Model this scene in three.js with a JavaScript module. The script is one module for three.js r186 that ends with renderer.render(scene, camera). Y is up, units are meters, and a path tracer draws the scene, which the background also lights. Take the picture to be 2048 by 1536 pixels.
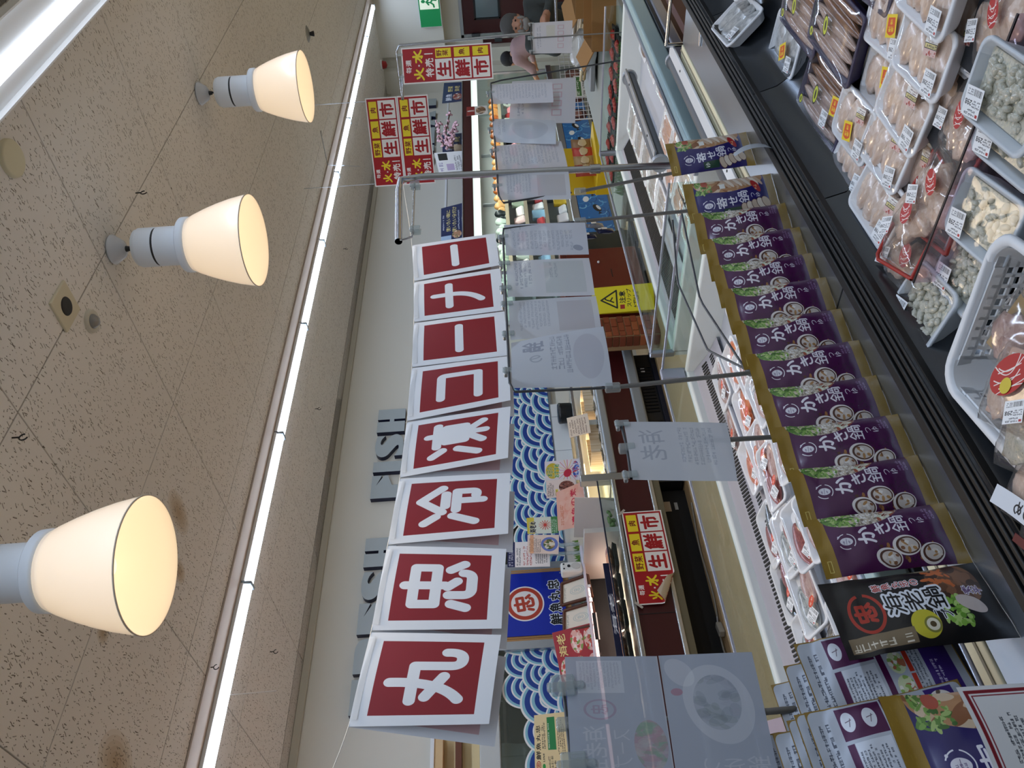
import * as THREE from 'three';
import { mergeGeometries, mergeVertices } from 'three/addons/utils/BufferGeometryUtils.js';
import { RoundedBoxGeometry } from 'three/addons/geometries/RoundedBoxGeometry.js';
import { TextGeometry } from 'three/addons/geometries/TextGeometry.js';
import { FontLoader } from 'three/addons/loaders/FontLoader.js';
import { MarchingCubes } from 'three/addons/objects/MarchingCubes.js';
import { RectAreaLightUniformsLib } from 'three/addons/lights/RectAreaLightUniformsLib.js';

// ---------------------------------------------------------------- camera, exposure, large lights
const scene = new THREE.Scene();
const camera = new THREE.PerspectiveCamera(51.87, 2048 / 1536, 0.05, 80);
camera.position.set(0, 1.55, 0);
camera.up.set(0.7022, -0.0654, 0.7091);            // the phone was held on its side: the shop's "up" lies to the left
camera.lookAt(0.7105, 1.5491, -0.7037);
const renderer = new THREE.WebGLRenderer({ antialias: true });
renderer.toneMapping = THREE.LinearToneMapping;
renderer.toneMappingExposure = 1.22;
renderer.shadowMap.enabled = true;
scene.background = new THREE.Color(0x000000);
RectAreaLightUniformsLib.init();
const COOL = 0xcbe0ff, WARM = 0xffe6c4;
function panel(color, intensity, w, d, x, y, z) {                               // downward lamp face, w along x, d along z
  const l = new THREE.RectAreaLight(color, intensity, w, d);
  l.position.set(x, y, z); l.rotation.x = -Math.PI / 2; l.name = 'tube_light'; scene.add(l); return l;
}
panel(COOL, 21, 14.2, 0.1, 7.3, 3.46, -4.88);                                   // the long line of tubes
panel(COOL, 26, 10.2, 0.06, 4.2, 3.455, -1.235);                                  // the near line of tubes
panel(COOL, 60, 12, 0.06, 5, 3.52, 2.1);                                       // the next line, behind the photographer

// ---------------------------------------------------------------- helpers
let seed = 7;
const rnd = () => { seed = (seed * 1664525 + 1013904223) >>> 0; return seed / 4294967296; };
const rr = (a, b) => a + (b - a) * rnd();
const V3 = (x, y, z) => new THREE.Vector3(x, y, z);
const names = {};
const numbered = (n) => { names[n] = (names[n] || 0) + 1; return names[n] === 1 ? n : n + '_' + String(names[n] - 1).padStart(3, '0'); };
function add(o, parent) { o.traverse((m) => { if (m.isMesh) { m.castShadow = m.receiveShadow = true; } }); (parent || scene).add(o); return o; }
function thing(name, label, category, p = [0, 0, 0], turn = 0, group) {        // a Group at the thing's base; its children are its parts
  const o = new THREE.Group(); o.name = numbered(name); o.position.set(...p); o.rotation.y = turn;
  o.userData = { label, category }; if (group) o.userData.group = group; scene.add(o); return o;
}
function part(name, geo, mat, parent, label) { const m = new THREE.Mesh(geo, mat); m.name = name; if (label) m.userData.label = label; return add(m, parent); }
function solo(name, geo, mat, label, category, p = [0, 0, 0], turn = 0, group) {
  const m = new THREE.Mesh(geo, mat); m.name = numbered(name); m.position.set(...p); m.rotation.y = turn;
  m.userData = { label, category }; if (group) m.userData.group = group; return add(m);
}
function struct(name, geo, mat, parent) { const m = new THREE.Mesh(geo, mat); m.name = parent ? name : numbered(name); m.userData = { kind: 'structure' }; return add(m, parent); }
function copy(o, p, turn, label, group) {
  const c = o.clone(); c.name = numbered(o.name.replace(/_\d{3}$/, '')); c.position.set(...p); c.rotation.set(0, turn || 0, 0);
  c.userData = { ...o.userData, label }; if (group) c.userData.group = group; scene.add(c); return c;
}
const tf = (g, p = [0, 0, 0], r = [0, 0, 0]) => { if (r[0]) g.rotateX(r[0]); if (r[2]) g.rotateZ(r[2]); if (r[1]) g.rotateY(r[1]); g.translate(...p); return g; };
const bx = (w, h, d, p = [0, 0, 0], r = 0, rot) => tf(r > 0 ? new RoundedBoxGeometry(w, h, d, 1, Math.min(r, w / 2.01, h / 2.01, d / 2.01)) : new THREE.BoxGeometry(w, h, d), p, rot);
const span = (x0, x1, y0, y1, z0, z1, r = 0) => bx(Math.abs(x1 - x0), Math.abs(y1 - y0), Math.abs(z1 - z0), [(x0 + x1) / 2, (y0 + y1) / 2, (z0 + z1) / 2], r);
const cyl = (r0, r1, h, p = [0, 0, 0], n = 24, rot) => tf(new THREE.CylinderGeometry(r1, r0, h, n), p, rot);   // r0 below, r1 above
const merge = (a) => { const b = a.map((g) => { g = g.index ? g.toNonIndexed() : g; for (const k of Object.keys(g.attributes)) if (!['position', 'normal', 'uv'].includes(k)) g.deleteAttribute(k); if (!g.attributes.uv) g.setAttribute('uv', new THREE.BufferAttribute(new Float32Array(g.attributes.position.count * 2), 2)); g.morphAttributes = {}; return g; }); const m = mergeGeometries(b); m.clearGroups(); return m; };
const rod = (a, b, r, n = 8) => { const A = V3(...a), B = V3(...b), L = A.distanceTo(B), g = new THREE.CylinderGeometry(r, r, L, n); g.applyQuaternion(new THREE.Quaternion().setFromUnitVectors(V3(0, 1, 0), B.clone().sub(A).normalize())); const m = A.add(B).multiplyScalar(0.5); g.translate(m.x, m.y, m.z); return g; };
const wire = (pts, r, bend = 0, n = 8) => {                                                     // bent round bar through points
  const path = new THREE.CurvePath(), P = pts.map((p) => V3(...p)); let from = P[0];
  for (let i = 1; i < P.length; i++) {
    if (i < P.length - 1 && bend > 0) {
      const a = P[i].clone().add(P[i - 1].clone().sub(P[i]).setLength(bend)), b = P[i].clone().add(P[i + 1].clone().sub(P[i]).setLength(bend));
      path.add(new THREE.LineCurve3(from, a)); path.add(new THREE.QuadraticBezierCurve3(a, P[i], b)); from = b;
    } else { path.add(new THREE.LineCurve3(from, P[i])); from = P[i]; }
  }
  return new THREE.TubeGeometry(path, Math.max(8, path.curves.length * 6), r, n, false);
};
const hose = (pts, r, n = 8, seg = 40) => new THREE.TubeGeometry(new THREE.CatmullRomCurve3(pts.map((p) => V3(...p))), seg, r, n, false);
function grid(nu, nv, f, flip) {                                                                // surface f(u, v) -> [x, y, z]
  const p = [], uv = [], ix = [];
  for (let j = 0; j <= nv; j++) for (let i = 0; i <= nu; i++) { p.push(...f(i / nu, j / nv)); uv.push(i / nu, j / nv); }
  for (let j = 0; j < nv; j++) for (let i = 0; i < nu; i++) { const a = j * (nu + 1) + i, b = a + 1, c = a + nu + 1, d = c + 1; flip ? ix.push(a, c, b, b, c, d) : ix.push(a, b, c, b, d, c); }
  const g = new THREE.BufferGeometry(); g.setAttribute('position', new THREE.Float32BufferAttribute(p, 3)); g.setAttribute('uv', new THREE.Float32BufferAttribute(uv, 2)); g.setIndex(ix); g.computeVertexNormals(); return g;
}
const ring = (w, d, r, y, n = 5, cx = 0, cz = 0) => {                                             // rounded rectangle at height y
  r = Math.max(0.0005, Math.min(r, w / 2 - 1e-4, d / 2 - 1e-4)); const o = [];
  for (let q = 0; q < 4; q++) for (let i = 0; i <= n; i++) { const a = (q + i / n) * Math.PI / 2, sx = [1, -1, -1, 1][q], sz = [1, 1, -1, -1][q]; o.push([cx + sx * (w / 2 - r) + r * Math.cos(a), y, cz + sz * (d / 2 - r) + r * Math.sin(a)]); }
  return o;
};
function loft(rings, capA, capB) {                                                              // skin over closed rings, with optional end caps
  const n = rings[0].length, g = grid(n, rings.length - 1, (u, v) => rings[Math.round(v * (rings.length - 1))][Math.round(u * n) % n]);
  const gs = [g], cap = (R, up) => { const c = R.reduce((s, q) => [s[0] + q[0] / n, s[1] + q[1] / n, s[2] + q[2] / n], [0, 0, 0]); return grid(n, 1, (u, v) => (v > 0.5 ? c : R[Math.round(u * n) % n]), up); };
  if (capA) gs.push(cap(rings[0], true)); if (capB) gs.push(cap(rings[rings.length - 1], false));
  return merge(gs);
}
function tray(w, d, h, t = 0.006, flare = 0.012, r = 0.02) {                                      // open foam tray, rim at y = h
  return loft([ring(w - 2 * flare, d - 2 * flare, r, 0), ring(w - t, d - t, r, h - t), ring(w, d, r, h - t), ring(w, d, r, h), ring(w - 2 * t - 0.004, d - 2 * t - 0.004, r * 0.9, h), ring(w - 2 * flare - 2 * t, d - 2 * flare - 2 * t, r * 0.8, t)], true, true);
}
const lathe = (pts, n = 40) => new THREE.LatheGeometry(pts.map((p) => new THREE.Vector2(...p)), n);
const noise = (x, y, s = 0) => { let v = 0, a = 0.5; for (let i = 0; i < 4; i++) { v += a * (Math.sin(x * 1.7 + s + 1.3 * Math.sin(y * 1.1 + i * 2.1 + s)) * Math.sin(y * 1.9 - s * 0.7 + 1.7 * Math.sin(x * 0.9 + i))); x *= 2.03; y *= 2.11; a *= 0.5; } return v; };
function lump(w, h, d, s, k = 0.25, n = 14, m = 10) {                                             // uneven rounded piece of meat or fish, base at y = 0
  return grid(n, m, (u, v) => { const a = u * 2 * Math.PI, b = v * Math.PI, q = 1 + k * noise(Math.cos(a) * 2 + s, Math.sin(a) * 2 + b * 1.5, s); return [Math.cos(a) * Math.sin(b) * w / 2 * q, h * (0.5 - 0.5 * Math.cos(b)) * (0.85 + 0.15 * q), Math.sin(a) * Math.sin(b) * d / 2 * q]; }, true);
}

// ---------------------------------------------------------------- materials and computed textures
const S = (c, rough = 0.6, metal = 0, o = {}) => new THREE.MeshStandardMaterial({ color: c, roughness: rough, metalness: metal, ...o });
const PH = (c, rough, o) => new THREE.MeshPhysicalMaterial({ color: c, roughness: rough, ...o });
const D2 = { side: THREE.DoubleSide };
function cvs(w, h, draw, bump) {
  const c = document.createElement('canvas'); c.width = w; c.height = h; const x = c.getContext('2d'); draw(x, w, h);
  const t = new THREE.CanvasTexture(c); if (!bump) t.colorSpace = THREE.SRGBColorSpace; t.wrapS = t.wrapT = THREE.RepeatWrapping; return t;
}
const cell = (t, x, y, w, h) => { const u = t.clone(); u.repeat.set(w, h); u.offset.set(x, 1 - y - h); u.needsUpdate = true; return u; };   // a cell of an atlas, y from the top
function speckle(w, h, base, list) {                                               // mottled surface: list of [colour, count, min, max, alpha]
  return cvs(w, h, (x) => { x.fillStyle = base; x.fillRect(0, 0, w, h); for (const [c, n, a, b, al] of list) { x.fillStyle = c; x.globalAlpha = al; for (let i = 0; i < n; i++) { x.beginPath(); x.ellipse(rr(0, w), rr(0, h), rr(a, b), rr(a, b) * 0.6, rr(0, 3.1), 0, 6.3); x.fill(); } } x.globalAlpha = 1; });
}
const MT = {
  white: S(0xe9ebec, 0.5), steel: S(0xb9bec4, 0.28, 0.9), chrome: S(0xc4c8ce, 0.16, 1), darkSteel: S(0x5f646b, 0.3, 0.85), black: S(0x070809, 0.5), rubber: S(0x15171a, 0.55),
  red: S(0x5d0f16, 0.38), maroon: S(0x3f0c10, 0.42), cream: S(0xe2dcbc, 0.5), grey: S(0xa9adb3, 0.45), clear: PH(0xffffff, 0.03, { transmission: 1, thickness: 0, ior: 1.45 }),
  film: PH(0xffffff, 0.04, { transmission: 1, thickness: 0, ior: 1.2 }), acrylic: PH(0xf4f8f8, 0.05, { transmission: 1, thickness: 0, ior: 1.5 }), clip: PH(0xe6ecec, 0.12, { transmission: 0.75, thickness: 0 }),
  foam: S(0xf1f2f3, 0.55), label: S(0xf4f4f2, 0.5), wood: S(0xc49a5a, 0.6), dark: S(0x16181a, 0.6), glass: PH(0xeef6f4, 0.02, { transmission: 1, thickness: 0, ior: 1.5 }),
};

// ---------------------------------------------------------------- lettering: strokes in a 100 x 100 box
const GL = {
  '丸': 'M40 6C41 40 36 74 12 92M10 34H68V78Q68 92 80 92Q93 92 92 72M16 52L50 72', '忠': 'M50 2V56M16 14H84V44H16ZM16 66L9 86M32 62V80Q32 92 44 92H62Q74 92 74 80M47 60L58 72M80 62L92 80',
  '冷': 'M10 14L24 30M8 86L24 54M62 6L34 38M62 6L94 36M48 42H78M38 58H84V80Q84 88 72 86M60 58V96', '凍': 'M8 14L22 30M6 86L22 54M34 20H96M66 6V96M44 34H88V64H44ZM44 49H88M62 66L38 92M70 66L96 92',
  'コ': 'M14 20H76Q84 20 84 28V82M10 82H84', 'ー': 'M8 50H92', 'ナ': 'M10 34H90M52 6V38Q52 72 22 94',
  '毎': 'M28 4L10 30M22 16H88M30 32H80L74 94M30 32L22 78M6 56H94M22 78H78', '週': 'M14 10L24 20M6 40H22V76M6 92Q20 76 32 84Q50 92 96 90M40 10H90V76M40 10V76M64 14V40M50 26H80M48 40H84M52 54H78V70H52Z',
  '火': 'M20 30L28 54M82 28L68 50M50 6V44Q46 76 10 94M52 46Q62 78 92 94', '水': 'M50 6V92L40 84M10 32H40Q36 64 8 82M86 20L60 42M54 44Q66 72 94 84',
  '特': 'M22 14L12 34M14 30H46M6 60L48 50M30 6V94M68 4V38M54 18H88M48 38H96M50 58H94M80 44V92L68 88M58 68L66 78', '売': 'M50 4V30M14 16H86M24 30H76M10 58V44H90V58M38 56Q36 84 8 94M60 56V84Q60 92 70 92H90V78',
  '!': 'M50 6V64M50 84V90', '野': 'M8 10H46V46H8ZM8 28H46M28 10V84M8 64H46M4 86L50 82M58 12H92L74 30M62 24L78 38M54 46H96L88 58M76 46V92L64 88', '菜': 'M8 14H92M32 4V24M68 4V24M84 28Q50 38 18 36M24 42L30 52M50 42V52M78 38L70 52M8 62H92M50 54V96M46 64Q30 84 8 92M54 64Q70 84 92 92',
  '魚': 'M40 4L14 30M36 14H68L58 28M22 30H80V66H22ZM51 30V66M22 48H80M16 78L8 94M36 78L34 94M58 78L62 94M80 76L92 94', '肉': 'M14 94V24H86V86L74 92M50 6V24Q48 44 26 56M54 34L74 54M50 52Q44 72 26 82M54 62L74 82',
  '生': 'M28 8L12 40M22 28H86M52 6V92M18 58H84M6 92H94', '鮮': 'M22 4L4 28M18 14H40L34 28M8 30H46V64H8ZM27 30V64M8 47H46M6 76L2 94M18 76V92M32 76L34 92M44 74L50 92M60 6L66 20M90 4L82 20M56 26H96M58 44H94M52 64H98M76 26V96',
  '市': 'M50 4V20M6 22H94M20 84V40H80V78L70 84M50 22V96', 'か': 'M8 36H52Q62 36 60 56Q56 86 44 90L34 82M34 8Q28 60 8 88M72 22Q90 40 92 62', 'き': 'M16 24L80 16M16 44L84 34M40 4L70 62M24 66Q22 92 56 92L74 90',
  '鍋': 'M24 6L4 34M24 6L46 30M12 40H40M8 58H44M26 40V90M4 90H48M62 8H90V36M62 8V36M76 22V36M54 94V38H98V88L90 92M66 54H86V78H66Z', 'つ': 'M8 34Q60 10 84 38Q94 72 36 88', 'ゆ': 'M16 14Q8 50 16 86Q26 44 56 26Q88 30 86 54Q80 78 56 70M56 6Q64 60 44 94',
  '寄': 'M50 2V14M8 30V16H92V30M22 34H80M50 24Q46 44 20 52M52 36L80 50M6 58H94M22 68H54V86H22ZM78 58V92L64 88', 'せ': 'M6 42L94 34M72 8V56Q70 66 58 62M32 14V78Q32 90 50 90H82', '本': 'M8 28H92M50 4V96M46 30Q30 64 6 78M54 30Q70 64 94 78M30 74H70', '日': 'M22 8H78V92H22ZM22 50H78',
  'の': 'M52 18Q44 70 26 78Q8 72 12 44Q28 10 60 16Q94 26 88 60Q78 86 54 88', 'お': 'M10 28H58M34 6V80Q30 90 16 78Q12 66 36 54Q84 40 84 70Q80 90 58 84M72 18L90 34', 'す': 'M6 24H94M58 4V56Q56 74 42 66Q36 50 56 48M58 56Q60 82 34 96', 'め': 'M22 16Q30 60 52 80M62 8Q46 90 22 82Q4 60 40 36Q88 24 90 60Q84 86 60 92',
  '使': 'M26 4L8 40M18 30V96M34 18H96M44 34H88V54H44ZM66 4V54Q58 84 34 94M50 60Q66 86 96 92', 'い': 'M12 16Q10 76 34 80L42 66M76 22Q92 44 88 70', 'た': 'M8 26H60M38 4Q30 60 8 92M56 48H90M54 70Q56 92 94 86', '時': 'M8 12H36V84H8ZM8 46H36M68 4V38M48 18H90M42 38H96M44 56H96M80 44V94L68 90M54 66L62 78', 'に': 'M14 10Q8 50 16 90L24 72M44 26H88M44 66Q44 88 92 82',
  '分': 'M36 6Q28 34 6 50M60 6Q72 34 94 50M22 52H76Q74 90 60 92L50 86M46 52Q42 82 16 94', 'だ': 'M8 26H56M34 4Q28 60 8 92M54 48H86M52 70Q54 92 92 86M72 8L78 22M88 4L94 18', 'け': 'M14 8Q8 50 16 92L24 74M38 32H94M72 8V50Q70 82 48 94', 'ス': 'M14 16H82Q66 64 10 92M54 54L92 90', 'プ': 'M8 20H76Q74 70 26 92M84 4A8 8 0 1 0 85 4', 'リ': 'M22 10V56M78 6V44Q76 78 40 94', 'ッ': 'M14 34L22 56M44 28L52 50M86 28Q80 74 34 92',
  '注': 'M10 8L24 20M6 36L20 48M6 92L26 62M60 2L70 14M36 26H94M42 54H90M32 92H98M66 26V92', '意': 'M50 2V12M18 14H82M34 20L40 30M66 20L60 30M8 32H92M26 42H74V64H26ZM26 53H74M14 74L8 92M32 72V86Q32 94 44 94H62Q70 94 70 84M48 70L54 80M80 72L92 88',
  '海': 'M8 10L22 22M4 38L18 48M6 92L24 62M44 4L30 30M40 16H94M40 34H86L80 94M40 34L34 78M28 56H98M34 78H86', '老': 'M46 2V38M14 18H74M6 38H94M90 6Q60 50 6 70M36 58V82Q36 92 48 92H84Q92 92 92 78M82 56L40 72', '漬': 'M8 10L22 22M4 38L18 48M6 92L24 62M34 14H96M64 2V36M40 25H90M30 36H98M44 46H86V80H44ZM44 57H86M44 68H86M56 82L34 96M74 82L94 96', '素': 'M12 12H88M50 2V36M20 24H80M4 36H96M40 40L24 54H60L30 70H76M50 70V96M28 78L10 92M72 78L90 92', '平': 'M12 14H88M28 26L34 44M72 26L64 44M4 54H96M50 14V96', '感': 'M90 4L96 14M10 18H94M14 18V44L6 62M22 32H48M24 42H46V56H24ZM64 4Q68 44 94 58M84 28L58 56M14 74L8 92M30 70V86Q30 94 42 94H62Q70 94 70 82M46 68L54 78M80 70L92 86', '謝': 'M10 8H30M4 20H36M8 32H30M8 44H30M8 56H30V84H8ZM48 4L44 14M40 16H62V92L54 88M40 16V60M40 30H62M40 44H62M36 60H66L36 90M68 26H98M88 4V92L78 88M74 44L80 60',
};
function gl(x, ch, px, py, w, h, lw, color, outline, ol) {                                         // one character as strokes
  if (!GL[ch]) return; const p = new Path2D(GL[ch]);
  x.save(); x.translate(px, py); x.scale(w / 100, h / 100); x.lineCap = 'round'; x.lineJoin = 'round';
  if (outline) { x.strokeStyle = outline; x.lineWidth = lw + ol; x.stroke(p); }
  x.strokeStyle = color; x.lineWidth = lw; x.stroke(p); x.restore();
}
function gs(x, text, px, py, s, lw, color, vert, outline, ol, w = s) { [...text].forEach((c, i) => gl(x, c, vert ? px : px + i * w * 1.08, vert ? py + i * s * 1.08 : py, w, s, lw, color, outline, ol)); }
function lines(x, px, py, w, h, n, color, size = 0.62, gap = 0.15) {                               // rows of print too small to read
  const s = h / n; x.strokeStyle = color; x.lineWidth = Math.max(0.8, s * 0.1);
  for (let r = 0; r < n; r++) for (let q = px; q < px + w * rr(0.8, 1) - s * size; q += s * size * 1.12) { if (rnd() < gap * 0.5) continue; const y = py + r * s; x.beginPath(); for (let k = 0; k < 4; k++) { const a = rnd(), b = rnd(); if (rnd() < 0.5) { x.moveTo(q, y + a * s * size); x.lineTo(q + s * size, y + a * s * size); } else { x.moveTo(q + b * s * size, y); x.lineTo(q + b * s * size, y + s * size); } } x.stroke(); }
}
function codes(x, px, py, w, h, c = '#222') { x.fillStyle = c; for (let q = 0; q < w;) { const k = rr(1, w / 22); x.fillRect(px + q, py, k, h); q += k + rr(1, w / 20); } }
function food(x, px, py, w, h, cols, n, a = 0.06, b = 0.16) { x.save(); x.beginPath(); x.ellipse(px + w / 2, py + h / 2, w / 2, h / 2, 0, 0, 6.3); x.clip(); x.fillStyle = cols[0]; x.fillRect(px, py, w, h); for (let i = 0; i < n; i++) { x.fillStyle = cols[(rnd() * cols.length) | 0]; x.beginPath(); x.ellipse(px + rr(0, w), py + rr(0, h), w * rr(a, b), h * rr(a, b), rr(0, 3), 0, 6.3); x.fill(); } x.restore(); }

// ================================================================ THE SETTING
// ---- ceiling of mineral-fibre boards: joints recessed, worm-hole relief in the material
const CH = 3.55;
function boardTexture(stains) {
  const worms = []; seed = 11; for (let i = 0; i < 1500; i++) { const l = rnd() < 0.4 ? rr(8, 24) : rr(2, 5), a = 1.57 + rr(-0.5, 0.5); worms.push([rr(6, 1018), rr(6, 1018), l, a, rr(1.5, 3.2)]); }
  const draw = (x, w, h, bump) => {
    x.fillStyle = bump ? '#fff' : '#e8e5df'; x.fillRect(0, 0, w, h);
    if (!bump) for (const [sx, sy, rx, ry] of stains) for (let k = 6; k > 0; k--) { x.fillStyle = 'rgba(128,96,36,0.1)'; x.beginPath(); x.ellipse(sx, sy, rx * k / 6, ry * k / 6, 0.1, 0, 6.3); x.fill(); }
    x.strokeStyle = bump ? '#000' : '#665c4e'; x.lineCap = 'round';
    for (const [px, py, l, a, lw] of worms) { x.lineWidth = lw; x.beginPath(); x.moveTo(px, py); x.quadraticCurveTo(px + Math.cos(a) * l * 0.5 + rr(-4, 4), py + Math.sin(a) * l * 0.5, px + Math.cos(a) * l, py + Math.sin(a) * l); x.stroke(); }
  };
  return [cvs(1024, 1024, (x, w, h) => draw(x, w, h, false)), cvs(1024, 1024, (x, w, h) => draw(x, w, h, true), true)];
}
const [tileMap, tileBump] = boardTexture([]);
const [stainMap] = boardTexture([[250, 560, 130, 190], [660, 90, 50, 60]]);
const [stainMap2] = boardTexture([[560, 430, 90, 170], [300, 640, 60, 90]]);
const board = S(0xffffff, 0.9, 0, { map: tileMap, bumpMap: tileBump, bumpScale: 0.002 }), boardStain = S(0xffffff, 0.9, 0, { map: stainMap, bumpMap: tileBump, bumpScale: 0.002 }), boardStain2 = S(0xffffff, 0.9, 0, { map: stainMap2, bumpMap: tileBump, bumpScale: 0.002 });
const ceiling = struct('ceiling', span(-3.4, 16, CH + 0.02, CH + 0.2, -6.8, 4.4), S(0x4c463c, 0.9));
const boardGeo = (w, d) => { const g = bx(w - 0.006, 0.024, d - 0.006, [0, 0, 0], 0.003); const p = g.attributes.position, uv = []; for (let i = 0; i < p.count; i++) uv.push(p.getX(i) / 1.045 + 0.5, p.getZ(i) / 1.035 + 0.5); g.setAttribute('uv', new THREE.Float32BufferAttribute(uv, 2)); return g; };
const boardG = boardGeo(1.045, 1.035);
for (let i = -6; i <= 11; i++) for (let k = -6; k <= 4; k++) {
  const x = 3.33 + 1.045 * (i + 0.5), z = -2.24 - 1.035 * (k + 0.5);
  if (k === -1) continue;                                             // the near row of tubes sits here, below
  if (k === 2) continue;                                              // and the long line of tubes here
  const m = part('ceiling_board', boardG, i === -2 && k === 1 ? boardStain : i === -1 && k === 1 ? boardStain2 : board, ceiling); m.position.set(x, CH + 0.012, z);
  if (m.material === board) m.rotation.y = (i + k) % 2 ? Math.PI : 0;
}
for (let i = -6; i <= 11; i++) for (const [z0, z1] of [[-1.372, -2.24], [-1.098, -0.2], [-4.31, -4.62], [-5.02, -5.345]]) {
  const m = part('ceiling_board', boardGeo(1.045, Math.abs(z1 - z0)), board, ceiling); m.position.set(3.33 + 1.045 * (i + 0.5), CH + 0.012, (z0 + z1) / 2);
}
// last narrow row against the wall
for (let i = -6; i <= 11; i++) { const m = part('ceiling_board', boardGeo(1.045, 0.22), board, ceiling); m.position.set(3.33 + 1.045 * (i + 0.5), CH + 0.012, -6.49); }

// ---- walls
const wallMat = S(0xd8d6cb, 0.75), wallCool = S(0xc3c9cc, 0.35);
struct('wall_back', merge([span(-3.2, 6.7, 2.37, CH + 0.02, -6.75, -6.6), span(6.7, 15, 0, CH + 0.02, -6.75, -6.6), span(-3.2, 6.7, 0, 1.12, -6.75, -6.62)]), wallMat);
struct('wall_right', merge([span(15.1, 15.3, 2.0, CH + 0.02, -6.75, 4.4), span(15.1, 15.3, 0, 2.0, -6.75, -5.78), span(15.1, 15.3, 0, 2.0, -3.6, 4.4), span(14.7, 15.1, 0, CH, -6.6, -6.15), span(14.9, 15.1, 0, CH, -6.15, -5.9), span(14.75, 15.1, 2.36, CH, -5.9, 4.3)]), wallMat);
struct('wall_left', span(-3.4, -3.2, 0, CH + 0.02, -9.4, 4.4), wallMat);
struct('wall_front', span(-3.4, 15.3, 0, CH + 0.02, 4.2, 4.4), wallMat);
struct('trim_1', span(-3.2, 15, 2.37, 2.4, -6.6, -6.585), MT.white);
struct('trim_2', span(-3.2, 14.7, CH - 0.07, CH, -6.6, -6.57, 0.01), S(0xb9b5a6, 0.6));
const floorMat = S(0xffffff, 0.35, 0, { map: (() => { const t = speckle(512, 512, '#c9aa7e', [['#b3936a', 900, 1, 4, 0.5], ['#d8b987', 700, 1, 3, 0.5], ['#8c7b58', 250, 1, 3, 0.5]]); t.repeat.set(9, 6); return t; })() });
struct('floor', span(-3.4, 15.3, -0.2, 0, -9.4, 4.4), floorMat);

// ---- kitchen behind the window
const kitchenMat = S(0x596059, 0.6);
struct('wall_kitchen', merge([span(-3.4, 6.9, 0, 3.2, -9.4, -9.2), span(6.7, 6.9, 0, 3.2, -9.2, -6.75)]), kitchenMat);
struct('trim_3', span(-3.4, 6.9, 3.0, 3.2, -9.4, -6.75), S(0x6a6a64, 0.8));
// beam over the glass and recess above it
struct('trim_4', merge([span(-3.2, 6.7, 1.83, 2.0, -6.72, -6.58, 0.01)]), S(0xc7cac6, 0.4));
struct('trim_5', merge([span(-3.2, 6.7, 2.0, 2.37, -6.76, -6.72), ]), S(0xe8cf9a, 0.6));
struct('trim_6', span(-3.2, 2.62, 2.3, 2.37, -6.72, -6.6), S(0xd9b98a, 0.6));
struct('trim_7', span(-3.2, 2.62, 2.15, 2.2, -6.72, -6.62), S(0x6b3b22, 0.5));
const win = struct('window_1', span(-3.2, 6.7, 1.1, 1.13, -6.7, -6.58), MT.steel);
for (const [a, b] of [[-3.2, 0.9], [0.905, 2.43], [2.435, 2.9], [2.905, 3.33], [4.17, 4.556], [4.56, 5.01], [5.014, 5.454], [5.458, 5.914], [5.918, 6.7]]) part('window_pane', span(a, b, 1.13, 1.83, -6.66, -6.65), MT.glass, win);
for (const x of [3.37, 4.15]) part('window_post', span(x - 0.05, x + 0.05, 1.13, 1.83, -6.7, -6.6, 0.005), MT.steel, win);

// ---- lighting fittings of the ceiling
const tubeGlow = S(0xffffff, 0.5, 0, { emissive: 0xe6f0ff, emissiveIntensity: 4.5 });
seed = 3;
const holderMat = S(0x9fb2c2, 0.4);
{ // long line: a shallow trough with tube after tube
  const t = struct('trim_8', merge([span(-3.2, 15, CH, CH + 0.02, -5.0, -4.62), span(-3.2, 15, CH - 0.012, CH + 0.02, -4.635, -4.62), span(-3.2, 15, CH - 0.012, CH + 0.02, -5.02, -5.0)]), S(0xcdbfb4, 0.5));
  let x = -2.6; const cuts = [0.22, 1.65, 3.07, 4.49, 5.9, 7.3, 8.75, 10.17, 11.6, 13.0, 14.4];
  for (let i = 0; i + 1 < cuts.length; i++) {
    const o = thing('tube_light', `lit ceiling tube of the long line, ${['nearest, at the left edge of the view', 'second one, over the hanging red letters', 'third one, over the middle red letters', 'fourth one, beyond the letter sheets', 'fifth one, behind the big middle pendant lamp', 'sixth one, before the far pendant lamp', 'seventh one, just past the far pendant', 'eighth one, over the far fridges', 'ninth one, next to the last', 'last one, at the far wall'][i]}`, 'ceiling light', [(cuts[i] + cuts[i + 1]) / 2, CH, -4.88], 0, 'tubes of the long ceiling line');
    const L = cuts[i + 1] - cuts[i];
    part('housing', span(-L / 2 + 0.01, L / 2 - 0.01, -0.025, 0, -0.06, 0.06, 0.005), MT.white, o);
    part('tube', tf(new THREE.CylinderGeometry(0.042, 0.042, L - 0.02, 14), [0, -0.03, 0], [0, 0, Math.PI / 2]), tubeGlow, o);
    for (const e of [-1, 1]) part('tube_holder', span(e * L / 2, e * (L / 2 - 0.012), -0.075, 0, -0.045, 0.045, 0.004), holderMat, o);
  }
}
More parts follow.
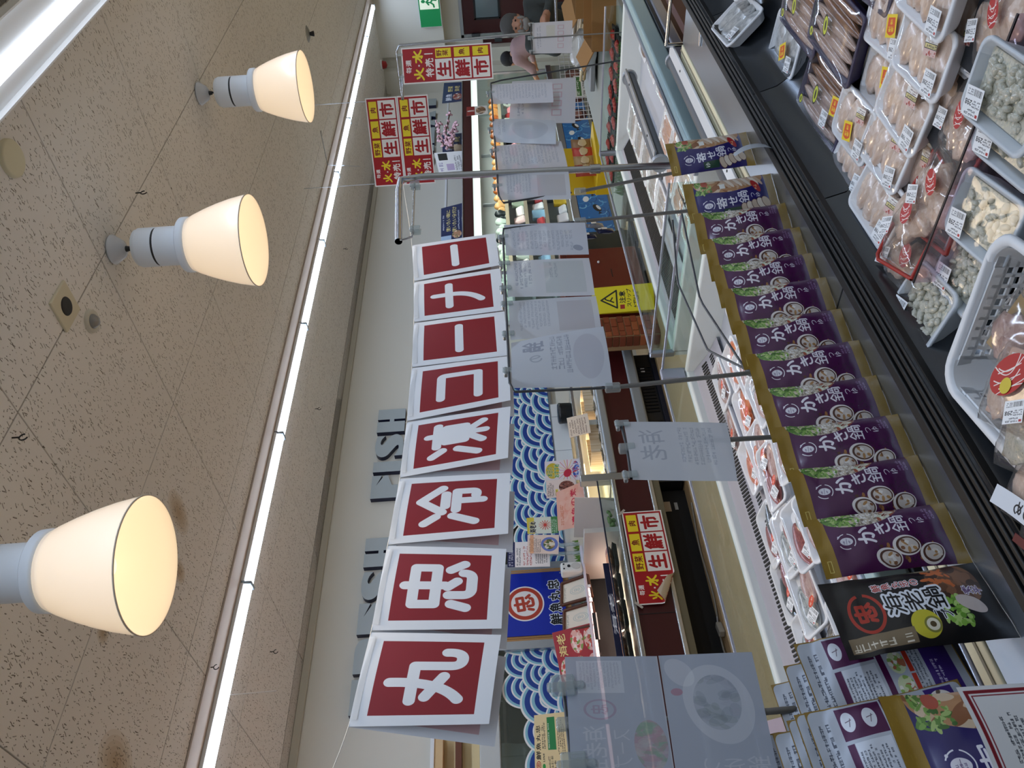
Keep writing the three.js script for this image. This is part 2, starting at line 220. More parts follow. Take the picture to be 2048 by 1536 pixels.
for (let i = 0; i < 3; i++) { // near line, cut by the frame
  const o = thing('trough_light', ['white trough light with a bright tube in the ceiling corner of the photo', 'trough light of the near line, just out of view on the far side', 'trough light of the near line, above the photographer'][i], 'ceiling light', [[3.9, 7.4, 0.4][i], CH, -1.235]);
  part('reflector', merge([span(-1.72, 1.72, -0.012, -0.001, -0.137, 0.137), tf(new THREE.BoxGeometry(3.44, 0.004, 0.108), [0, -0.028, -0.085], [0.3, 0, 0]), tf(new THREE.BoxGeometry(3.44, 0.004, 0.108), [0, -0.028, 0.085], [-0.3, 0, 0]), span(-1.72, 1.72, -0.048, -0.001, -0.14, -0.132), span(-1.72, 1.72, -0.048, -0.001, 0.132, 0.14)]), MT.white, o);
  part('tube', tf(new THREE.CylinderGeometry(0.034, 0.034, 3.4, 14), [0, -0.05, 0], [0, 0, Math.PI / 2]), tubeGlow, o);
}
// ---- pendant lamps
const lampBody = S(0xdfe6ec, 0.45), shadeMat = PH(0xf4eee2, 0.35, { emissive: 0xffe2bc, emissiveIntensity: 0.4, clearcoat: 0.6, clearcoatRoughness: 0.15, transmission: 0.15, thickness: 0, side: THREE.DoubleSide });
const canopyMat = PH(0xe8ecf2, 0.2, { transmission: 0.35, thickness: 0 });
function pendant(x, z, label) {
  const o = thing('pendant_lamp', label, 'lamp', [x, CH, z], 0, 'pendant lamps in a row');
  part('ceiling_cap', lathe([[0.0, -0.004], [0.075, -0.004], [0.078, -0.012], [0.07, -0.022], [0.045, -0.06], [0.022, -0.072], [0.0, -0.074]], 28), canopyMat, o);
  part('cord', merge([hose([[0, -0.07, 0], [0.004, -0.09, 0.003], [-0.004, -0.11, 0.0], [0, -0.13, 0]], 0.006), cyl(0.012, 0.016, 0.02, [0, -0.082, 0], 12), tf(new THREE.TorusGeometry(0.014, 0.003, 6, 14), [0, -0.122, 0], [0, 0.6, 0])]), MT.black, o);
  part('lamp_body', lathe([[0, -0.13], [0.085, -0.13], [0.093, -0.136], [0.094, -0.15], [0.1, -0.153], [0.1, -0.234], [0.094, -0.236], [0.094, -0.246], [0.1, -0.248], [0.1, -0.375], [0.09, -0.38], [0.05, -0.382]], 40), lampBody, o);
  part('groove', lathe([[0.0955, -0.2345], [0.0955, -0.2475]], 40), MT.black, o);
  part('collar', lathe([[0.08, -0.372], [0.134, -0.372], [0.14, -0.378], [0.142, -0.405], [0.135, -0.418], [0.11, -0.42]], 40), lampBody, o);
  part('shade', lathe([[0.05, -0.4], [0.13, -0.405], [0.152, -0.45], [0.176, -0.51], [0.198, -0.575], [0.216, -0.64], [0.228, -0.7], [0.232, -0.727], [0.235, -0.73], [0.231, -0.733], [0.224, -0.7], [0.211, -0.64], [0.193, -0.575], [0.171, -0.51], [0.147, -0.45], [0.125, -0.41], [0.05, -0.405]], 64), shadeMat, o);
  part('rim', tf(new THREE.TorusGeometry(0.2335, 0.003, 8, 64), [0, -0.73, 0], [Math.PI / 2, 0, 0]), S(0xcfc3ae, 0.4), o);
  part('bulb', lathe([[0, -0.62], [0.03, -0.61], [0.042, -0.575], [0.036, -0.53], [0.02, -0.49], [0.02, -0.42]], 20), S(0xffffff, 0.4, 0, { emissive: 0xffdca6, emissiveIntensity: 1.1 }), o);
  const l = new THREE.SpotLight(WARM, 2.2, 0, 1.1, 0.6); l.position.set(x, CH - 0.735, z); l.target.position.set(x, 0, z); l.castShadow = true; l.shadow.radius = 6; l.name = 'lamp_light'; scene.add(l, l.target);
  return o;
}
pendant(3.46, -2.27, 'middle of the three pendant lamps with a white body and glowing cream shade');
pendant(5.32, -2.29, 'smallest and farthest of the three glowing cream pendant lamps');
pendant(1.53, -2.26, 'nearest and largest pendant lamp, its glowing cream shade cut by the photo edge');
// ---- small ceiling fittings
{ const P = [3.061,3.55,-1.536]; solo('ceiling_disc', lathe([[0, -0.02], [0.07, -0.02], [0.078, -0.014], [0.08, 0]], 32), S(0xd9d3b4, 0.5), 'plain round cream disc on the ceiling near the trough light', 'ceiling fitting', P); }
{ const P = [2.882,3.55,-2.174], o = thing('ceiling_speaker', 'square cream ceiling plate with a round black opening', 'speaker', P, 0); part('plate', bx(0.17, 0.014, 0.17, [0, -0.006, 0], 0.004), S(0xd4ccb0, 0.5), o); part('grille', lathe([[0, -0.016], [0.04, -0.018], [0.044, -0.013]], 24), MT.black, o); }
{ const P = [3.005,3.55,-2.367], o = thing('smoke_detector', 'small round ceiling detector with a clear dome beside the square plate', 'detector', P, 0); part('base', lathe([[0.034, -0.012], [0.055, -0.016], [0.06, 0]], 28), S(0xcac6b6, 0.5), o); part('dome', lathe([[0, -0.04], [0.02, -0.037], [0.034, -0.02], [0.036, -0.01]], 24), S(0x8b8a86, 0.25, 0.2), o); }
{ const P = [9.05,3.55,-3.305], o = thing('sprinkler', 'far sprinkler head with a dark center on the ceiling past the pendants', 'sprinkler', P, 0); part('plate', lathe([[0, -0.03], [0.05, -0.02], [0.09, 0]], 24), S(0x9da0a0, 0.4, 0.5), o); part('nozzle', lathe([[0, -0.075], [0.03, -0.07], [0.02, -0.03]], 16), MT.dark, o); }
{ const P = [14.484,3.52,-5.924], o = thing('fire_alarm', 'small red alarm lamp on the far ceiling by the corner', 'alarm', P, 0); part('base', lathe([[0, 0.0], [0.09, 0.0], [0.09, 0.03]], 20), MT.white, o); part('lens', lathe([[0, -0.09], [0.06, -0.07], [0.075, 0]], 20), S(0x9a1c1c, 0.3), o); }
const hook = (P, label) => solo('ceiling_hook', merge([rod([0, 0, 0], [0, -0.03, 0], 0.0035), tf(new THREE.TorusGeometry(0.016, 0.003, 6, 16, 4.6), [0, -0.045, 0])]), MT.black, label, 'hook', P);
hook([2.35,3.55,-4.641], 'black open hook on the ceiling at the edge of the long tube line');
hook([2.976,3.55,-5.689], 'black hook in the ceiling between the long tube line and the letters');
hook([5.599,3.55,-5.716], 'tiny black hook in the ceiling above the word end of the fish letters');
hook([8.347,3.55,-5.686], 'tiny black hook in the ceiling beyond the last red letter sheet');
hook([3.933,3.55,-2.224], 'small dark hook in a ceiling joint between the two farther pendants');
hook([2.179,3.55,-2.276], 'small dark hook in a ceiling joint above the nearest pendant lamp');
solo('wire_hanger', rod([2.323,3.548,-4.984], [2.619,3.421,-5.6], 0.004), MT.white, 'thin white wire hanging from the long tube line toward the wall', 'wire');
solo('wire_hanger', wire([[8.562,3.54,-4.208], [8.607,3.55,-4.2], [7.753,3.361,-4.2], [10.495,3.54,-5.743]], 0.004), MT.steel, 'thin steel wire frame hung under the ceiling beside the long tube line', 'wire');

// ---- letters FRESH FISH on the wall: fat blocks with narrow slits
const faceM = S(0xa3adaf, 0.4), edgeM = S(0x141a3c, 0.35);
const LET = {
  F: 'M0 0L.56 0L.56 .3L1 .46L1 .58L.56 .84L1 .66L1 1L0 1', E: 'M0 0L1 0L1 .34L.56 .16L1 .42L1 .58L.56 .84L1 .66L1 1L0 1', H: 'M0 0L.45 0L.45 .4L.55 .4L.55 0L1 0L1 1L.55 1L.55 .56L.45 .56L.45 1L0 1', I: 'M0 0L1 0L1 1L0 1',
  S: 'M.06 .02L.06 .3Q.25 .16 .45 .16Q.58 .18 .45 .28L.2 .46Q0 .58 .02 .76Q.08 1 .5 1Q.75 1 .95 .94L.95 .66Q.8 .82 .62 .82Q.5 .78 .6 .7L.82 .54Q1 .42 1 .26Q.95 0 .5 0Q.25 0 .06 .02', R: 'M0 0L.48 0L.48 .42L.68 0L1.1 0L.82 .42Q1.02 .5 1.02 .72Q1 1 .6 1L0 1',
  M: 'M0 0L.36 0L.36 .7L.5 .2L.64 .7L.64 0L1 0L1 1L.62 1L.5 .62L.38 1L0 1', A: 'M0 0L.3 0L.36 .24L.64 .24L.58 0L1 0L.72 1L.3 1', T: 'M.28 0L.76 0L.76 .8L1 .7L1 1L0 1L0 .7L.28 .8',
};
function letter(c, x0, x1, y0, h, label, group) {
  const sh = new THREE.Shape(); for (const [, k, a] of LET[c].matchAll(/([MLQ])([^MLQ]+)/g)) { const v = a.trim().split(' ').map(Number).map((n, i) => (i % 2 ? n * h : n * (x1 - x0))); k === 'M' ? sh.moveTo(...v) : k === 'L' ? sh.lineTo(...v) : sh.quadraticCurveTo(...v); }
  const m = new THREE.Mesh(new THREE.ExtrudeGeometry(sh, { depth: 0.06, bevelEnabled: false, curveSegments: 8 }), [faceM, edgeM]); m.name = numbered('wall_letter'); m.position.set(x0, y0, -6.6); m.userData = { label, category: 'letter', group }; add(m);
}
{ const xs = [[2.80, 3.11], [3.16, 3.48], [3.53, 3.84], [3.87, 4.19], [4.23, 4.56], [5.05, 5.35], [5.4, 5.54], [5.6, 5.93], [5.97, 6.32]];
  [...'FRESHFISH'].forEach((c, i) => letter(c, xs[i][0], xs[i][1], 2.78, 0.31, `gray block letter ${c}, ${['first', 'second', 'third', 'fourth', 'last', 'first', 'second', 'third', 'last'][i]} of the word ${i < 5 ? 'FRESH' : 'FISH'} on the wall`, 'wall letters FRESH FISH'));
  [...'MEAT'].forEach((c, i) => letter(c, 11.95 + i * 0.64, 12.53 + i * 0.64, 2.6, 0.31, `gray letter ${c} on the wall behind the paired sale signs, ${['first', 'second', 'third', 'last'][i]} of that word`, 'wall letters behind the sale signs'));
}

// ================================================================ HANGING PAPER, SIGNS AND STANDS
const lerp3 = (a, b, t) => [a[0] + (b[0] - a[0]) * t, a[1] + (b[1] - a[1]) * t, a[2] + (b[2] - a[2]) * t];
function sheet(tl, tr, br, bl, curl = 0, o = [0, 0, 0], nu = 10, nv = 12, flip) {                    // paper spanned by its four corners, bulging by curl
  return grid(nu, nv, (u, v) => { const p = lerp3(lerp3(bl, br, u), lerp3(tl, tr, u), v); const c = curl * (Math.sin(u * Math.PI) * 0.7 + 0.5 * Math.sin((1 - v) * 2.2) * (u - 0.3)); return [p[0] - o[0], p[1] - o[1], p[2] - o[2] + c]; }, flip);
}
// ---- the eight laminated letter sheets of the freezer-corner banner
const bannerText = '丸忠冷凍コーナー';
const bannerTex = cvs(2048, 1440, (x) => { [...bannerText].forEach((c, i) => { const X = (i % 4) * 512, Y = (i / 4 | 0) * 720; x.fillStyle = '#eef3f8'; x.fillRect(X, Y, 512, 720); x.fillStyle = '#8e1e28'; x.fillRect(X + 52, Y + 84, 408, 552); gl(x, c, X + 92, Y + 140, 328, 430, 15, '#eef3f8'); }); });
const backFoil = S(0xffffff, 0.4, 0, { ...D2, map: cvs(128, 180, (x) => { x.fillStyle = '#d6d9de'; x.fillRect(0, 0, 128, 180); x.fillStyle = '#c3a3a6'; x.fillRect(13, 21, 102, 138); x.fillStyle = '#d6d9de'; x.beginPath(); x.arc(34, 60, 8, 0, 7); x.fill(); }) });
const clearFoil = PH(0xf6f9fb, 0.12, { transmission: 0.35, thickness: 0, side: THREE.DoubleSide });
{
  const C = [ // top-left, top-right, bottom-right, bottom-left
    [[0.995,2.111,-2.4], [1.301,2.067,-2.4], [1.26,1.637,-2.4], [0.976,1.684,-2.4]], [[1.308,2.066,-2.4], [1.636,2.034,-2.4], [1.588,1.606,-2.4], [1.285,1.635,-2.4]],
    [[1.642,2.033,-2.4], [1.941,2.005,-2.4], [1.932,1.576,-2.4], [1.656,1.597,-2.4]], [[1.948,2.006,-2.4], [2.237,1.992,-2.4], [2.287,1.559,-2.4], [2.013,1.582,-2.4]],
    [[2.246,1.993,-2.4], [2.563,1.986,-2.4], [2.599,1.552,-2.4], [2.328,1.558,-2.4]], [[2.572,1.986,-2.4], [2.872,1.99,-2.4], [2.913,1.56,-2.4], [2.609,1.554,-2.4]],
    [[2.883,1.99,-2.4], [3.19,2.003,-2.4], [3.256,1.569,-2.4], [2.928,1.559,-2.4]], [[3.202,2.003,-2.4], [3.514,2.027,-2.4], [3.57,1.584,-2.4], [3.29,1.57,-2.4]]];
  const say = ['first, largest and nearest sheet of the hanging banner, with the character 丸', 'second sheet of the hanging banner, with the character 忠', 'third sheet of the hanging banner, with the character 冷', 'fourth sheet of the hanging banner, with the character 凍', 'fifth sheet of the hanging banner, with the character コ', 'sixth sheet of the hanging banner, with one bar between コ and ナ', 'seventh sheet of the hanging banner, with the character ナ', 'last and smallest sheet of the hanging banner, with a single bar'];
  C.forEach((q, i) => {
    const o = thing('banner_sheet', 'white laminated red-square ' + say[i], 'hanging sign', q[0], 0, 'sheets of the red and white banner');
    part('front_sheet', sheet(...q, 0.012, q[0]), S(0xffffff, 0.32, 0, { map: cell(bannerTex, (i % 4) / 4, (i / 4 | 0) / 2, 0.25, 0.5), ...D2 }), o);
    const back = q.map((p, k) => [p[0] - (k > 1 ? 0.05 : 0), p[1] - (k > 1 ? 0.012 : 0), p[2] - (k > 1 ? 0.05 : 0.004)]);
    part('back_sheet', sheet(...back, -0.006, q[0], 8, 8), backFoil, o, 'pale second sheet hanging behind the front one');
    part('tape', sheet(lerp3(q[0], q[1], 0.06), lerp3(q[0], q[1], 0.94), lerp3(lerp3(q[0], q[1], 0.94), q[2], 0.05), lerp3(lerp3(q[0], q[1], 0.06), q[3], 0.05), 0.004, [q[0][0], q[0][1], q[0][2] - 0.006], 4, 2), clearFoil, o);
  });
  solo('string', hose([[0.786,2.166,-2.38], C[0][0], C[1][0], C[2][0], C[3][0], C[4][0], C[5][0], C[6][0], C[7][0], C[7][1], [4.194,2.113,-2.4]], 0.0016, 5, 120), S(0xe8e8e2, 0.6), 'thin white string that carries the eight red and white banner sheets', 'string');
}
// ---- sale signs
function saleArt(x, X, Y, vert) {
  const W = vert ? 372 : 1024, H = vert ? 1024 : 372, R = '#a8131c', Yl = '#f3dc2a';
  x.fillStyle = '#f2efe9'; x.fillRect(X, Y, W, H); x.fillStyle = R; x.fillRect(X + 12, Y + 12, W - 24, H - 24);
  const boxes = ['生', '鮮', '市'], tags = ['野菜', '魚', '肉'];
  if (!vert) {
    gs(x, '毎週', X + 96, Y + 32, 50, 13, '#f2efe9'); gl(x, '火', X + 36, Y + 110, 110, 110, 16, Yl); x.fillStyle = '#f2efe9'; x.beginPath(); x.arc(X + 166, Y + 172, 9, 0, 7); x.fill(); gl(x, '水', X + 186, Y + 104, 112, 116, 16, Yl); gs(x, '特売', X + 66, Y + 244, 92, 13, '#f2efe9'); gl(x, '!', X + 262, Y + 246, 50, 92, 24, '#f2efe9');
    boxes.forEach((c, i) => { const q = X + 340 + i * 222; x.fillStyle = Yl; x.fillRect(q + 4, Y + 30, 196, 96); if (i) gl(x, tags[i], q + 66, Y + 42, 70, 72, 12, '#7a0d12'); else gs(x, tags[0], q + 24, Y + 42, 72, 11, '#7a0d12'); x.fillStyle = '#f2efe9'; x.fillRect(q, Y + 142, 208, 204); gl(x, c, q + 24, Y + 160, 160, 164, 15, R); });
  } else {
    gs(x, '毎週', X + 108, Y + 40, 66, 12, '#f2efe9'); gl(x, '火', X + 24, Y + 126, 136, 116, 16, Yl); x.fillStyle = '#f2efe9'; x.beginPath(); x.arc(X + 182, Y + 190, 10, 0, 7); x.fill(); gl(x, '水', X + 206, Y + 122, 140, 120, 16, Yl); gs(x, '特売', X + 56, Y + 262, 96, 12, '#f2efe9'); gl(x, '!', X + 274, Y + 262, 50, 92, 24, '#f2efe9');
    boxes.forEach((c, i) => { const q = Y + 376 + i * 212; x.fillStyle = '#f2efe9'; x.fillRect(X + 26, q, 214, 194); gl(x, c, X + 50, q + 16, 164, 160, 15, R); x.fillStyle = Yl; x.fillRect(X + 252, q + 8, 96, 178); if (i) gl(x, tags[i], X + 268, q + 62, 66, 66, 12, '#7a0d12'); else gs(x, tags[0], X + 268, q + 18, 64, 11, '#7a0d12', true); });
  }
}
const saleTex = cvs(1024, 372, (x) => saleArt(x, 0, 0, false)), saleTexV = cvs(372, 1024, (x) => saleArt(x, 0, 0, true));
const saleMat = S(0xffffff, 0.4, 0, { map: saleTex, ...D2 });
{
  const cardH = (label, p) => { const o = thing('sale_sign', label, 'sign', p, -66 * Math.PI / 180); part('card', bx(0.86, 0.31, 0.004), MT.white, o); part('print', tf(new THREE.PlaneGeometry(0.855, 0.306), [0, 0, 0.0026]), saleMat, o); return o; };
  const a = cardH('upper of the two red fresh-market sale signs hung together from the ceiling', [7.45, 2.66, -3.83]);
  part('hanging_wire', rod([-0.4, 0.15, 0], [-0.4, 0.885, 0], 0.003), MT.steel, a); part('hanging_wire', rod([0.4, 0.15, 0], [0.4, 0.885, 0], 0.003), MT.steel, a);
  cardH('lower of the two red fresh-market sale signs hung together from the ceiling', [7.44, 2.345, -3.825]);
  const v = thing('sale_sign', 'tall red fresh-market sale sign clipped to the far chrome pole', 'sign', [6.98, 1.93, -2.88], -52 * Math.PI / 180);
  part('card', bx(0.31, 0.8, 0.004), MT.white, v); part('print', tf(new THREE.PlaneGeometry(0.306, 0.795), [0, 0, 0.0026]), S(0xffffff, 0.4, 0, { map: saleTexV, ...D2 }), v);
  for (const x of [-0.09, 0.1]) part('clip', bx(0.02, 0.05, 0.014, [x, 0.41, 0], 0.003), MT.clip, v);
  // the one taped to the counter, its lower left corner curling up
  const o = thing('sale_sign', 'red sale sign taped to the maroon fish counter, one corner curling up', 'sign', [3.62, 0.49, -5.7], 0);
  o.rotation.z = 0.0;
  const curled = (e) => grid(40, 16, (u, v) => { let x = (u - 0.5) * 0.9, y = (v - 0.5) * 0.345, z = 0.004 - e; const d = u * 0.56 + v * 0.47 - 0.2; if (d < 0) { const k = -d, r = 0.032, a = Math.min(k / r, 2.7), back = k - r * Math.sin(a) - Math.max(0, k - 2.7 * r) * 0.1; x += 0.42 * back * 1.15; y += 0.907 * back * 1.15; z += r * (1 - Math.cos(a)) + (a > 1.6 ? 3 * e : 0); } return [x, y, z]; });
  part('sheet', curled(0), saleMat, o); part('sheet_back', curled(0.001), S(0xcfc3ae, 0.5, 0, D2), o);
  for (const [x, y, r] of [[-0.45, 0.165, 0.8], [0.45, 0.17, -0.8]]) part('tape', bx(0.075, 0.02, 0.001, [x, y, 0.006], 0, [0, 0, r]), S(0xb9b2a6, 0.35), o);
}
// ---- chrome poles
solo('chrome_pole', merge([rod([[2.512,0.897,-1.45][0], 0.02, -1.45], [2.512,0.897,-1.45], 0.0125, 12), wire([[2.512,0.897,-1.45], [2.549,1.905,-1.45], [2.15,1.883,-1.45]], 0.0125, 0.04, 12), cyl(0.017, 0.017, 0.035, [2.523,1.202,-1.45], 16), wire([[2.158,1.88,-1.45], [2.171,1.839,-1.45], [2.508,1.846,-1.45]], 0.004, 0.008), cyl(0.0145, 0.0145, 0.03, [2.512,0.897,-1.45], 16)]), MT.chrome, 'thick chrome pole with an arm bent to the left, rising behind the bags', 'pole');
for (const [p, n] of [[[2.488,1.854,-1.45], 'right'], [[2.208,1.842,-1.45], 'left']]) { const o = thing('hanging_clip', `empty clear plastic clip at the ${n} end of the chrome pole's arm`, 'clip', p); part('jaw', bx(0.03, 0.034, 0.006, [0, -0.01, 0.007], 0.002), MT.clip, o); part('jaw', bx(0.03, 0.034, 0.006, [0, -0.012, -0.007], 0.002), MT.clip, o); part('spring', tf(new THREE.TorusGeometry(0.007, 0.0015, 6, 12), [0, 0.0, 0], [0, Math.PI / 2, 0]), MT.steel, o); }
solo('chrome_pole', merge([wire([[7.0, 2.34, -2.96], [6.86, 2.36, -3.16], [7.14, 2.38, -2.76], [7.15, 0.9, -2.72]], 0.0125, 0.03, 10)]), MT.chrome, 'slim far chrome pole carrying the tall red sale sign', 'pole');

// ---- wire stands with clipped papers, seen from behind
const wireM = S(0x55585c, 0.4, 0.6), postM = S(0x8b8a86, 0.42, 0.55);
seed = 21;
const backTex = cvs(2048, 1024, (x) => {
  const g = 'rgba(70,80,110,0.22)', g2 = 'rgba(70,80,110,0.34)';
  for (let i = 0; i < 8; i++) { x.fillStyle = ['#dfe2e8', '#e2e0e4', '#d6dbe3', '#dde1ea', '#e4e6ea', '#dadde2', '#dfdde0', '#d3d8df'][i]; x.fillRect((i % 4) * 512, (i / 4 | 0) * 512, 512, 512); }
  const mir = (i, f) => { x.save(); x.translate((i % 4) * 512 + 512, (i / 4 | 0) * 512); x.scale(-1, 1); f(); x.restore(); };
  mir(0, () => { lines(x, 30, 60, 440, 180, 8, g); x.fillStyle = 'rgba(150,130,130,0.2)'; x.fillRect(60, 280, 390, 200); });
  mir(1, () => { lines(x, 40, 40, 420, 430, 16, g); });
  mir(2, () => { gs(x, '鍋', 60, 60, 120, 12, g2); gl(x, 'の', 220, 90, 80, 80, 12, g); lines(x, 30, 210, 440, 120, 3, g2, 0.7); x.fillStyle = 'rgba(150,140,160,0.18)'; x.beginPath(); x.ellipse(256, 410, 200, 80, 0, 0, 7); x.fill(); });
  mir(3, () => { x.strokeStyle = g2; x.lineWidth = 3; x.strokeRect(40, 40, 80, 60); lines(x, 150, 50, 320, 380, 14, g); x.fillStyle = g2; x.beginPath(); x.ellipse(420, 450, 40, 28, 0.4, 0, 7); x.fill(); });
  mir(4, () => { lines(x, 40, 50, 420, 110, 4, g2); x.fillStyle = 'rgba(130,150,140,0.16)'; x.fillRect(40, 230, 430, 240); lines(x, 60, 260, 300, 60, 2, g); });
  mir(5, () => { gs(x, '海老', 90, 60, 130, 9, g); lines(x, 60, 260, 380, 180, 6, g); });
  mir(6, () => { lines(x, 60, 60, 400, 60, 2, g2); x.strokeStyle = 'rgba(190,90,110,0.3)'; x.lineWidth = 10; for (let k = 0; k < 4; k++) { x.strokeRect(70 + k * 100, 330, 60, 70); } x.fillStyle = 'rgba(200,200,120,0.18)'; x.fillRect(60, 180, 200, 110); });
  mir(7, () => { x.fillStyle = 'rgba(120,130,140,0.15)'; x.beginPath(); x.ellipse(256, 300, 190, 150, 0, 0, 7); x.fill(); lines(x, 60, 40, 380, 70, 2, g); });
});
const paperMat = (i) => PH(0xffffff, 0.3, { map: cell(backTex, (i % 4) / 4, (i / 4 | 0) / 2, 0.25, 0.5), transmission: 0.12, thickness: 0, side: THREE.DoubleSide });
const PM = [0, 1, 2, 3, 4, 5, 6, 7].map(paperMat);
function clippedSheet(q, k, label, clips, curl = 0.012) {
  const o = thing('clipped_paper', label, 'notice', q[0]); part('paper', sheet(...q, curl, q[0], 10, 14), PM[k], o);
  for (const u of clips) { const p = lerp3(q[0], q[1], u), c = part('clip', bx(0.018, 0.036, 0.005, [p[0] - q[0][0], p[1] - q[0][1] + 0.006, p[2] - q[0][2] + 0.008], 0.002), MT.clip, o); part('clip_spring', bx(0.03, 0.01, 0.014, [p[0] - q[0][0], p[1] - q[0][1] + 0.016, p[2] - q[0][2]], 0.003), MT.steel, c); }
  return o;
}
const stand = (pts, r, label, post) => { const o = thing('wire_stand', label, 'sign stand', pts[0]); const rel = (p) => [p[0] - pts[0][0], p[1] - pts[0][1], p[2] - pts[0][2]]; part('frame', wire(pts.map(rel), r, 0.012), wireM, o); for (const [a, b, rr2] of post) { part('post', rod(rel(a), rel(b), rr2), postM, o); part('clamp', bx(0.022, 0.04, 0.02, rel(a), 0.004), MT.clip, o); } return o; };
const ZS = 0;
stand([[1.427,1.29,-1.45], [1.435,1.555,-1.45], [2.186,1.545,-1.45], [2.197,1.291,-1.45]], 0.0035, 'dark wire paper stand behind the purple bags, its papers over the brick box', [[[1.427,1.29,-1.45], [1.448,0.914,-1.45], 0.006], [[2.197,1.291,-1.45], [2.219,0.901,-1.45], 0.006]]);
stand([[2.377,1.301,-1.45], [2.337,1.551,-1.45], [3.296,1.554,-1.45], [3.428,0.982,-1.45]], 0.0035, 'dark wire paper stand left of the chrome pole, next to the far shelves', [[[2.38,1.271,-1.45], [2.463,0.925,-1.45], 0.006]]);
stand([[1.129,1.288,-1.45], [1.22,1.284,-1.45], [1.296,1.287,-1.45]], 0.0035, 'low wire stand with one paper over the trays of fish', [[[1.22,1.284,-1.45], [1.227,1.088,-1.45], 0.003], [[1.227,1.088,-1.45], [1.222,0.593,-1.45], 0.006]]);
stand([[0.484,1.489,-1.45], [0.58,1.489,-1.45], [0.655,1.49,-1.45]], 0.0035, 'wire stand carrying the two large gray posters at the left', [[[0.58,1.489,-1.45], [0.577,1.167,-1.45], 0.004], [[0.578,1.159,-1.45], [0.581,1.006,-1.45], 0.0065]]);
stand([[4.786,1.291,-1.95], [5.032,1.285,-1.95], [5.296,1.268,-1.95]], 0.003, 'far wire stand with a single paper before the checked-shirt man', [[[5.032,1.285,-1.95], [[5.027,0.962,-1.95][0], 0.7, -1.95], 0.004]]);
clippedSheet([[1.454,1.549,-1.455], [1.63,1.543,-1.455], [1.639,1.288,-1.43], [1.426,1.29,-1.44]], 2, 'white back of a paper with a ringed heading, nearest on the middle wire stand', [0.35], 0.02);
clippedSheet([[1.648,1.544,-1.46], [1.819,1.542,-1.46], [1.795,1.289,-1.445], [1.638,1.291,-1.445]], 0, 'white back of a paper, second from the brick side on the middle stand', [0.12, 0.9]);
clippedSheet([[1.834,1.543,-1.455], [2.01,1.541,-1.455], [1.975,1.288,-1.44], [1.798,1.291,-1.44]], 4, 'white back of a recipe paper, third from the brick side on the middle stand', [0.2, 0.9]);
clippedSheet([[2.042,1.54,-1.455], [2.213,1.54,-1.455], [2.176,1.277,-1.445], [2.007,1.284,-1.445]], 3, 'plain-faced back of a paper with a small boxed mark, last on the middle stand', [0.55]);
clippedSheet([[2.367,1.549,-1.455], [2.534,1.548,-1.455], [2.502,1.299,-1.445], [2.328,1.307,-1.445]], 0, 'white back of a paper just left of the thick chrome pole', [0.5]);
clippedSheet([[2.562,1.547,-1.455], [2.747,1.552,-1.455], [2.726,1.305,-1.445], [2.533,1.298,-1.445]], 1, 'white back of a paper crossed by the thick chrome pole', [0.75]);
clippedSheet([[2.778,1.555,-1.455], [2.966,1.553,-1.455], [2.877,1.311,-1.44], [2.679,1.328,-1.425]], 7, 'blank bluish gray curved paper right of the thick chrome pole', [0.5], 0.02);
clippedSheet([[3.098,1.552,-1.455], [3.282,1.551,-1.455], [3.202,1.299,-1.43], [3.049,1.306,-1.44]], 1, 'last small white paper on the far wire stand', [0.5]);
clippedSheet([[2.964,1.491,-1.475], [3.344,1.461,-1.475], [3.337,1.185,-1.475], [2.928,1.231,-1.475]], 6, 'wide pale pinkish paper hanging behind the blank gray one', [0.5], 0.004);
clippedSheet([[1.296,1.281,-1.45], [1.306,1.28,-1.45], [1.277,1.033,-1.45], [1.095,1.052,-1.44]].map((p, i, a) => (i === 0 ? [1.125,1.285,-1.45] : p)), 5, 'gray-blue back of a paper standing low over the fish trays', [0.06, 0.94]);
clippedSheet([[4.805,1.287,-1.955], [5.291,1.262,-1.955], [5.289,0.998,-1.955], [4.776,1.056,-1.955]], 6, 'farthest small paper, with big pink letters showing through', [0.05, 0.95], 0.002);
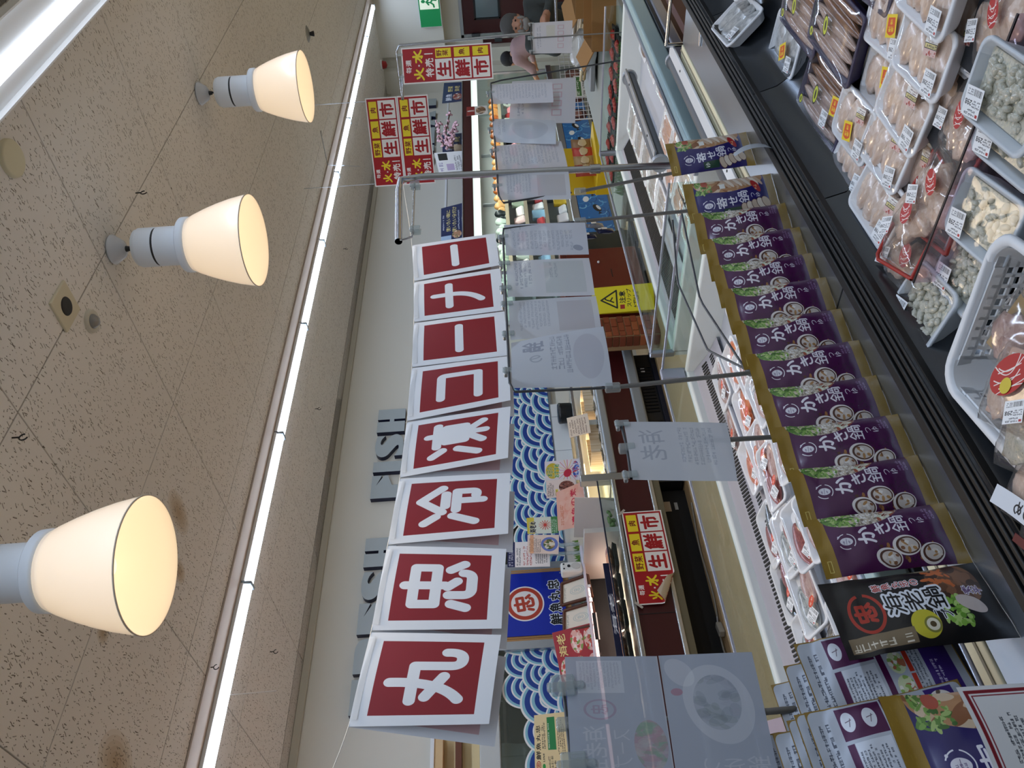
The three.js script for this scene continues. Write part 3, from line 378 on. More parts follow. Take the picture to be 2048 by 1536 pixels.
{ // the two big posters at the left
  const big = cvs(1024, 1024, (x) => { x.fillStyle = '#b9c1cf'; x.fillRect(0, 0, 1024, 1024); const w = 'rgba(255,255,255,0.3)', d = 'rgba(90,95,130,0.22)';
    x.save(); x.translate(1024, 0); x.scale(-1, 1);
    x.fillStyle = 'rgba(235,238,245,0.5)'; x.fillRect(40, 60, 290, 250); lines(x, 55, 75, 260, 225, 12, d); x.strokeStyle = 'rgba(170,120,150,0.35)'; x.lineWidth = 14; x.beginPath(); x.arc(470, 170, 80, 0, 7); x.stroke(); gl(x, '忠', 425, 125, 90, 90, 12, 'rgba(170,120,150,0.35)'); gs(x, '海老鍋', 610, 70, 120, 9, w); gs(x, 'スープ', 630, 220, 96, 8, w); food(x, 560, 330, 400, 170, ['rgba(190,160,170,.5)', 'rgba(150,180,160,.5)', 'rgba(200,200,200,.4)'], 60);
    x.fillStyle = 'rgba(200,205,215,1)'; x.fillRect(0, 505, 1024, 10);
    x.fillStyle = 'rgba(222,226,234,0.6)'; x.beginPath(); x.ellipse(430, 790, 330, 180, 0.1, 0, 7); x.fill(); food(x, 190, 660, 460, 250, ['rgba(150,160,175,.3)', 'rgba(140,155,155,.25)', 'rgba(180,185,198,.3)'], 50); x.fillStyle = w; x.beginPath(); x.ellipse(160, 610, 130, 70, 0.3, 0, 7); x.fill(); x.fillStyle = 'rgba(190,110,130,0.5)'; x.beginPath(); x.arc(330, 580, 32, 0, 7); x.fill(); gs(x, 'つゆ', 860, 640, 110, 8, w, true); gs(x, '鍋', 850, 880, 120, 8, w);
    x.restore(); });
  const m = (v) => PH(0xffffff, 0.22, { map: cell(big, 0, v, 1, 0.5), transmission: 0.1, thickness: 0, side: THREE.DoubleSide });
  const q = [[0.481,1.491,-1.44], [0.703,1.482,-1.44], [0.692,1.307,-1.44], [0.47,1.314,-1.44]], r = [[0.47,1.312,-1.44], [0.693,1.304,-1.44], [0.688,1.127,-1.44], [0.459,1.139,-1.44]];
  for (const [c, v, l] of [[q, 0, 'upper of two big gray-blue laminated posters at the photo\'s lower edge'], [r, 0.5, 'lower of two big gray-blue laminated posters, showing a bowl faintly']]) { const o = thing('laminated_poster', l, 'poster', c[0]); part('print', sheet(...c, 0.003, c[0], 6, 6), m(v), o); if (!v) for (const p of [[0.645,1.491,-1.44], [0.505,1.485,-1.44]]) part('clip', merge([bx(0.04, 0.045, 0.01, [p[0] - c[0][0], p[1] - c[0][1], p[2] - c[0][2] + 0.006], 0.004), bx(0.014, 0.07, 0.02, [p[0] - c[0][0], p[1] - c[0][1] - 0.005, p[2] - c[0][2]], 0.004)]), MT.clip, o); }
}

// ================================================================ NEAR CASE WITH THE BAGS
{ // flat refrigerated case in front of the photographer
  const o = thing('display_case', 'near open chilled case with a black ribbed rail, full of packs of meat', 'display case', [1.6, 0, -0.5]);
  const X0 = -2.6, X1 = 3.4, sp = (a, b, c, d, e, f, r) => span(a - 1.6, b - 1.6, c, d, e + 0.5, f + 0.5, r);
  part('body', sp(X0, X1, 0.08, 0.52, -1.1, 0.12), S(0x2a2d31, 0.5), o); part('front_panel', sp(X0, X1, 0.08, 0.78, 0.12, 0.16), MT.red, o); part('plinth', sp(X0, X1, 0, 0.08, -1.05, 0.08), MT.dark, o); part('front_rail', sp(X0, X1, 0.78, 0.84, 0.1, 0.17, 0.015), MT.steel, o);
  for (const [y, z0, z1] of [[0.8, -1.122, -1.099], [0.797, -1.094, -1.083], [0.795, -1.079, -1.068], [0.793, -1.064, -1.056]]) part('rail_strip', sp(X0, X1, y - 0.014, y, z0, z1, 0.003), MT.black, o);
  part('rail_base', sp(X0, X1, 0.72, 0.785, -1.125, -1.05), MT.black, o);
  // steel back slope of the tub, in sheets, with round holes
  const steelBack = S(0x5d6268, 0.22, 0.88);
  const seams = [-2.6, -1.2, 0.2, 0.72, 1.62, 2.2, 2.8, 3.4];
  for (let i = 0; i + 1 < seams.length; i++) part('back_sheet', grid(1, 5, (u, v) => [seams[i] + 0.002 + u * (seams[i + 1] - seams[i] - 0.004) - 1.6, [0.79, 0.725, 0.68, 0.656, 0.65, 0.65][Math.round(v * 5)], [-1.056, -1.035, -1.0, -0.965, -0.93, -0.86][Math.round(v * 5)] + 0.5]), new THREE.MeshStandardMaterial({ color: 0x5c6065, roughness: 0.22, metalness: 0.88, side: THREE.DoubleSide }), o);
  part('deck', sp(X0, X1, 0.6, 0.65, -0.87, 0.1), steelBack, o);
  for (let i = 0; i < 14; i++) part('drain_hole', tf(new THREE.CylinderGeometry(0.012, 0.012, 0.003, 14), [X0 + 0.5 + i * 0.37 - 1.6, 0.668, -0.985 + 0.5], [0.75, 0, 0]), MT.black, o);
  part('end_wall', sp(X1 - 0.04, X1, 0.08, 0.86, -1.12, 0.16, 0.01), MT.steel, o);
}
{ // steel shelf behind it and the trims of the divider
  const o = thing('shelf', 'narrow polished steel shelf behind the black rail, under the standing soup bags', 'shelf', [1.4, 0.745, -1.24]);
  part('plate', span(-4, 1.9, -0.008, 0, -0.1, 0.075), S(0xa4a9ae, 0.28, 0.85), o); part('lip', span(-4, 1.9, -0.008, 0.022, 0.075, 0.082, 0.002), S(0xe3e7ea, 0.25, 0.55), o); part('seam', span(0.06, 0.064, -0.002, 0.001, -0.1, 0.075), MT.dark, o);
  part('trim', span(-4, 1.9, -0.03, 0.004, -0.165, -0.104, 0.006), MT.cream, o); part('trim_groove', span(-4, 1.9, 0.0045, 0.006, -0.132, -0.124), S(0x8c8672, 0.6), o); part('support', span(-4, 1.9, -0.74, -0.03, -0.16, 0.08), MT.maroon, o);
}
// ---- soup bags: prints
seed = 31;
const GOLD = '#9a7a26', leafC = ['#5f8a3a', '#7fa84e', '#3f6a2a', '#a9c274'], oyst = (x, px, py, w, h, a) => { x.save(); x.translate(px, py); x.rotate(a); x.fillStyle = '#efe9e4'; x.beginPath(); x.ellipse(0, 0, w, h, 0, 0, 7); x.fill(); x.fillStyle = '#5a3a2e'; x.beginPath(); x.ellipse(0, h * 0.08, w * 0.84, h * 0.84, 0, 0, 7); x.fill(); x.fillStyle = '#d9cfc6'; x.beginPath(); x.ellipse(0, h * 0.12, w * 0.7, h * 0.7, 0, 0, 7); x.fill(); for (let i = 0; i < 9; i++) { x.fillStyle = ['#b98d5a', '#f4efe8', '#8a5f42', '#e9ddcf'][i % 4]; x.beginPath(); x.ellipse(rr(-0.5, 0.5) * w, rr(-0.4, 0.6) * h, w * rr(0.08, 0.2), h * rr(0.1, 0.3), rr(0, 3), 0, 7); x.fill(); } x.restore(); };
function bagBase(x, col) { x.fillStyle = col; x.fillRect(0, 0, 512, 1024); x.fillStyle = GOLD; x.fillRect(0, 0, 512, 112); x.fillRect(0, 920, 512, 104); x.fillStyle = '#b8953a'; for (let i = 0; i < 60; i++) { x.globalAlpha = 0.25; x.fillRect(rr(0, 512), rnd() < 0.5 ? rr(0, 100) : rr(924, 1000), rr(2, 30), rr(2, 8)); } x.globalAlpha = 1; x.strokeStyle = '#e4d27a'; x.lineWidth = 5; x.strokeRect(40, 44, 84, 26); }
function logo(x, px, py, r) { x.strokeStyle = '#eeeef2'; x.lineWidth = 7; x.beginPath(); x.arc(px, py, r, 0.3, 2.4); x.stroke(); x.beginPath(); x.arc(px, py, r, 2.9, 4.2); x.stroke(); x.beginPath(); x.arc(px, py, r, 5.2, 6.2); x.stroke(); x.fillStyle = '#e4e2ea'; x.beginPath(); x.ellipse(px, py, r * 0.5, r * 0.72, 0.1, 0, 7); x.fill(); x.strokeStyle = '#6b5a80'; x.lineWidth = 3; x.beginPath(); x.moveTo(px - r * 0.4, py - 4); x.lineTo(px + r * 0.4, py + 4); x.stroke(); lines(x, px - r * 0.3, py - r * 0.4, r * 0.62, r * 0.9, 3, '#6b5a80'); x.fillStyle = '#e4e2ea'; x.beginPath(); x.arc(px + r * 0.72, py - r * 0.72, 8, 0, 7); x.fill(); }
const bagPurple = cvs(512, 1024, (x) => {
  bagBase(x, '#4b1048'); x.save(); x.beginPath(); x.ellipse(530, 380, 160, 290, -0.06, 0, 7); x.clip(); x.fillStyle = '#cfc3ae'; x.fillRect(300, 60, 220, 700); for (let i = 0; i < 90; i++) { x.fillStyle = leafC[i % 4]; x.beginPath(); x.ellipse(rr(370, 520), rr(110, 360), rr(8, 34), rr(5, 16), rr(0, 3), 0, 7); x.fill(); } for (let i = 0; i < 120; i++) { x.fillStyle = ['#e6e2da', '#b7ad9d', '#8a7e70', '#f2efe9'][i % 4]; x.beginPath(); x.ellipse(rr(370, 520), rr(330, 520), rr(4, 14), rr(4, 12), 0, 0, 7); x.fill(); } for (let i = 0; i < 40; i++) { x.fillStyle = ['#cdd8bb', '#e6ead8', '#a4553a', '#7e3a26'][i % 4]; x.beginPath(); x.ellipse(rr(400, 520), rr(500, 680), rr(8, 30), rr(6, 16), rr(0, 3), 0, 7); x.fill(); } x.restore();
  logo(x, 260, 220, 62); gl(x, 'か', 210, 300, 150, 130, 14, '#f1eef4'); gl(x, 'き', 262, 438, 130, 112, 13, '#f1eef4'); gl(x, '鍋', 270, 556, 150, 120, 9, '#f1eef4'); gs(x, 'つゆ', 330, 690, 56, 9, '#f1eef4', true, null, 0, 62); lines(x, 360, 820, 130, 80, 3, '#a88ab0');
  for (let i = 0; i < 200; i++) { x.strokeStyle = ['#1d2a1c', '#2f3f28', '#161a14'][i % 3]; x.lineWidth = 3; const a = rr(20, 250), b = rr(380, 880); x.beginPath(); x.moveTo(a, b); x.lineTo(a + rr(-24, 24), b + rr(-20, 20)); x.stroke(); } for (let i = 0; i < 40; i++) { x.fillStyle = ['#7a4a2c', '#4f2a1b', '#a4713f'][i % 3]; x.beginPath(); x.ellipse(rr(30, 190), rr(420, 840), rr(8, 22), rr(6, 16), 0, 0, 7); x.fill(); }
  oyst(x, 84, 470, 74, 90, 0.5); oyst(x, 160, 610, 80, 96, 0.1); oyst(x, 86, 770, 76, 92, -0.5);
});
const bagBlue = cvs(512, 1024, (x) => {
  bagBase(x, '#231b63'); food(x, 300, 110, 380, 800, ['#b98a5f', '#8f5c3a', '#d9c2a4', '#c9a888'], 60, 0.05, 0.12); for (let i = 0; i < 9; i++) { x.fillStyle = i % 2 ? '#e6d8c6' : '#cdb095'; x.beginPath(); x.ellipse(430, 470 + i * 46, 92, 22, -0.5, 0, 7); x.fill(); } for (let i = 0; i < 70; i++) { x.fillStyle = leafC[i % 4]; x.beginPath(); x.ellipse(rr(330, 512), rr(130, 300), rr(8, 30), rr(6, 14), rr(0, 3), 0, 7); x.fill(); } x.fillStyle = '#b3523c'; x.beginPath(); x.ellipse(470, 240, 46, 40, 0, 0, 7); x.fill(); x.fillStyle = '#e9e9e2'; x.fillRect(350, 400, 70, 60);
  logo(x, 170, 240, 66); gl(x, '寄', 104, 330, 140, 120, 11, '#f1f0f6'); gl(x, 'せ', 120, 460, 120, 104, 12, '#f1f0f6'); gl(x, '鍋', 130, 574, 150, 124, 9, '#f1f0f6'); gs(x, 'つゆ', 190, 712, 56, 9, '#f1f0f6', true, null, 0, 62); x.fillStyle = '#b02a2a'; x.beginPath(); x.ellipse(340, 800, 90, 34, -0.4, 0, 7); x.fill(); lines(x, 290, 780, 100, 36, 1, '#f2d9a0', 0.8);
  x.fillStyle = '#123f2c'; x.fillRect(20, 400, 80, 190); gl(x, 'ゆ', 30, 420, 60, 60, 10, '#eef3e6'); for (let i = 0; i < 5; i++) { x.fillStyle = i % 2 ? '#e8dccb' : '#d4c1ab'; x.beginPath(); x.ellipse(70 + i * 16, 640 + i * 60, 66, 44, -0.4, 0, 7); x.fill(); x.strokeStyle = '#5a3426'; x.lineWidth = 6; x.stroke(); }
});
const bagBlack = cvs(512, 1024, (x) => {
  x.fillStyle = '#0d0c0e'; x.fillRect(0, 0, 512, 1024); x.strokeStyle = '#b3301d'; x.lineWidth = 20; x.beginPath(); x.ellipse(250, 210, 122, 100, 0, 0.2, 6.1); x.stroke(); gl(x, '忠', 180, 140, 140, 130, 17, '#b3301d'); food(x, 200, 640, 330, 330, ['#6d4a35', '#8a5f42', '#4a3226'], 40); x.fillStyle = '#cf6f3a'; for (let i = 0; i < 26; i++) { x.beginPath(); x.ellipse(rr(340, 480), rr(640, 800), rr(10, 40), rr(6, 16), rr(0, 3), 0, 7); x.fill(); } for (let i = 0; i < 60; i++) { x.fillStyle = ['#8fc04f', '#b8d97c', '#6fa23a'][i % 3]; x.beginPath(); x.ellipse(rr(90, 260), rr(650, 800), rr(10, 36), rr(8, 20), rr(0, 3), 0, 7); x.fill(); } x.fillStyle = '#d8c9c2'; x.beginPath(); x.ellipse(210, 840, 50, 90, 0.5, 0, 7); x.fill();
  gs(x, '海老鍋', 200, 330, 116, 10, '#0b0b0d', true, '#eef2f8', 22, 140); gs(x, 'スープ', 130, 500, 62, 11, '#0b0b0d', true, '#eef2f8', 18); gs(x, '鮮魚丸忠の', 372, 300, 56, 10, '#b3301d', true, '#eef2f8', 16); x.fillStyle = '#d9cf3a'; x.beginPath(); x.ellipse(120, 520, 86, 88, 0, 0, 7); x.fill(); x.fillStyle = '#8b8a3c'; x.beginPath(); x.arc(110, 556, 50, 0, 7); x.fill(); x.fillStyle = '#f0ead0'; x.beginPath(); x.arc(110, 556, 38, 0, 7); x.fill(); x.fillStyle = '#5a4a2a'; x.beginPath(); x.arc(110, 556, 18, 0, 7); x.fill(); x.save(); x.translate(66, 40); x.fillStyle = '#857357'; x.fillRect(-40, 0, 90, 400); lines(x, -30, 14, 70, 370, 7, '#efe6d2', 0.8); x.restore(); gs(x, '素平', 270, 830, 60, 9, '#5a2a6a', true, '#efe9f2', 16);
});
const bagBack = cvs(512, 1024, (x) => {
  x.fillStyle = '#8a6d2c'; x.fillRect(0, 0, 512, 1024); x.fillStyle = '#aeb4bd'; x.beginPath(); x.roundRect(8, 8, 496, 1008, 40); x.fill(); lines(x, 50, 60, 420, 90, 2, '#474c58', 0.5); const P = '#4a1040'; x.fillStyle = P; x.fillRect(300, 190, 190, 290); x.fillRect(40, 190, 240, 46); x.fillStyle = '#c9ced6'; x.fillRect(40, 240, 240, 230); lines(x, 50, 250, 220, 210, 9, '#474c58', 0.5); x.fillStyle = '#d3d6dc'; for (const q of [250, 390]) { x.beginPath(); x.ellipse(400, q, 60, 44, 0, 0, 7); x.fill(); x.strokeStyle = '#6a5a66'; x.lineWidth = 5; x.beginPath(); x.moveTo(370, q); x.lineTo(420, q + 18); x.moveTo(400, q - 20); x.lineTo(410, q + 24); x.stroke(); } x.fillStyle = P; x.fillRect(20, 490, 480, 40); for (let k = 0; k < 3; k++) { food(x, 330 - k * 140, 550, 130, 110, ['#c9d2a8', '#8fae5a', '#b06a4a', '#e6e2d8'], 40); x.fillStyle = '#b3301d'; x.fillRect(330 - k * 140, 664, 130, 30); } lines(x, 30, 700, 460, 70, 3, '#474c58', 0.5); x.fillStyle = '#3b2270'; x.fillRect(20, 780, 470, 180); food(x, 320, 790, 150, 160, ['#e3ddd4', '#6b5a4a', '#c2b6a6'], 30); lines(x, 60, 820, 220, 60, 2, '#c9c2dc', 0.6); 
});
// ---- soup bags: shape (a filled pouch with flat seals), print on the front
function pouchSide(w, h, t, s, back) {
  return grid(12, 22, (u, v) => { const a = (u - 0.5) * 2, fill = Math.pow(Math.max(0, 1 - Math.pow(Math.abs(a), 2.6)), 0.7) * Math.pow(Math.max(0, Math.sin(Math.PI * Math.min(1, Math.max(0, (v - 0.03) / 0.86)))), 0.55) * (1.25 - 0.55 * v); const wr = 0.0022 * noise(u * 5 + s, v * 7, s) + (v > 0.86 ? 0.004 * Math.sin(u * 5 + s) : 0); const pinch = 1 - 0.05 * Math.sin(Math.PI * v) * Math.abs(a); return [(u - 0.5) * w * pinch, v * h, (back ? -1 : 1) * (t * fill * 0.5 + 0.0004) + wr]; }, back);
}
const bagMats = { purple: PH(0xffffff, 0.3, { map: bagPurple, clearcoat: 0.7, clearcoatRoughness: 0.15 }), blue: PH(0xffffff, 0.3, { map: bagBlue, clearcoat: 0.7, clearcoatRoughness: 0.15 }), black: PH(0xffffff, 0.35, { map: bagBlack, clearcoat: 0.5, clearcoatRoughness: 0.2 }), back: S(0xffffff, 0.34, 0.25, { map: bagBack }), gold: S(0x8e6f24, 0.35, 0.5), silver: S(0x9aa0a8, 0.35, 0.4) };
function bag(kind, w, h, t, s, label, p, turn, lean, group) {
  const o = thing('soup_pouch', label, 'food pouch', p, turn, group); o.rotation.order = 'YXZ'; o.rotation.x = lean;
  part('front', pouchSide(w, h, t, s), bagMats[kind], o); part('back', pouchSide(w, h, t, s, true), kind === 'back' ? bagMats.gold : kind === 'black' ? MT.black : bagMats.back, o);
  return o;
}
{
  const G = 'soup pouches lined up on the steel shelf', B = [ // x, turn, width, y lift
    ['blue', 2.26, 0.25, 0.15, 'far-end indigo chicken soup pouch, with a gray tag before its base'], ['blue', 1.985, 0.3, 0.15, 'second indigo chicken soup pouch from the far end, beside the purple ones'],
    ['purple', 1.84, 0.3, 0.14, 'farthest of the purple oyster soup pouches, next to the indigo ones'], ['purple', 1.71, 0.3, 0.14, 'purple oyster soup pouch with its gold top corner folded forward, second farthest purple one'], ['purple', 1.6, 0.28, 0.14, 'third purple oyster soup pouch counted from the two indigo ones'], ['purple', 1.49, 0.25, 0.14, 'fourth purple oyster soup pouch counted from the two indigo ones'],
    ['purple', 1.375, 0.22, 0.14, 'fifth purple oyster soup pouch counted from the two indigo ones'], ['purple', 1.255, 0.2, 0.14, 'fifth purple oyster soup pouch counted from the black one'], ['purple', 1.145, 0.18, 0.14, 'fourth purple oyster soup pouch counted from the black one'],
    ['purple', 1.03, 0.15, 0.13, 'third purple oyster soup pouch counted from the black one'], ['purple', 0.925, 0.12, 0.128, 'second purple oyster soup pouch counted from the black one'], ['purple', 0.805, 0.05, 0.128, 'nearest purple oyster soup pouch, standing alone next to the black one']];
  B.forEach(([k, x, turn, w, l], i) => bag(k, w, 0.258, 0.036, i * 1.7, l, [x, 0.746, -1.262 + (i % 2) * 0.006], -turn, -0.1, G));
  bag('black', 0.155, 0.275, 0.04, 5, 'black seafood soup pouch with a red round seal, after the row of purple ones', [0.665, 0.746, -1.25], 0.12, -0.12);
  bag('blue', 0.17, 0.29, 0.04, 3, 'big near indigo soup pouch with sliced chicken, beside the white and red card', [0.405, 0.742, -1.16], 0.1, -0.1);
  bag('blue', 0.17, 0.27, 0.045, 9, 'nearest indigo soup pouch, cut by the photo\'s lower right edge', [0.262, 0.736, -1.11], 0.1, -0.14);
  const K = [ // pouches showing their silver backs, leaning in a loose stack behind
    [[0.593,0.945,-1.33], 0.17, 0.25, -0.25, 'silver-backed pouch right behind the black one, showing two meal pictures'], [[0.589,0.959,-1.38], 0.15, 0.25, -0.3, 'silver-backed pouch slid forward of the stack, its label strip nearest the fish trays'], [[0.573,0.983,-1.41], 0.15, 0.25, -0.32, 'silver-backed pouch peeping out under the slid one, by the white grille'],
    [[0.465,0.975,-1.3], 0.16, 0.25, -0.28, 'silver-backed pouch just left of the near indigo one'], [[0.473,0.983,-1.33], 0.16, 0.25, -0.3, 'second silver-backed pouch of the leaning stack left of the near indigo one'], [[0.482,0.989,-1.36], 0.16, 0.25, -0.32, 'third silver-backed pouch of the leaning stack left of the near indigo one'],
    [[0.472,1.011,-1.39], 0.16, 0.25, -0.33, 'silver-backed pouch at the photo\'s bottom edge with a purple top band'], [[0.481,1.026,-1.42], 0.16, 0.25, -0.34, 'last silver-backed pouch at the photo\'s bottom edge, over the pink price card']];
  K.forEach(([p, w, h, lean, l], i) => bag('back', w, h, 0.03, i * 2.3, l, [p[0], p[1] - 0.12, p[2] + 0.03], 0.15, lean, 'silver-backed soup pouches'));
}

// ================================================================ PACKS IN THE NEAR CASE
seed = 41;
const T = {
  chicken: speckle(256, 256, '#d6bdaa', [['#e2cebf', 120, 8, 40, 0.35], ['#c6a48e', 90, 6, 30, 0.3], ['#eadccf', 60, 4, 16, 0.4], ['#b58f7c', 40, 2, 10, 0.3]]),
  pork: speckle(256, 256, '#a98f84', [['#b9a297', 80, 10, 50, 0.4], ['#8d6f62', 70, 8, 40, 0.3], ['#c6b3a8', 60, 4, 18, 0.4], ['#6f4f40', 30, 2, 12, 0.35]]),
  brown: speckle(256, 256, '#6a4128', [['#8a5a38', 160, 4, 30, 0.4], ['#452615', 120, 4, 24, 0.4], ['#a87348', 50, 2, 14, 0.4]]),
  oyster: speckle(512, 256, '#c3bfae', [['#d6d2c2', 220, 6, 22, 0.5], ['#a2a294', 160, 3, 16, 0.4], ['#5d5f55', 110, 1, 6, 0.5], ['#d4cfae', 130, 4, 14, 0.5], ['#8f9a92', 120, 4, 14, 0.4]]),
  grey: speckle(256, 256, '#b4b6b4', [['#8f9293', 120, 4, 26, 0.4], ['#d2d3cf', 120, 4, 20, 0.5], ['#6f7478', 60, 2, 10, 0.4]]),
  fishPink: speckle(256, 256, '#b4938b', [['#cdb3aa', 100, 6, 30, 0.4], ['#8f5f5a', 60, 4, 22, 0.35], ['#6d4444', 40, 2, 12, 0.3]]),
  salmon: speckle(256, 256, '#c9642f', [['#dd8453', 120, 6, 26, 0.4], ['#b24e1e', 90, 4, 18, 0.35], ['#e6a37c', 40, 2, 8, 0.5]]),
  skin: speckle(256, 256, '#9a9f9e', [['#c4c8c4', 160, 4, 24, 0.5], ['#5d6468', 120, 3, 18, 0.4], ['#d6d8d0', 80, 2, 10, 0.5]]),
  darkSkin: speckle(256, 256, '#3d4347', [['#555c60', 160, 4, 20, 0.5], ['#2a2e31', 120, 3, 18, 0.5], ['#7a8184', 50, 1, 6, 0.5]]),
  redMeat: speckle(256, 256, '#8a3f3c', [['#a8605a', 120, 4, 26, 0.4], ['#6a2a2a', 90, 4, 18, 0.4], ['#c9958c', 40, 2, 10, 0.4]]),
};
const wet = (t, o) => PH(0xffffff, 0.32, { map: t, clearcoat: 0.5, clearcoatRoughness: 0.12, ...o });
const MM = Object.fromEntries(Object.entries(T).map(([k, t]) => [k, wet(t)]));
const labelTex = cvs(1024, 512, (x) => {
  const at = (i) => [(i % 4) * 256, (i / 4 | 0) * 256];
  for (const i of [0, 1]) { const [X, Y] = at(i); x.fillStyle = '#f3f4f4'; x.fillRect(X, Y, 256, 256); x.fillStyle = '#b8302c'; x.fillRect(X + 14, Y + 14, 34, 26); lines(x, X + 60, Y + 14, 170, 60, 2, '#33363c', 0.7); lines(x, X + 16, Y + 84, 120, 74, 3, '#33363c', 0.6); x.fillStyle = '#1c1e22'; x.font = 'bold 64px sans-serif'; x.fillText(i ? '198' : '298', X + 136, Y + 140); codes(x, X + 20, Y + 182, 120, 56); lines(x, X + 150, Y + 180, 90, 60, 3, '#33363c', 0.6); }
  { const [X, Y] = at(2); x.fillStyle = '#f2d21e'; x.fillRect(X, Y, 256, 256); x.fillStyle = '#dd5416'; x.beginPath(); x.moveTo(X + 30, Y + 60); x.quadraticCurveTo(X + 128, Y - 10, X + 226, Y + 60); x.lineTo(X + 214, Y + 220); x.lineTo(X + 42, Y + 220); x.closePath(); x.fill(); gs(x, '特売', X + 62, Y + 60, 64, 12, '#f2d21e'); gs(x, '市', X + 96, Y + 138, 66, 12, '#f2d21e'); }
  { const [X, Y] = at(3); x.fillStyle = '#17171a'; x.fillRect(X, Y, 256, 256); x.fillStyle = '#d8c98a'; x.fillRect(X + 8, Y + 100, 240, 56); lines(x, X + 14, Y + 106, 228, 44, 1, '#17171a', 0.8); x.fillStyle = '#d9b6ac'; x.fillRect(X, Y, 256, 90); for (let k = 0; k < 18; k++) { x.fillStyle = ['#a8433a', '#e2c8bd', '#c46a5a'][k % 3]; x.beginPath(); x.arc(X + rr(20, 236), Y + rr(10, 80), rr(6, 16), 0, 7); x.fill(); } x.fillStyle = '#eeeae2'; x.fillRect(X, Y + 166, 256, 90); lines(x, X + 20, Y + 176, 210, 70, 2, '#5b3230', 0.6); }
  { const [X, Y] = at(4); x.fillStyle = '#e04a22'; x.fillRect(X, Y, 256, 256); gs(x, '平', X + 80, Y + 40, 90, 12, '#f6c9b0'); gs(x, '市', X + 80, Y + 140, 90, 12, '#f6c9b0'); }
  { const [X, Y] = at(5); x.fillStyle = '#2b2b1e'; x.fillRect(X, Y, 256, 256); x.fillStyle = '#c9cf3a'; x.beginPath(); x.ellipse(X + 128, Y + 128, 104, 104, 0, 0, 7); x.fill(); x.fillStyle = '#2b2b1e'; x.beginPath(); x.ellipse(X + 128, Y + 128, 40, 62, 0, 0, 7); x.fill(); }
  { const [X, Y] = at(6); x.fillStyle = '#c9ccce'; x.fillRect(X, Y, 256, 256); lines(x, X + 12, Y + 12, 180, 100, 5, '#55595e', 0.6); lines(x, X + 12, Y + 140, 180, 100, 5, '#55595e', 0.6); x.fillStyle = '#c9b62c'; for (const q of [60, 190]) { x.beginPath(); x.moveTo(X + 222, Y + q - 22); x.lineTo(X + 246, Y + q + 20); x.lineTo(X + 198, Y + q + 20); x.fill(); } }
  { const [X, Y] = at(7); x.fillStyle = '#b92822'; x.fillRect(X, Y, 256, 256); x.strokeStyle = '#efe6de'; x.lineWidth = 7; for (let k = 0; k < 7; k++) { x.beginPath(); x.moveTo(X + rr(10, 60), Y + 30 + k * 34); x.quadraticCurveTo(X + 128, Y + rr(10, 250), X + rr(190, 246), Y + 30 + k * 34); x.stroke(); } }
});
const LM = [0, 1, 2, 3, 4, 5, 6, 7].map((i) => S(0xffffff, 0.42, 0, { map: cell(labelTex, (i % 4) / 4, (i / 4 | 0) / 2, 0.25, 0.5), ...D2 }));
const sticker = (w, d, p, turn, parent, mat, name = 'price_label', round) => { const g = round ? new THREE.CircleGeometry(0.5, 24) : new THREE.PlaneGeometry(1, 1, 2, 2); g.scale(w, d, 1); g.rotateX(-Math.PI / 2); g.rotateY(turn); g.translate(...p); return part(name, g, mat, parent); };
function filmGeo(w, d, h, s, r = 0.02) { return grid(14, 12, (u, v) => { const a = (u - 0.5) * 2, b = (v - 0.5) * 2, q = (1 - Math.pow(Math.abs(a), 4)) * (1 - Math.pow(Math.abs(b), 4)); return [a * w / 2, h * q + 0.0013 * noise(u * 9 + s, v * 8, s) * q, b * d / 2]; }, true); }
const wrapM = PH(0xffffff, 0.05, { transmission: 1, thickness: 0, ior: 1.33 });
const trayG = {}, trayGeo = (w, d, h, r) => trayG[[w, d, h, r]] ??= tray(w, d, h, 0.006, 0.014, r);
// a foam tray with meat under stretched film; opts choose what lies in it and which labels it wears
function pack(label, group, p, turn, o = {}) {
  const { w = 0.205, d = 0.125, h = 0.03, mat = MM.chicken, n = 4, rows = 1, mh = 0.026, tilt = [0, 0], s = rnd() * 9, body = MT.foam, kind = 'meat_tray', piece = 'meat', film = true, r = 0.022 } = o;
  const t = thing(kind, label, 'food tray', p, turn, group); t.rotation.order = 'YXZ'; t.rotation.x = tilt[0]; t.rotation.z = tilt[1];
  part('tray', trayGeo(w, d, h, r), body, t);
  for (let i = 0; i < n; i++) for (let j = 0; j < rows; j++) { const g = lump((w - 0.03) / n * 1.35, mh * rr(0.9, 1.15), (d - 0.028) / rows * 1.1, s + i * 1.3 + j, 0.22, 16, 10); g.rotateY(rr(-0.25, 0.25)); g.translate((i - (n - 1) / 2) * (w - 0.04) / n, 0.007, (j - (rows - 1) / 2) * (d - 0.03) / rows); part(piece, g, mat, t); }
  if (film) part('film', tf(filmGeo(w * 0.985, d * 0.98, 0.006, s), [0, h + 0.001, 0]), wrapM, t);
  const y = h + 0.0085;
  if (o.price !== 0) sticker(0.042, 0.042, [-w * 0.33, y - 0.002, -d * 0.24], o.price ?? 0.1, t, LM[s > 4 ? 1 : 0]);
  if (o.sale) sticker(0.044, 0.044, [o.sale[0] * w, y + 0.0012, o.sale[1] * d], o.sale[2] || 0.3, t, LM[2], 'sale_sticker');
  if (o.tag) sticker(0.044, 0.034, [o.tag[0] * w, y, o.tag[1] * d], o.tag[2] ?? 0.2, t, LM[3], 'picture_label');
  if (o.oval) sticker(0.024, 0.034, [o.oval[0] * w, y + 0.001, o.oval[1] * d], 0.3, t, LM[4], 'orange_sticker', true);
  return t;
}
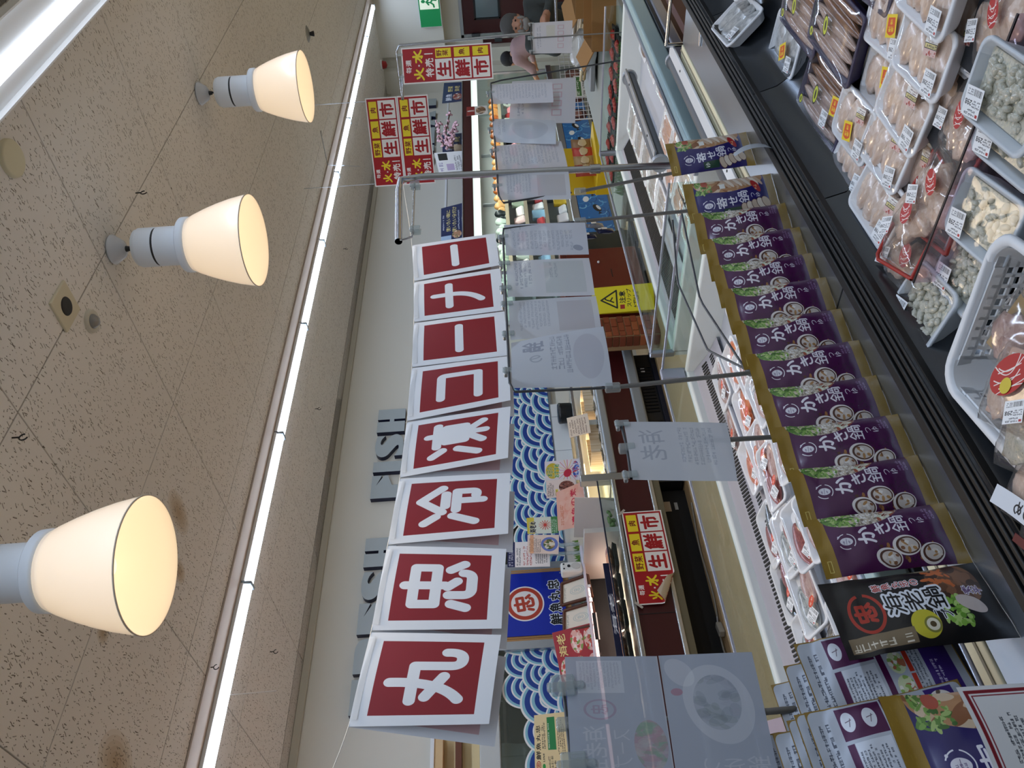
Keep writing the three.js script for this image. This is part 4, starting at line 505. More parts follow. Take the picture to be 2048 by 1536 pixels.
{
  const G = 'chicken trays heaped in the near case', ta = [0.22, 0.28, 0.1];
  // x, y, z, turn, tilt, options
  pack('bottom chicken tray at the rear corner of the heap, farther from the basket', G, [1.68, 0.672, -0.995], 0.12, { tilt: [0.2, 0], tag: [-0.28, 0.2] });
  pack('front-left chicken tray of the heap, lying over the rear corner tray', G, [1.465, 0.7, -0.975], -0.02, { tilt: [0.22, 0.02], tag: [-0.3, 0.24] });
  pack('chicken tray with a yellow sale sticker near the steel slope', G, [1.69, 0.69, -0.9], 0.02, { tilt: [0.05, 0], sale: [-0.02, -0.12], tag: [-0.2, 0.3] });
  pack('chicken tray whose yellow sale sticker is half covered by the tray above', G, [1.655, 0.665, -0.79], 0.0, { sale: [-0.12, 0.2] });
  pack('chicken tray lying on top, in the middle of the heap', G, [1.475, 0.705, -0.755], -0.06, { tilt: [0.05, 0], tag: [-0.16, 0.3] });
  pack('chicken tray under the middle top tray, only its side and one corner in view', G, [1.44, 0.665, -0.86], 0.02, { tag: [-0.3, 0.3] });
  pack('chicken tray in front of the yellow-stickered one, with a picture label at its corner', G, [1.52, 0.69, -0.872], 0.0, { tilt: [0.1, 0], tag: [-0.24, 0.32], price: 0.3 });
  pack('chicken tray with a yellow sale sticker nearest to the brown meat packs', G, [1.66, 0.69, -0.66], 0.05, { sale: [-0.2, 0.06], price: 0.2 });
  pack('chicken tray on top, right of the middle, white label at its far corner', G, [1.44, 0.72, -0.63], 0.02, { tilt: [0.03, 0], tag: [-0.2, 0.2] });
  pack('chicken tray below the top right one, its rim hidden by a red-seamed bag', G, [1.39, 0.675, -0.7], 0.0, { tag: [-0.3, 0.0] });
  pack('topmost chicken tray at the upper right edge of the photo', G, [1.45, 0.742, -0.52], -0.02, { tag: [-0.28, 0.22] });
  pack('chicken tray under the topmost one, with a dark picture label', G, [1.385, 0.685, -0.57], 0.03, { tag: [-0.18, 0.02] });
}
{ // long flat packs of browned meat
  const G = 'flat packs of browned meat';
  const flat = (label, p, turn, o = {}) => {
    const t = thing('meat_pack', label, 'food pack', p, turn, G); t.rotation.order = 'YXZ'; t.rotation.x = o.tilt || 0;
    part('tray', trayGeo(0.3, 0.165, 0.032, 0.012), S(0x3a3450, 0.35), t);
    for (let i = 0; i < 5; i++) { const g = lump(0.28, 0.02, 0.034, i * 2 + p[0], 0.14, 20, 8); g.translate(0, 0.014, -0.056 + i * 0.03); part('meat_slice', g, i > 2 ? MM.brown : MM.pork, t); }
    part('film', tf(filmGeo(0.3, 0.165, 0.009, p[2]), [0, 0.033, 0]), wrapM, t);
    sticker(0.03, 0.05, [0.02, 0.0445, 0.0], 0.2, t, LM[5], 'oval_label', true); sticker(0.022, 0.026, [0.1, 0.0435, -0.045], 0.2, t, LM[5], 'round_label', true);
    if (o.sale) { sticker(0.042, 0.046, [-0.1, 0.0435, 0.02], 0.2, t, LM[2], 'sale_sticker'); sticker(0.04, 0.042, [-0.06, 0.042, -0.03], 0.1, t, LM[0]); }
    return t;
  };
  flat('lower brown meat pack with a yellow sale sticker by the chicken trays', [1.93, 0.668, -0.95], 0.02, { sale: 1, tilt: 0.1 });
  flat('brown meat pack in the middle of the flat packs, oval label in its center', [1.9, 0.695, -0.76], -0.03, { sale: 0 });
  flat('brown meat pack at the upper edge of the photo with a yellow sticker', [1.82, 0.69, -0.58], 0.05, { sale: 1 });
  flat('brown meat pack at the far side, touching the white gray-meat tray', [2.2, 0.668, -0.82], 0.0, {});
  flat('upper brown meat pack by the far white trays, round label in view', [2.15, 0.7, -0.64], 0.06, {});
}
{ // white trays of pale gray meat at the far end
  const G = 'white trays of pale gray meat at the far end', g = { mat: MM.grey, n: 3, w: 0.23, d: 0.15, h: 0.034 };
  pack('white tray of pale gray meat with a yellow sale sticker by the steel slope', G, [2.3, 0.655, -0.96], 0.1, { ...g, sale: [-0.1, -0.1, 0.5], tilt: [0.12, 0] });
  pack('white tray of pale gray meat standing tilted against the steel slope', G, [2.62, 0.72, -1.02], 0.1, { ...g, tilt: [0.75, 0] });
  pack('white tray of pale gray meat tilted behind the leaning one', G, [2.72, 0.69, -0.9], 0.05, { ...g, tilt: [0.55, 0] });
  pack('white tray of pale gray meat at the top photo edge, lying flat', G, [2.45, 0.69, -0.76], -0.05, { ...g });
  pack('farthest white tray of pale gray meat, cut by the photo top edge', G, [2.95, 0.68, -0.9], 0.0, { ...g, tilt: [0.3, 0] });
}
{ // plastic divider between the chicken and the shellfish
  const o = thing('acrylic_divider', 'clear plastic divider standing between the red-seamed bags and the shellfish tubs', 'divider', [1.185, 0.65, -0.72]);
  part('panel', bx(0.004, 0.11, 0.5, [0, 0.056, 0], 0.001), PH(0xf3e9f0, 0.04, { transmission: 0.92, thickness: 0 }), o); part('edge', bx(0.0045, 0.0025, 0.5, [0, 0.1125, 0]), S(0x241a20, 0.3), o); part('foot', bx(0.05, 0.003, 0.5, [0.025, 0.002, 0]), PH(0xf3e9f0, 0.06, { transmission: 0.9, thickness: 0 }), o);
}
// ---- vacuum bags with a red seam
const seamM = S(0xa82a1c, 0.4), bagFilm = PH(0xf6f2ee, 0.08, { transmission: 0.93, thickness: 0, side: THREE.DoubleSide });
function seamBag(label, p, turn, w, d, s, tilt, dark) {
  const t = thing('vacuum_bag', label, 'food bag', p, turn, 'red-seamed clear bags of chicken'); t.rotation.order = 'YXZ'; t.rotation.x = tilt[0]; t.rotation.z = tilt[1];
  for (let i = 0; i < 3; i++) { const g = lump(w * 0.52, 0.04, d * 0.4, s + i * 2.1, 0.3, 20, 12); g.rotateY(i * 0.9 + 0.3); g.translate((i - 1) * w * 0.22, 0.002, rr(-0.12, 0.12) * d); part('chicken_piece', g, MM.chicken, t); }
  part('film', grid(18, 16, (u, v) => { const a = (u - 0.5) * 2, b = (v - 0.5) * 2, q = Math.pow(Math.max(0, (1 - a * a) * (1 - b * b)), 0.5); return [a * w / 2, 0.003 + 0.046 * q + 0.004 * noise(u * 8 + s, v * 8, s), b * d / 2]; }, true), bagFilm, t);
  part('red_seam', wire([[-w / 2, 0.012, -d / 2], [w / 2, 0.016, -d / 2], [w / 2, 0.012, d / 2], [-w / 2, 0.016, d / 2], [-w / 2, 0.012, -d / 2]], 0.0042, 0.015), seamM, t);
  if (dark) part('dark_band', bx(0.05, 0.002, d * 0.9, [w * 0.36, 0.03, 0], 0), S(0x33363a, 0.3, 0.2), t);
  sticker(0.034, 0.05, [-w * 0.1, 0.053, d * 0.12], 0.6, t, LM[7], 'red_logo', true); sticker(0.036, 0.036, [w * 0.26, 0.05, -d * 0.1], 0.3, t, LM[0]);
  return t;
}
seamBag('red-seamed bag of pale chicken at the upper right corner of the photo', [1.27, 0.7, -0.52], 0.1, 0.17, 0.2, 1, [0, -0.1], true);
seamBag('red-seamed bag of pale chicken with a black and white card, between the trays and divider', [1.29, 0.685, -0.7], -0.1, 0.16, 0.19, 4, [0.1, -0.1], true);
seamBag('red-seamed bag of chicken in the middle, its white tag reading upright', [1.275, 0.7, -0.83], 0.2, 0.15, 0.19, 6, [0.1, 0], false);
seamBag('upright bulging red-seamed bag of white chicken, over the lowest one', [1.3, 0.715, -0.925], 0.35, 0.15, 0.18, 8, [0.35, 0], false);
seamBag('lowest red-seamed bag, sliding down onto the steel slope', [1.295, 0.695, -1.01], 0.15, 0.19, 0.15, 11, [0.3, 0.05], false);
// ---- plastic tubs of shucked oysters
const tubM = PH(0xe6ecf0, 0.35, { transmission: 0.25, thickness: 0 });
function tub(label, p, turn, w, d, tilt) {
  const t = thing('oyster_tub', label, 'food tub', p, turn, 'white tubs of shucked oysters'); t.rotation.order = 'YXZ'; t.rotation.x = tilt[0]; t.rotation.z = tilt[1];
  part('tub', trayGeo(w, d, 0.045, 0.024), tubM, t);
  const gs2 = []; for (let i = 0; i < 70; i++) { const g = lump(rr(0.014, 0.026), rr(0.008, 0.014), rr(0.01, 0.018), i + p[0] * 9, 0.4, 8, 6); g.rotateY(rr(0, 3)); g.translate(rr(-0.5, 0.5) * (w - 0.06), rr(0.026, 0.031), rr(-0.5, 0.5) * (d - 0.055)); gs2.push(g); }
  const oy = part('oysters', merge(gs2), MM.oyster, t); oy.userData.kind = 'stuff';
  part('brine', tf(new THREE.BoxGeometry(w - 0.034, 0.026, d - 0.034), [0, 0.02, 0]), MM.oyster, t);
  part('film', tf(filmGeo(w * 0.98, d * 0.97, -0.002, p[2]), [0, 0.0465, 0]), MT.film, t);
  sticker(0.045, 0.045, [w * 0.3, 0.049, -d * 0.26], 0.15, t, LM[0]); return t;
}
tub('oyster tub lying on top at the divider, its brown oval stamp at the corner', [1.1, 0.7, -0.775], 0.12, 0.18, 0.125, [0.06, 0.04]);
tub('oyster tub in the middle of the four, partly under the top one', [1.125, 0.668, -0.915], 0.1, 0.17, 0.13, [0.1, 0]);
tub('lowest oyster tub, resting on the steel slope next to the white basket', [1.165, 0.7, -1.03], 0.12, 0.165, 0.14, [0.3, 0]);
tub('farthest oyster tub, at the right edge of the photo', [1.1, 0.71, -0.62], 0.05, 0.18, 0.125, [0, 0.05]);
tub('oyster tub stacked on the farthest one, mostly showing its white side', [1.09, 0.758, -0.55], 0.02, 0.18, 0.125, [0, 0.04]);
// ---- white perforated basket with packs of fish
{
  const o = thing('basket', 'white plastic basket with rows of square holes, holding packs of fish', 'basket', [0.87, 0.67, -0.87], 0.17); o.rotation.x = 0.05;
  const w = 0.26, d = 0.28, h = 0.1;
  part('rim', loft([ring(w + 0.02, d + 0.02, 0.05, h - 0.012), ring(w + 0.026, d + 0.026, 0.05, h - 0.006), ring(w + 0.02, d + 0.02, 0.05, h), ring(w - 0.004, d - 0.004, 0.045, h), ring(w - 0.006, d - 0.006, 0.045, h - 0.012)]), MT.white, o);
  const bars = []; // wall of crossing bars leaves open squares
  const side = (L, at) => { const m = Math.round((L - 0.1) / 0.019); bars.push(at(0, 0.012, L - 0.06, 0.022), at(0, h - 0.022, L - 0.06, 0.022)); for (let k = 0; k <= m; k++) bars.push(at(-((L - 0.1) / 2) + k * (L - 0.1) / m, 0.045, 0.006, 0.075)); for (const y of [0.035, 0.052, 0.069]) bars.push(at(0, y, L - 0.09, 0.006)); for (const e of [-1, 1]) bars.push(at(e * (L / 2 - 0.04), 0.045, 0.03, 0.09)); };
  side(w, (u, y, a, b) => bx(a, b, 0.004, [u, y, -d / 2 + 0.006])); side(w, (u, y, a, b) => bx(a, b, 0.004, [u, y, d / 2 - 0.006])); side(d, (u, y, a, b) => bx(0.004, b, a, [w / 2 - 0.006, y, u])); side(d, (u, y, a, b) => bx(0.004, b, a, [-w / 2 + 0.006, y, u]));
  part('walls', merge(bars), MT.white, o); part('bottom', bx(w - 0.02, 0.004, d - 0.02, [0, 0.003, 0], 0.002), MT.white, o);
  for (const [a, b] of [[1, 1], [1, -1], [-1, 1], [-1, -1]]) part('corner', tf(new THREE.CylinderGeometry(0.04, 0.036, h - 0.01, 12, 1, true, 0, Math.PI / 2), [a * (w / 2 - 0.046), h / 2, b * (d / 2 - 0.046)], [0, [[1, 1, 0], [1, -1, 1], [-1, -1, 2], [-1, 1, 3]].find((q) => q[0] === a && q[1] === b)[2] * Math.PI / 2, 0]), MT.white, o);
  // packs in it
  const fish = (label, p, turn, m, tilt, dark, k) => { const t = thing('fish_pack', label, 'fish pack', p, turn, 'packs of fish in and beside the white basket'); t.rotation.order = 'YXZ'; t.rotation.x = tilt[0]; t.rotation.z = tilt[1]; t.scale.setScalar(0.86); t.position.y -= 0.02; t.position.z += 0.045; part('tray', bx(0.2, 0.006, 0.13, [0, 0.003, 0], 0.003), dark, t); for (let i = 0; i < 3; i++) { const g = lump(0.1, 0.024, 0.075, k + i * 2, 0.3, 18, 10); g.rotateY(i * 1.1); g.translate((i - 1) * 0.05, 0.006, (i % 2 ? 1 : -1) * 0.02); part('fish_slice', g, m, t); } part('film', tf(grid(16, 12, (u, v) => { const a = (u - 0.5) * 2, b = (v - 0.5) * 2, q = Math.pow(Math.max(0, (1 - a ** 4) * (1 - b ** 4)), 0.6); return [a * 0.115, 0.034 * q + 0.003 * noise(u * 9 + k, v * 9, k), b * 0.085]; }, true), [0, 0.002, 0]), bagFilm, t); sticker(0.05, 0.042, [-0.03, 0.04, -0.035], 0.4, t, LM[k % 2]); return t; };
  fish('pack of brownish fish slices with a white price label, in the basket', [0.89, 0.735, -0.915], 0.15, MM.fishPink, [0.3, 0.05], S(0xb99a5a, 0.4), 1);
  fish('pack of pale fish at the right photo edge, above the labelled slices in the basket', [0.86, 0.745, -0.8], -0.2, MM.grey, [0.1, 0], S(0x8f8a86, 0.4), 4);
  const f = fish('frozen pack with a red label and a yellow mark, lying across the basket corner', [0.8, 0.785, -0.93], 0.5, MM.chicken, [0.3, -0.05], S(0xd9b7a6, 0.4), 6);
  sticker(0.1, 0.075, [0.02, 0.041, 0.02], 0.6, f, LM[7], 'red_label', true); sticker(0.03, 0.03, [0.015, 0.0425, 0.0], 0.6, f, S(0xd9c23a, 0.4), 'yellow_mark', true);
  fish('pack with a white price label, lying below the frozen one with the red label', [0.725, 0.79, -0.94], 0.6, MM.oyster, [0.3, 0.0], S(0x9a8f7a, 0.4), 9);
  const g = fish('pack with black brush lettering on its white band, by the lower right photo edge', [0.655, 0.79, -0.99], 0.5, MM.chicken, [0.3, 0], S(0xc9b09a, 0.4), 12);
  const brush = cvs(512, 96, (x) => { x.fillStyle = '#dfe3e8'; x.fillRect(0, 0, 512, 96); gs(x, 'いつかのめ', 20, 14, 66, 12, '#15161a'); }); part('lettered_band', tf(grid(10, 1, (u, v) => [(u - 0.5) * 0.2, 0.042 + 0.004 * Math.sin(u * 6), (v - 0.5) * 0.035 - 0.05]), [0, 0, 0]), S(0xffffff, 0.35, 0, { map: brush, ...D2 }), g);
  const r = fish('clear pack with a red seal strip at the lower right edge of the photo', [0.6, 0.79, -0.99], 0.45, MM.chicken, [0.25, 0], S(0xb9a29a, 0.4), 15); part('red_strip', bx(0.21, 0.002, 0.016, [0, 0.02, -0.082], 0.001), MT.red, r);
}
// ---- stickers on the steel
for (const [p, l, w, d] of [[[1.64,0.672,-1.217], 'gray warning label with yellow triangles on the steel slope', 0.085, 0.05], [[1.223,0.672,-1.212], 'gray warning label on the steel slope next to the lowest oyster tub', 0.09, 0.03], [[2.811,0.672,-1.229], 'far gray warning label on the steel slope by the leaning white tray', 0.08, 0.05]]) { const o = thing('warning_label', l, 'label', [p[0], 0.676, -0.985]); o.rotation.x = 0.65; sticker(w, d, [0, 0.004, 0], 0, o, LM[6], 'print'); }
{ const o = thing('price_tag', 'curved gray plastic tag in a clip before the far-end indigo pouch', 'tag', [1.97, 0.83, -1.115], 0.3); part('card', grid(14, 4, (u, v) => { const a = (u - 0.5) * 2.0; return [(v - 0.5) * 0.05 * Math.sin(Math.PI * (0.15 + 0.7 * u)), -0.075 * Math.sin(a), 0.05 * Math.cos(a) - 0.03]; }), S(0xb4bac0, 0.35, 0, D2), o); part('clip', bx(0.014, 0.03, 0.014, [0.0, -0.075, 0.0], 0.003), MT.clip, o); }
{ const o = thing('price_card', 'white card with a dark red double border, standing by the near indigo pouch', 'card', [0.369,0.938,-1.05]); part('card', tf(grid(8, 8, (u, v) => [(u - 0.5) * 0.13, (v - 0.5) * 0.1, 0.006 * Math.sin(u * 3)]), [0, 0, 0]), S(0xffffff, 0.4, 0, { ...D2, map: cvs(256, 192, (x) => { x.fillStyle = '#f2f2f0'; x.fillRect(0, 0, 256, 192); x.strokeStyle = '#8a1f2a'; x.lineWidth = 9; x.strokeRect(16, 16, 224, 160); x.lineWidth = 3; x.strokeRect(27, 27, 202, 138); lines(x, 60, 66, 130, 60, 5, '#33363c', 0.6); }) }), o); part('holder', bx(0.03, 0.03, 0.004, [0, -0.062, 0], 0.001), MT.clip, o); }

// ================================================================ ISLAND CASES OF FISH
seed = 51;
const lilac = S(0xc6c4cc, 0.4), rimM = S(0xeef2ee, 0.4), alu = S(0xb4b8c4, 0.3, 0.7);
function island(name, label, X0, X1, Z0, Z1) {                                                  // near side Z0, far side Z1
  const o = thing(name, label, 'display case', [(X0 + X1) / 2, 0, (Z0 + Z1) / 2]), cx = (X0 + X1) / 2, cz = (Z0 + Z1) / 2, sp = (a, b, c, d, e, f, r) => span(a - cx, b - cx, c, d, e - cz, f - cz, r);
  part('plinth', sp(X0 + 0.06, X1 - 0.06, 0, 0.1, Z0 - 0.06, Z1 + 0.06), MT.dark, o);
  part('body', sp(X0 + 0.01, X1 - 0.01, 0.1, 0.6, Z0 - 0.01, Z1 + 0.01), S(0x4b5055, 0.5), o);
  part('panel', sp(X0, X1, 0.2, 0.62, Z0, Z0 - 0.02), MT.maroon, o); part('panel', sp(X0, X1, 0.2, 0.62, Z1, Z1 + 0.02), MT.maroon, o); part('end_panel', sp(X1 - 0.02, X1, 0.2, 0.64, Z0 - 0.02, Z1 + 0.02), MT.maroon, o); part('end_panel', sp(X0, X0 + 0.02, 0.2, 0.64, Z0 - 0.02, Z1 + 0.02), MT.maroon, o);
  part('bumper', sp(X0, X1, 0.62, 0.68, Z0 + 0.012, Z0 - 0.03, 0.012), alu, o); part('bumper_strip', sp(X0, X1, 0.68, 0.7, Z0 + 0.005, Z0 - 0.03, 0.004), S(0x2f3337, 0.5), o); part('near_rim', sp(X0, X1, 0.7, 0.785, Z0, Z0 - 0.055, 0.014), S(0xa9c2c4, 0.35, 0.2), o); part('near_lip', sp(X0, X1, 0.765, 0.79, Z0 - 0.055, Z0 - 0.075, 0.006), alu, o);
  part('far_rim', sp(X0, X1, 0.6, 0.78, Z1, Z1 + 0.045, 0.012), rimM, o); part('far_bumper', sp(X0, X1, 0.6, 0.66, Z1 - 0.015, Z1 + 0.02, 0.01), alu, o);
  for (const e of [X0, X1 - 0.035]) part('end_rim', sp(e, e + 0.035, 0.6, 0.78, Z0 - 0.02, Z1 + 0.02, 0.01), rimM, o);
  part('deck', sp(X0 + 0.02, X1 - 0.02, 0.6, 0.66, Z0 - 0.05, Z1 + 0.04), S(0xb9bcc4, 0.4), o);
  // sloping air grille along the far side, its slots as recessed dark bars
  part('grille', grid(1, 4, (u, v) => [X0 + 0.036 + u * (X1 - X0 - 0.072) - cx, [0.675, 0.684, 0.7, 0.728, 0.75][Math.round(v * 4)], [Z1 + 0.24, Z1 + 0.2, Z1 + 0.14, Z1 + 0.085, Z1 + 0.04][Math.round(v * 4)] - cz], true), new THREE.MeshStandardMaterial({ color: 0xb7b5be, roughness: 0.4, side: THREE.DoubleSide }), o);
  const slots = []; for (let x = X0 + 0.08; x < X1 - 0.06; x += 0.0155) { if (X0 > 2) slots.push(tf(new THREE.BoxGeometry(0.011, 0.003, 0.095), [0, 0, 0], [0.44, 0, 0]).translate(x - cx, 0.7175, Z1 + 0.112 - cz)); else { slots.push(tf(new THREE.BoxGeometry(0.0075, 0.003, 0.028), [0, 0, 0], [0.27, 0, 0]).translate(x - cx, 0.694, Z1 + 0.165 - cz)); slots.push(tf(new THREE.BoxGeometry(0.0075, 0.003, 0.034), [0, 0, 0], [0.47, 0, 0]).translate(x - cx, 0.717, Z1 + 0.112 - cz)); } }
  const s = part('slots', merge(slots), MT.black, o); s.userData.kind = 'stuff';
  // low glass guard
  const gp = (name, g, m) => part(name, g, m, o), gy = 0.875;
  gp('glass_guard', sp(X0, X1, 0.78, gy, Z1 + 0.018, Z1 + 0.013), MT.glass); gp('guard_edge', sp(X0, X1, gy, gy + 0.01, Z1 + 0.02, Z1 + 0.01, 0.003), alu);
  for (const x of [X0 + 0.004, X1 - 0.009]) { gp('glass_end', sp(x, x + 0.005, 0.78, gy, Z0 - 0.1, Z1 + 0.02), MT.glass); gp('guard_edge', sp(x - 0.002, x + 0.008, gy, gy + 0.01, Z0 - 0.1, Z1 + 0.02, 0.003), alu); gp('corner_post', sp(x - 0.012, x + 0.014, 0.77, gy + 0.012, Z1 + 0.004, Z1 + 0.034, 0.006), alu); }
  return o;
}
island('island_case', 'white-rimmed island case full of fish trays behind the soup pouches', -1.6, 2.5, -1.55, -2.48);
island('island_case', 'second glass-sided island case of pink fish packs, beyond the first island', 2.72, 4.65, -1.55, -2.58);
// tall end plate of the first island's guard
solo('end_bracket', span(2.44, 2.5, 0.785, 0.89, -2.465, -2.44, 0.006), S(0xb2b6c6, 0.35, 0.3), 'gray metal bracket at the corner of the first island case\'s glass', 'bracket');
// ---- fish trays
{
  const G = 'fish trays in the first island case';
  const fish = (label, p, turn, m1, m2, o = {}) => {
    p = [p[0], p[1] + 0.012, -1.73 + (p[2] + 1.73) * 1.28]; const t = thing('fish_tray', label, 'fish tray', p, turn, G); t.rotation.order = 'YXZ'; t.rotation.x = o.tilt ?? 0.16; const w = o.w || 0.225, d = o.d || 0.12;
    part('tray', trayGeo(w, d, 0.028, 0.02), MT.foam, t);
    const f = (mm, x, z, L, W, a, h = 0.02) => { const g = grid(20, 10, (u, v) => { const a2 = u * Math.PI * 2, b = v * Math.PI, q = 1 - 0.25 * Math.cos(a2), taper = 0.55 + 0.45 * Math.sin((Math.cos(a2) * Math.sin(b) + 1.15) * 1.2); return [Math.cos(a2) * Math.sin(b) * L / 2, h * (0.5 - 0.5 * Math.cos(b)), Math.sin(a2) * Math.sin(b) * W / 2 * taper * q]; }, true); g.rotateY(a); g.translate(x, 0.007, z); part('fillet', g, mm, t); };
    f(m1, -w * 0.12, -0.014, w * 0.7, d * 0.62, 0.15 + (o.a || 0)); f(m2, w * 0.16, 0.018, w * 0.66, d * 0.56, -0.1 + (o.a || 0)); if (o.third) f(o.third, 0, d * 0.24, w * 0.5, d * 0.3, 0.3);
    part('film', tf(filmGeo(w * 0.985, d * 0.98, 0.006, p[0] * 7), [0, 0.029, 0]), MT.film, t);
    sticker(0.042, 0.04, [-w * 0.3, 0.0355, d * 0.1], 0.5, t, LM[p[0] > 1.5 ? 0 : 1]); sticker(0.022, 0.036, [-w * 0.14, 0.036, d * 0.22], 0.7, t, LM[4], 'orange_sticker', true);
    return t;
  };
  const { skin, darkSkin, salmon, redMeat, fishPink, grey } = MM;
  fish('tray of silvery fish by the grille, nearest the gray paper', [1.5, 0.672, -2.16], 0.05, redMeat, darkSkin, { third: darkSkin });
  fish('tray of dark-skinned fish along the grille, second from the gray paper', [1.31, 0.672, -2.18], 0.02, darkSkin, redMeat, { third: darkSkin });
  fish('tray of silver fish at the grille, left of the dark-skinned one', [1.09, 0.672, -2.16], 0.0, skin, redMeat);
  fish('tray of silver fish steeply tilted, over the dark-skinned one', [1.36, 0.69, -2.03], 0.0, skin, redMeat, { tilt: 0.3 });
  fish('fish tray in the leaning stack, directly behind the steeply tilted one', [1.17, 0.69, -2.04], 0.02, skin, fishPink, { tilt: 0.34 });
  fish('fish tray in the leaning stack, its long white side facing the shelf', [1.3, 0.695, -1.93], 0.0, redMeat, skin, { tilt: 0.38 });
  fish('fish tray in the leaning stack, nearest of all to the steel shelf', [1.25, 0.7, -1.83], 0.04, fishPink, darkSkin, { tilt: 0.4 });
  fish('large white tray of pinkish fish seen past the black pouch', [1.06, 0.7, -1.78], 0.06, fishPink, redMeat, { tilt: 0.3, w: 0.24 });
  fish('tray with red fish and a price label, nearest under the low paper stand', [1.58, 0.69, -1.99], -0.2, redMeat, fishPink, { tilt: 0.2 });
  fish('tray of whole silver fish close behind the purple pouches', [1.36, 0.7, -1.73], 0.1, skin, grey, { tilt: 0.25 });
  fish('tray of pinkish fish fillets with a large price label in the middle of the case', [1.53, 0.705, -1.83], -0.35, fishPink, redMeat, { tilt: 0.2 });
  fish('salmon tray with two orange fillets by the grille', [1.78, 0.672, -2.13], 0.1, salmon, salmon, { tilt: 0.16, d: 0.13 });
  fish('salmon tray standing behind the two-fillet one, white corner up', [1.7, 0.69, -2.01], 0.05, salmon, fishPink, { tilt: 0.25 });
  fish('tray of long pink fillets behind the low paper stand\'s post', [1.78, 0.7, -1.86], 0.1, fishPink, fishPink, { tilt: 0.25 });
  fish('orange salmon tray next to the middle stand\'s post', [1.93, 0.675, -2.04], 0.0, salmon, salmon, { tilt: 0.2 });
  fish('tray of pink fillets under the middle stand\'s clamp', [1.96, 0.695, -1.9], 0.1, fishPink, redMeat, { tilt: 0.25 });
  fish('far salmon tray beside two empty-looking white trays', [2.12, 0.675, -2.0], 0.1, salmon, salmon, { tilt: 0.22 });
  fish('far tray of pink slices just behind the farther purple pouches', [2.1, 0.7, -1.8], 0.05, fishPink, salmon, { tilt: 0.25 });
  fish('pale tray lying at the grille under the fish trays, right of the slots', [2.02, 0.67, -2.21], 0.02, fishPink, fishPink, { tilt: 0.1 });
  fish('last pale tray at the white end of the first island case', [2.22, 0.67, -2.16], 0.03, fishPink, fishPink, { tilt: 0.1 });
  // clams
  const clamM = wet(speckle(128, 128, '#6d685c', [['#8f8a7c', 80, 3, 14, 0.5], ['#4a463c', 60, 2, 10, 0.5], ['#a39a84', 40, 1, 8, 0.5]]));
  const clamG = [0, 1, 2].map((k) => { const g = lump(0.03, 0.016, 0.024, k * 3.1, 0.12, 10, 8); return g; });
  const clams = (label, p, turn) => { const t = thing('clam_tray', label, 'clam tray', p, turn, 'trays of small clams'); t.rotation.order = 'YXZ'; t.rotation.x = 0.22; part('tray', trayGeo(0.19, 0.115, 0.03, 0.02), MT.foam, t); for (let i = 0; i < 30; i++) { const m = part('clam', clamG[i % 3], clamM, t); m.position.set(rr(-0.06, 0.06), 0.006 + (i > 18 ? 0.012 : 0), rr(-0.035, 0.035)); m.rotation.set(rr(-0.4, 0.4), rr(0, 6), rr(-0.4, 0.4)); } part('film', tf(filmGeo(0.185, 0.11, 0.01, p[0]), [0, 0.032, 0]), MT.film, t); sticker(0.024, 0.034, [-0.05, 0.043, 0.03], 0.5, t, LM[4], 'orange_sticker', true); return t; };
  clams('tray of small gray clams by the silver-backed pouches', [0.99, 0.69, -1.95], 0.05); clams('tray of small gray clams next to the big white tray, behind the black pouch', [0.99, 0.7, -1.81], 0.02);
  const dark = thing('clam_bag', 'loose dark clams in a clear bag lying at the grille', 'clam bag', [0.98, 0.672, -2.08], 0); part('clams', (() => { const a = []; for (let i = 0; i < 40; i++) { const g = clamG[i % 3].clone(); g.rotateY(rr(0, 6)); g.translate(rr(-0.07, 0.07), rr(0, 0.02), rr(-0.045, 0.045)); a.push(g); } return merge(a); })(), clamM, dark).userData.kind = 'stuff'; part('film', grid(12, 10, (u, v) => { const a = (u - 0.5) * 2, b = (v - 0.5) * 2; return [a * 0.09, 0.045 * Math.pow(Math.max(0, (1 - a ** 4) * (1 - b ** 4)), 0.5), b * 0.065]; }, true), bagFilm, dark);
}
{ const o = thing('price_card', 'small pale pink card standing at the white rim near the left posters', 'card', [0.874,0.78,-2.41]); part('card', bx(0.13, 0.09, 0.002, [0, 0.05, 0], 0.001, [-0.5, 0, 0]), PH(0xd9c6d0, 0.3, { transmission: 0.2, thickness: 0 }), o); part('foot', bx(0.04, 0.006, 0.03, [0, 0.004, 0], 0.002), MT.clip, o); }
// wire rack over the first island
solo('wire_rack', merge([wire([[1.594,0.86,-1.596], [1.948,0.88,-1.829], [2.353,0.9,-1.851], [2.533,0.9,-1.692]], 0.004, 0.02), wire([[1.619,0.86,-1.626], [2.113,0.88,-1.745], [2.418,0.9,-1.586]], 0.004, 0.02), rod([1.609,0.86,-1.616], [1.548,0.86,-1.545], 0.008)]), wireM, 'thin dark wire rails running beside the middle stand over the first island', 'rack');
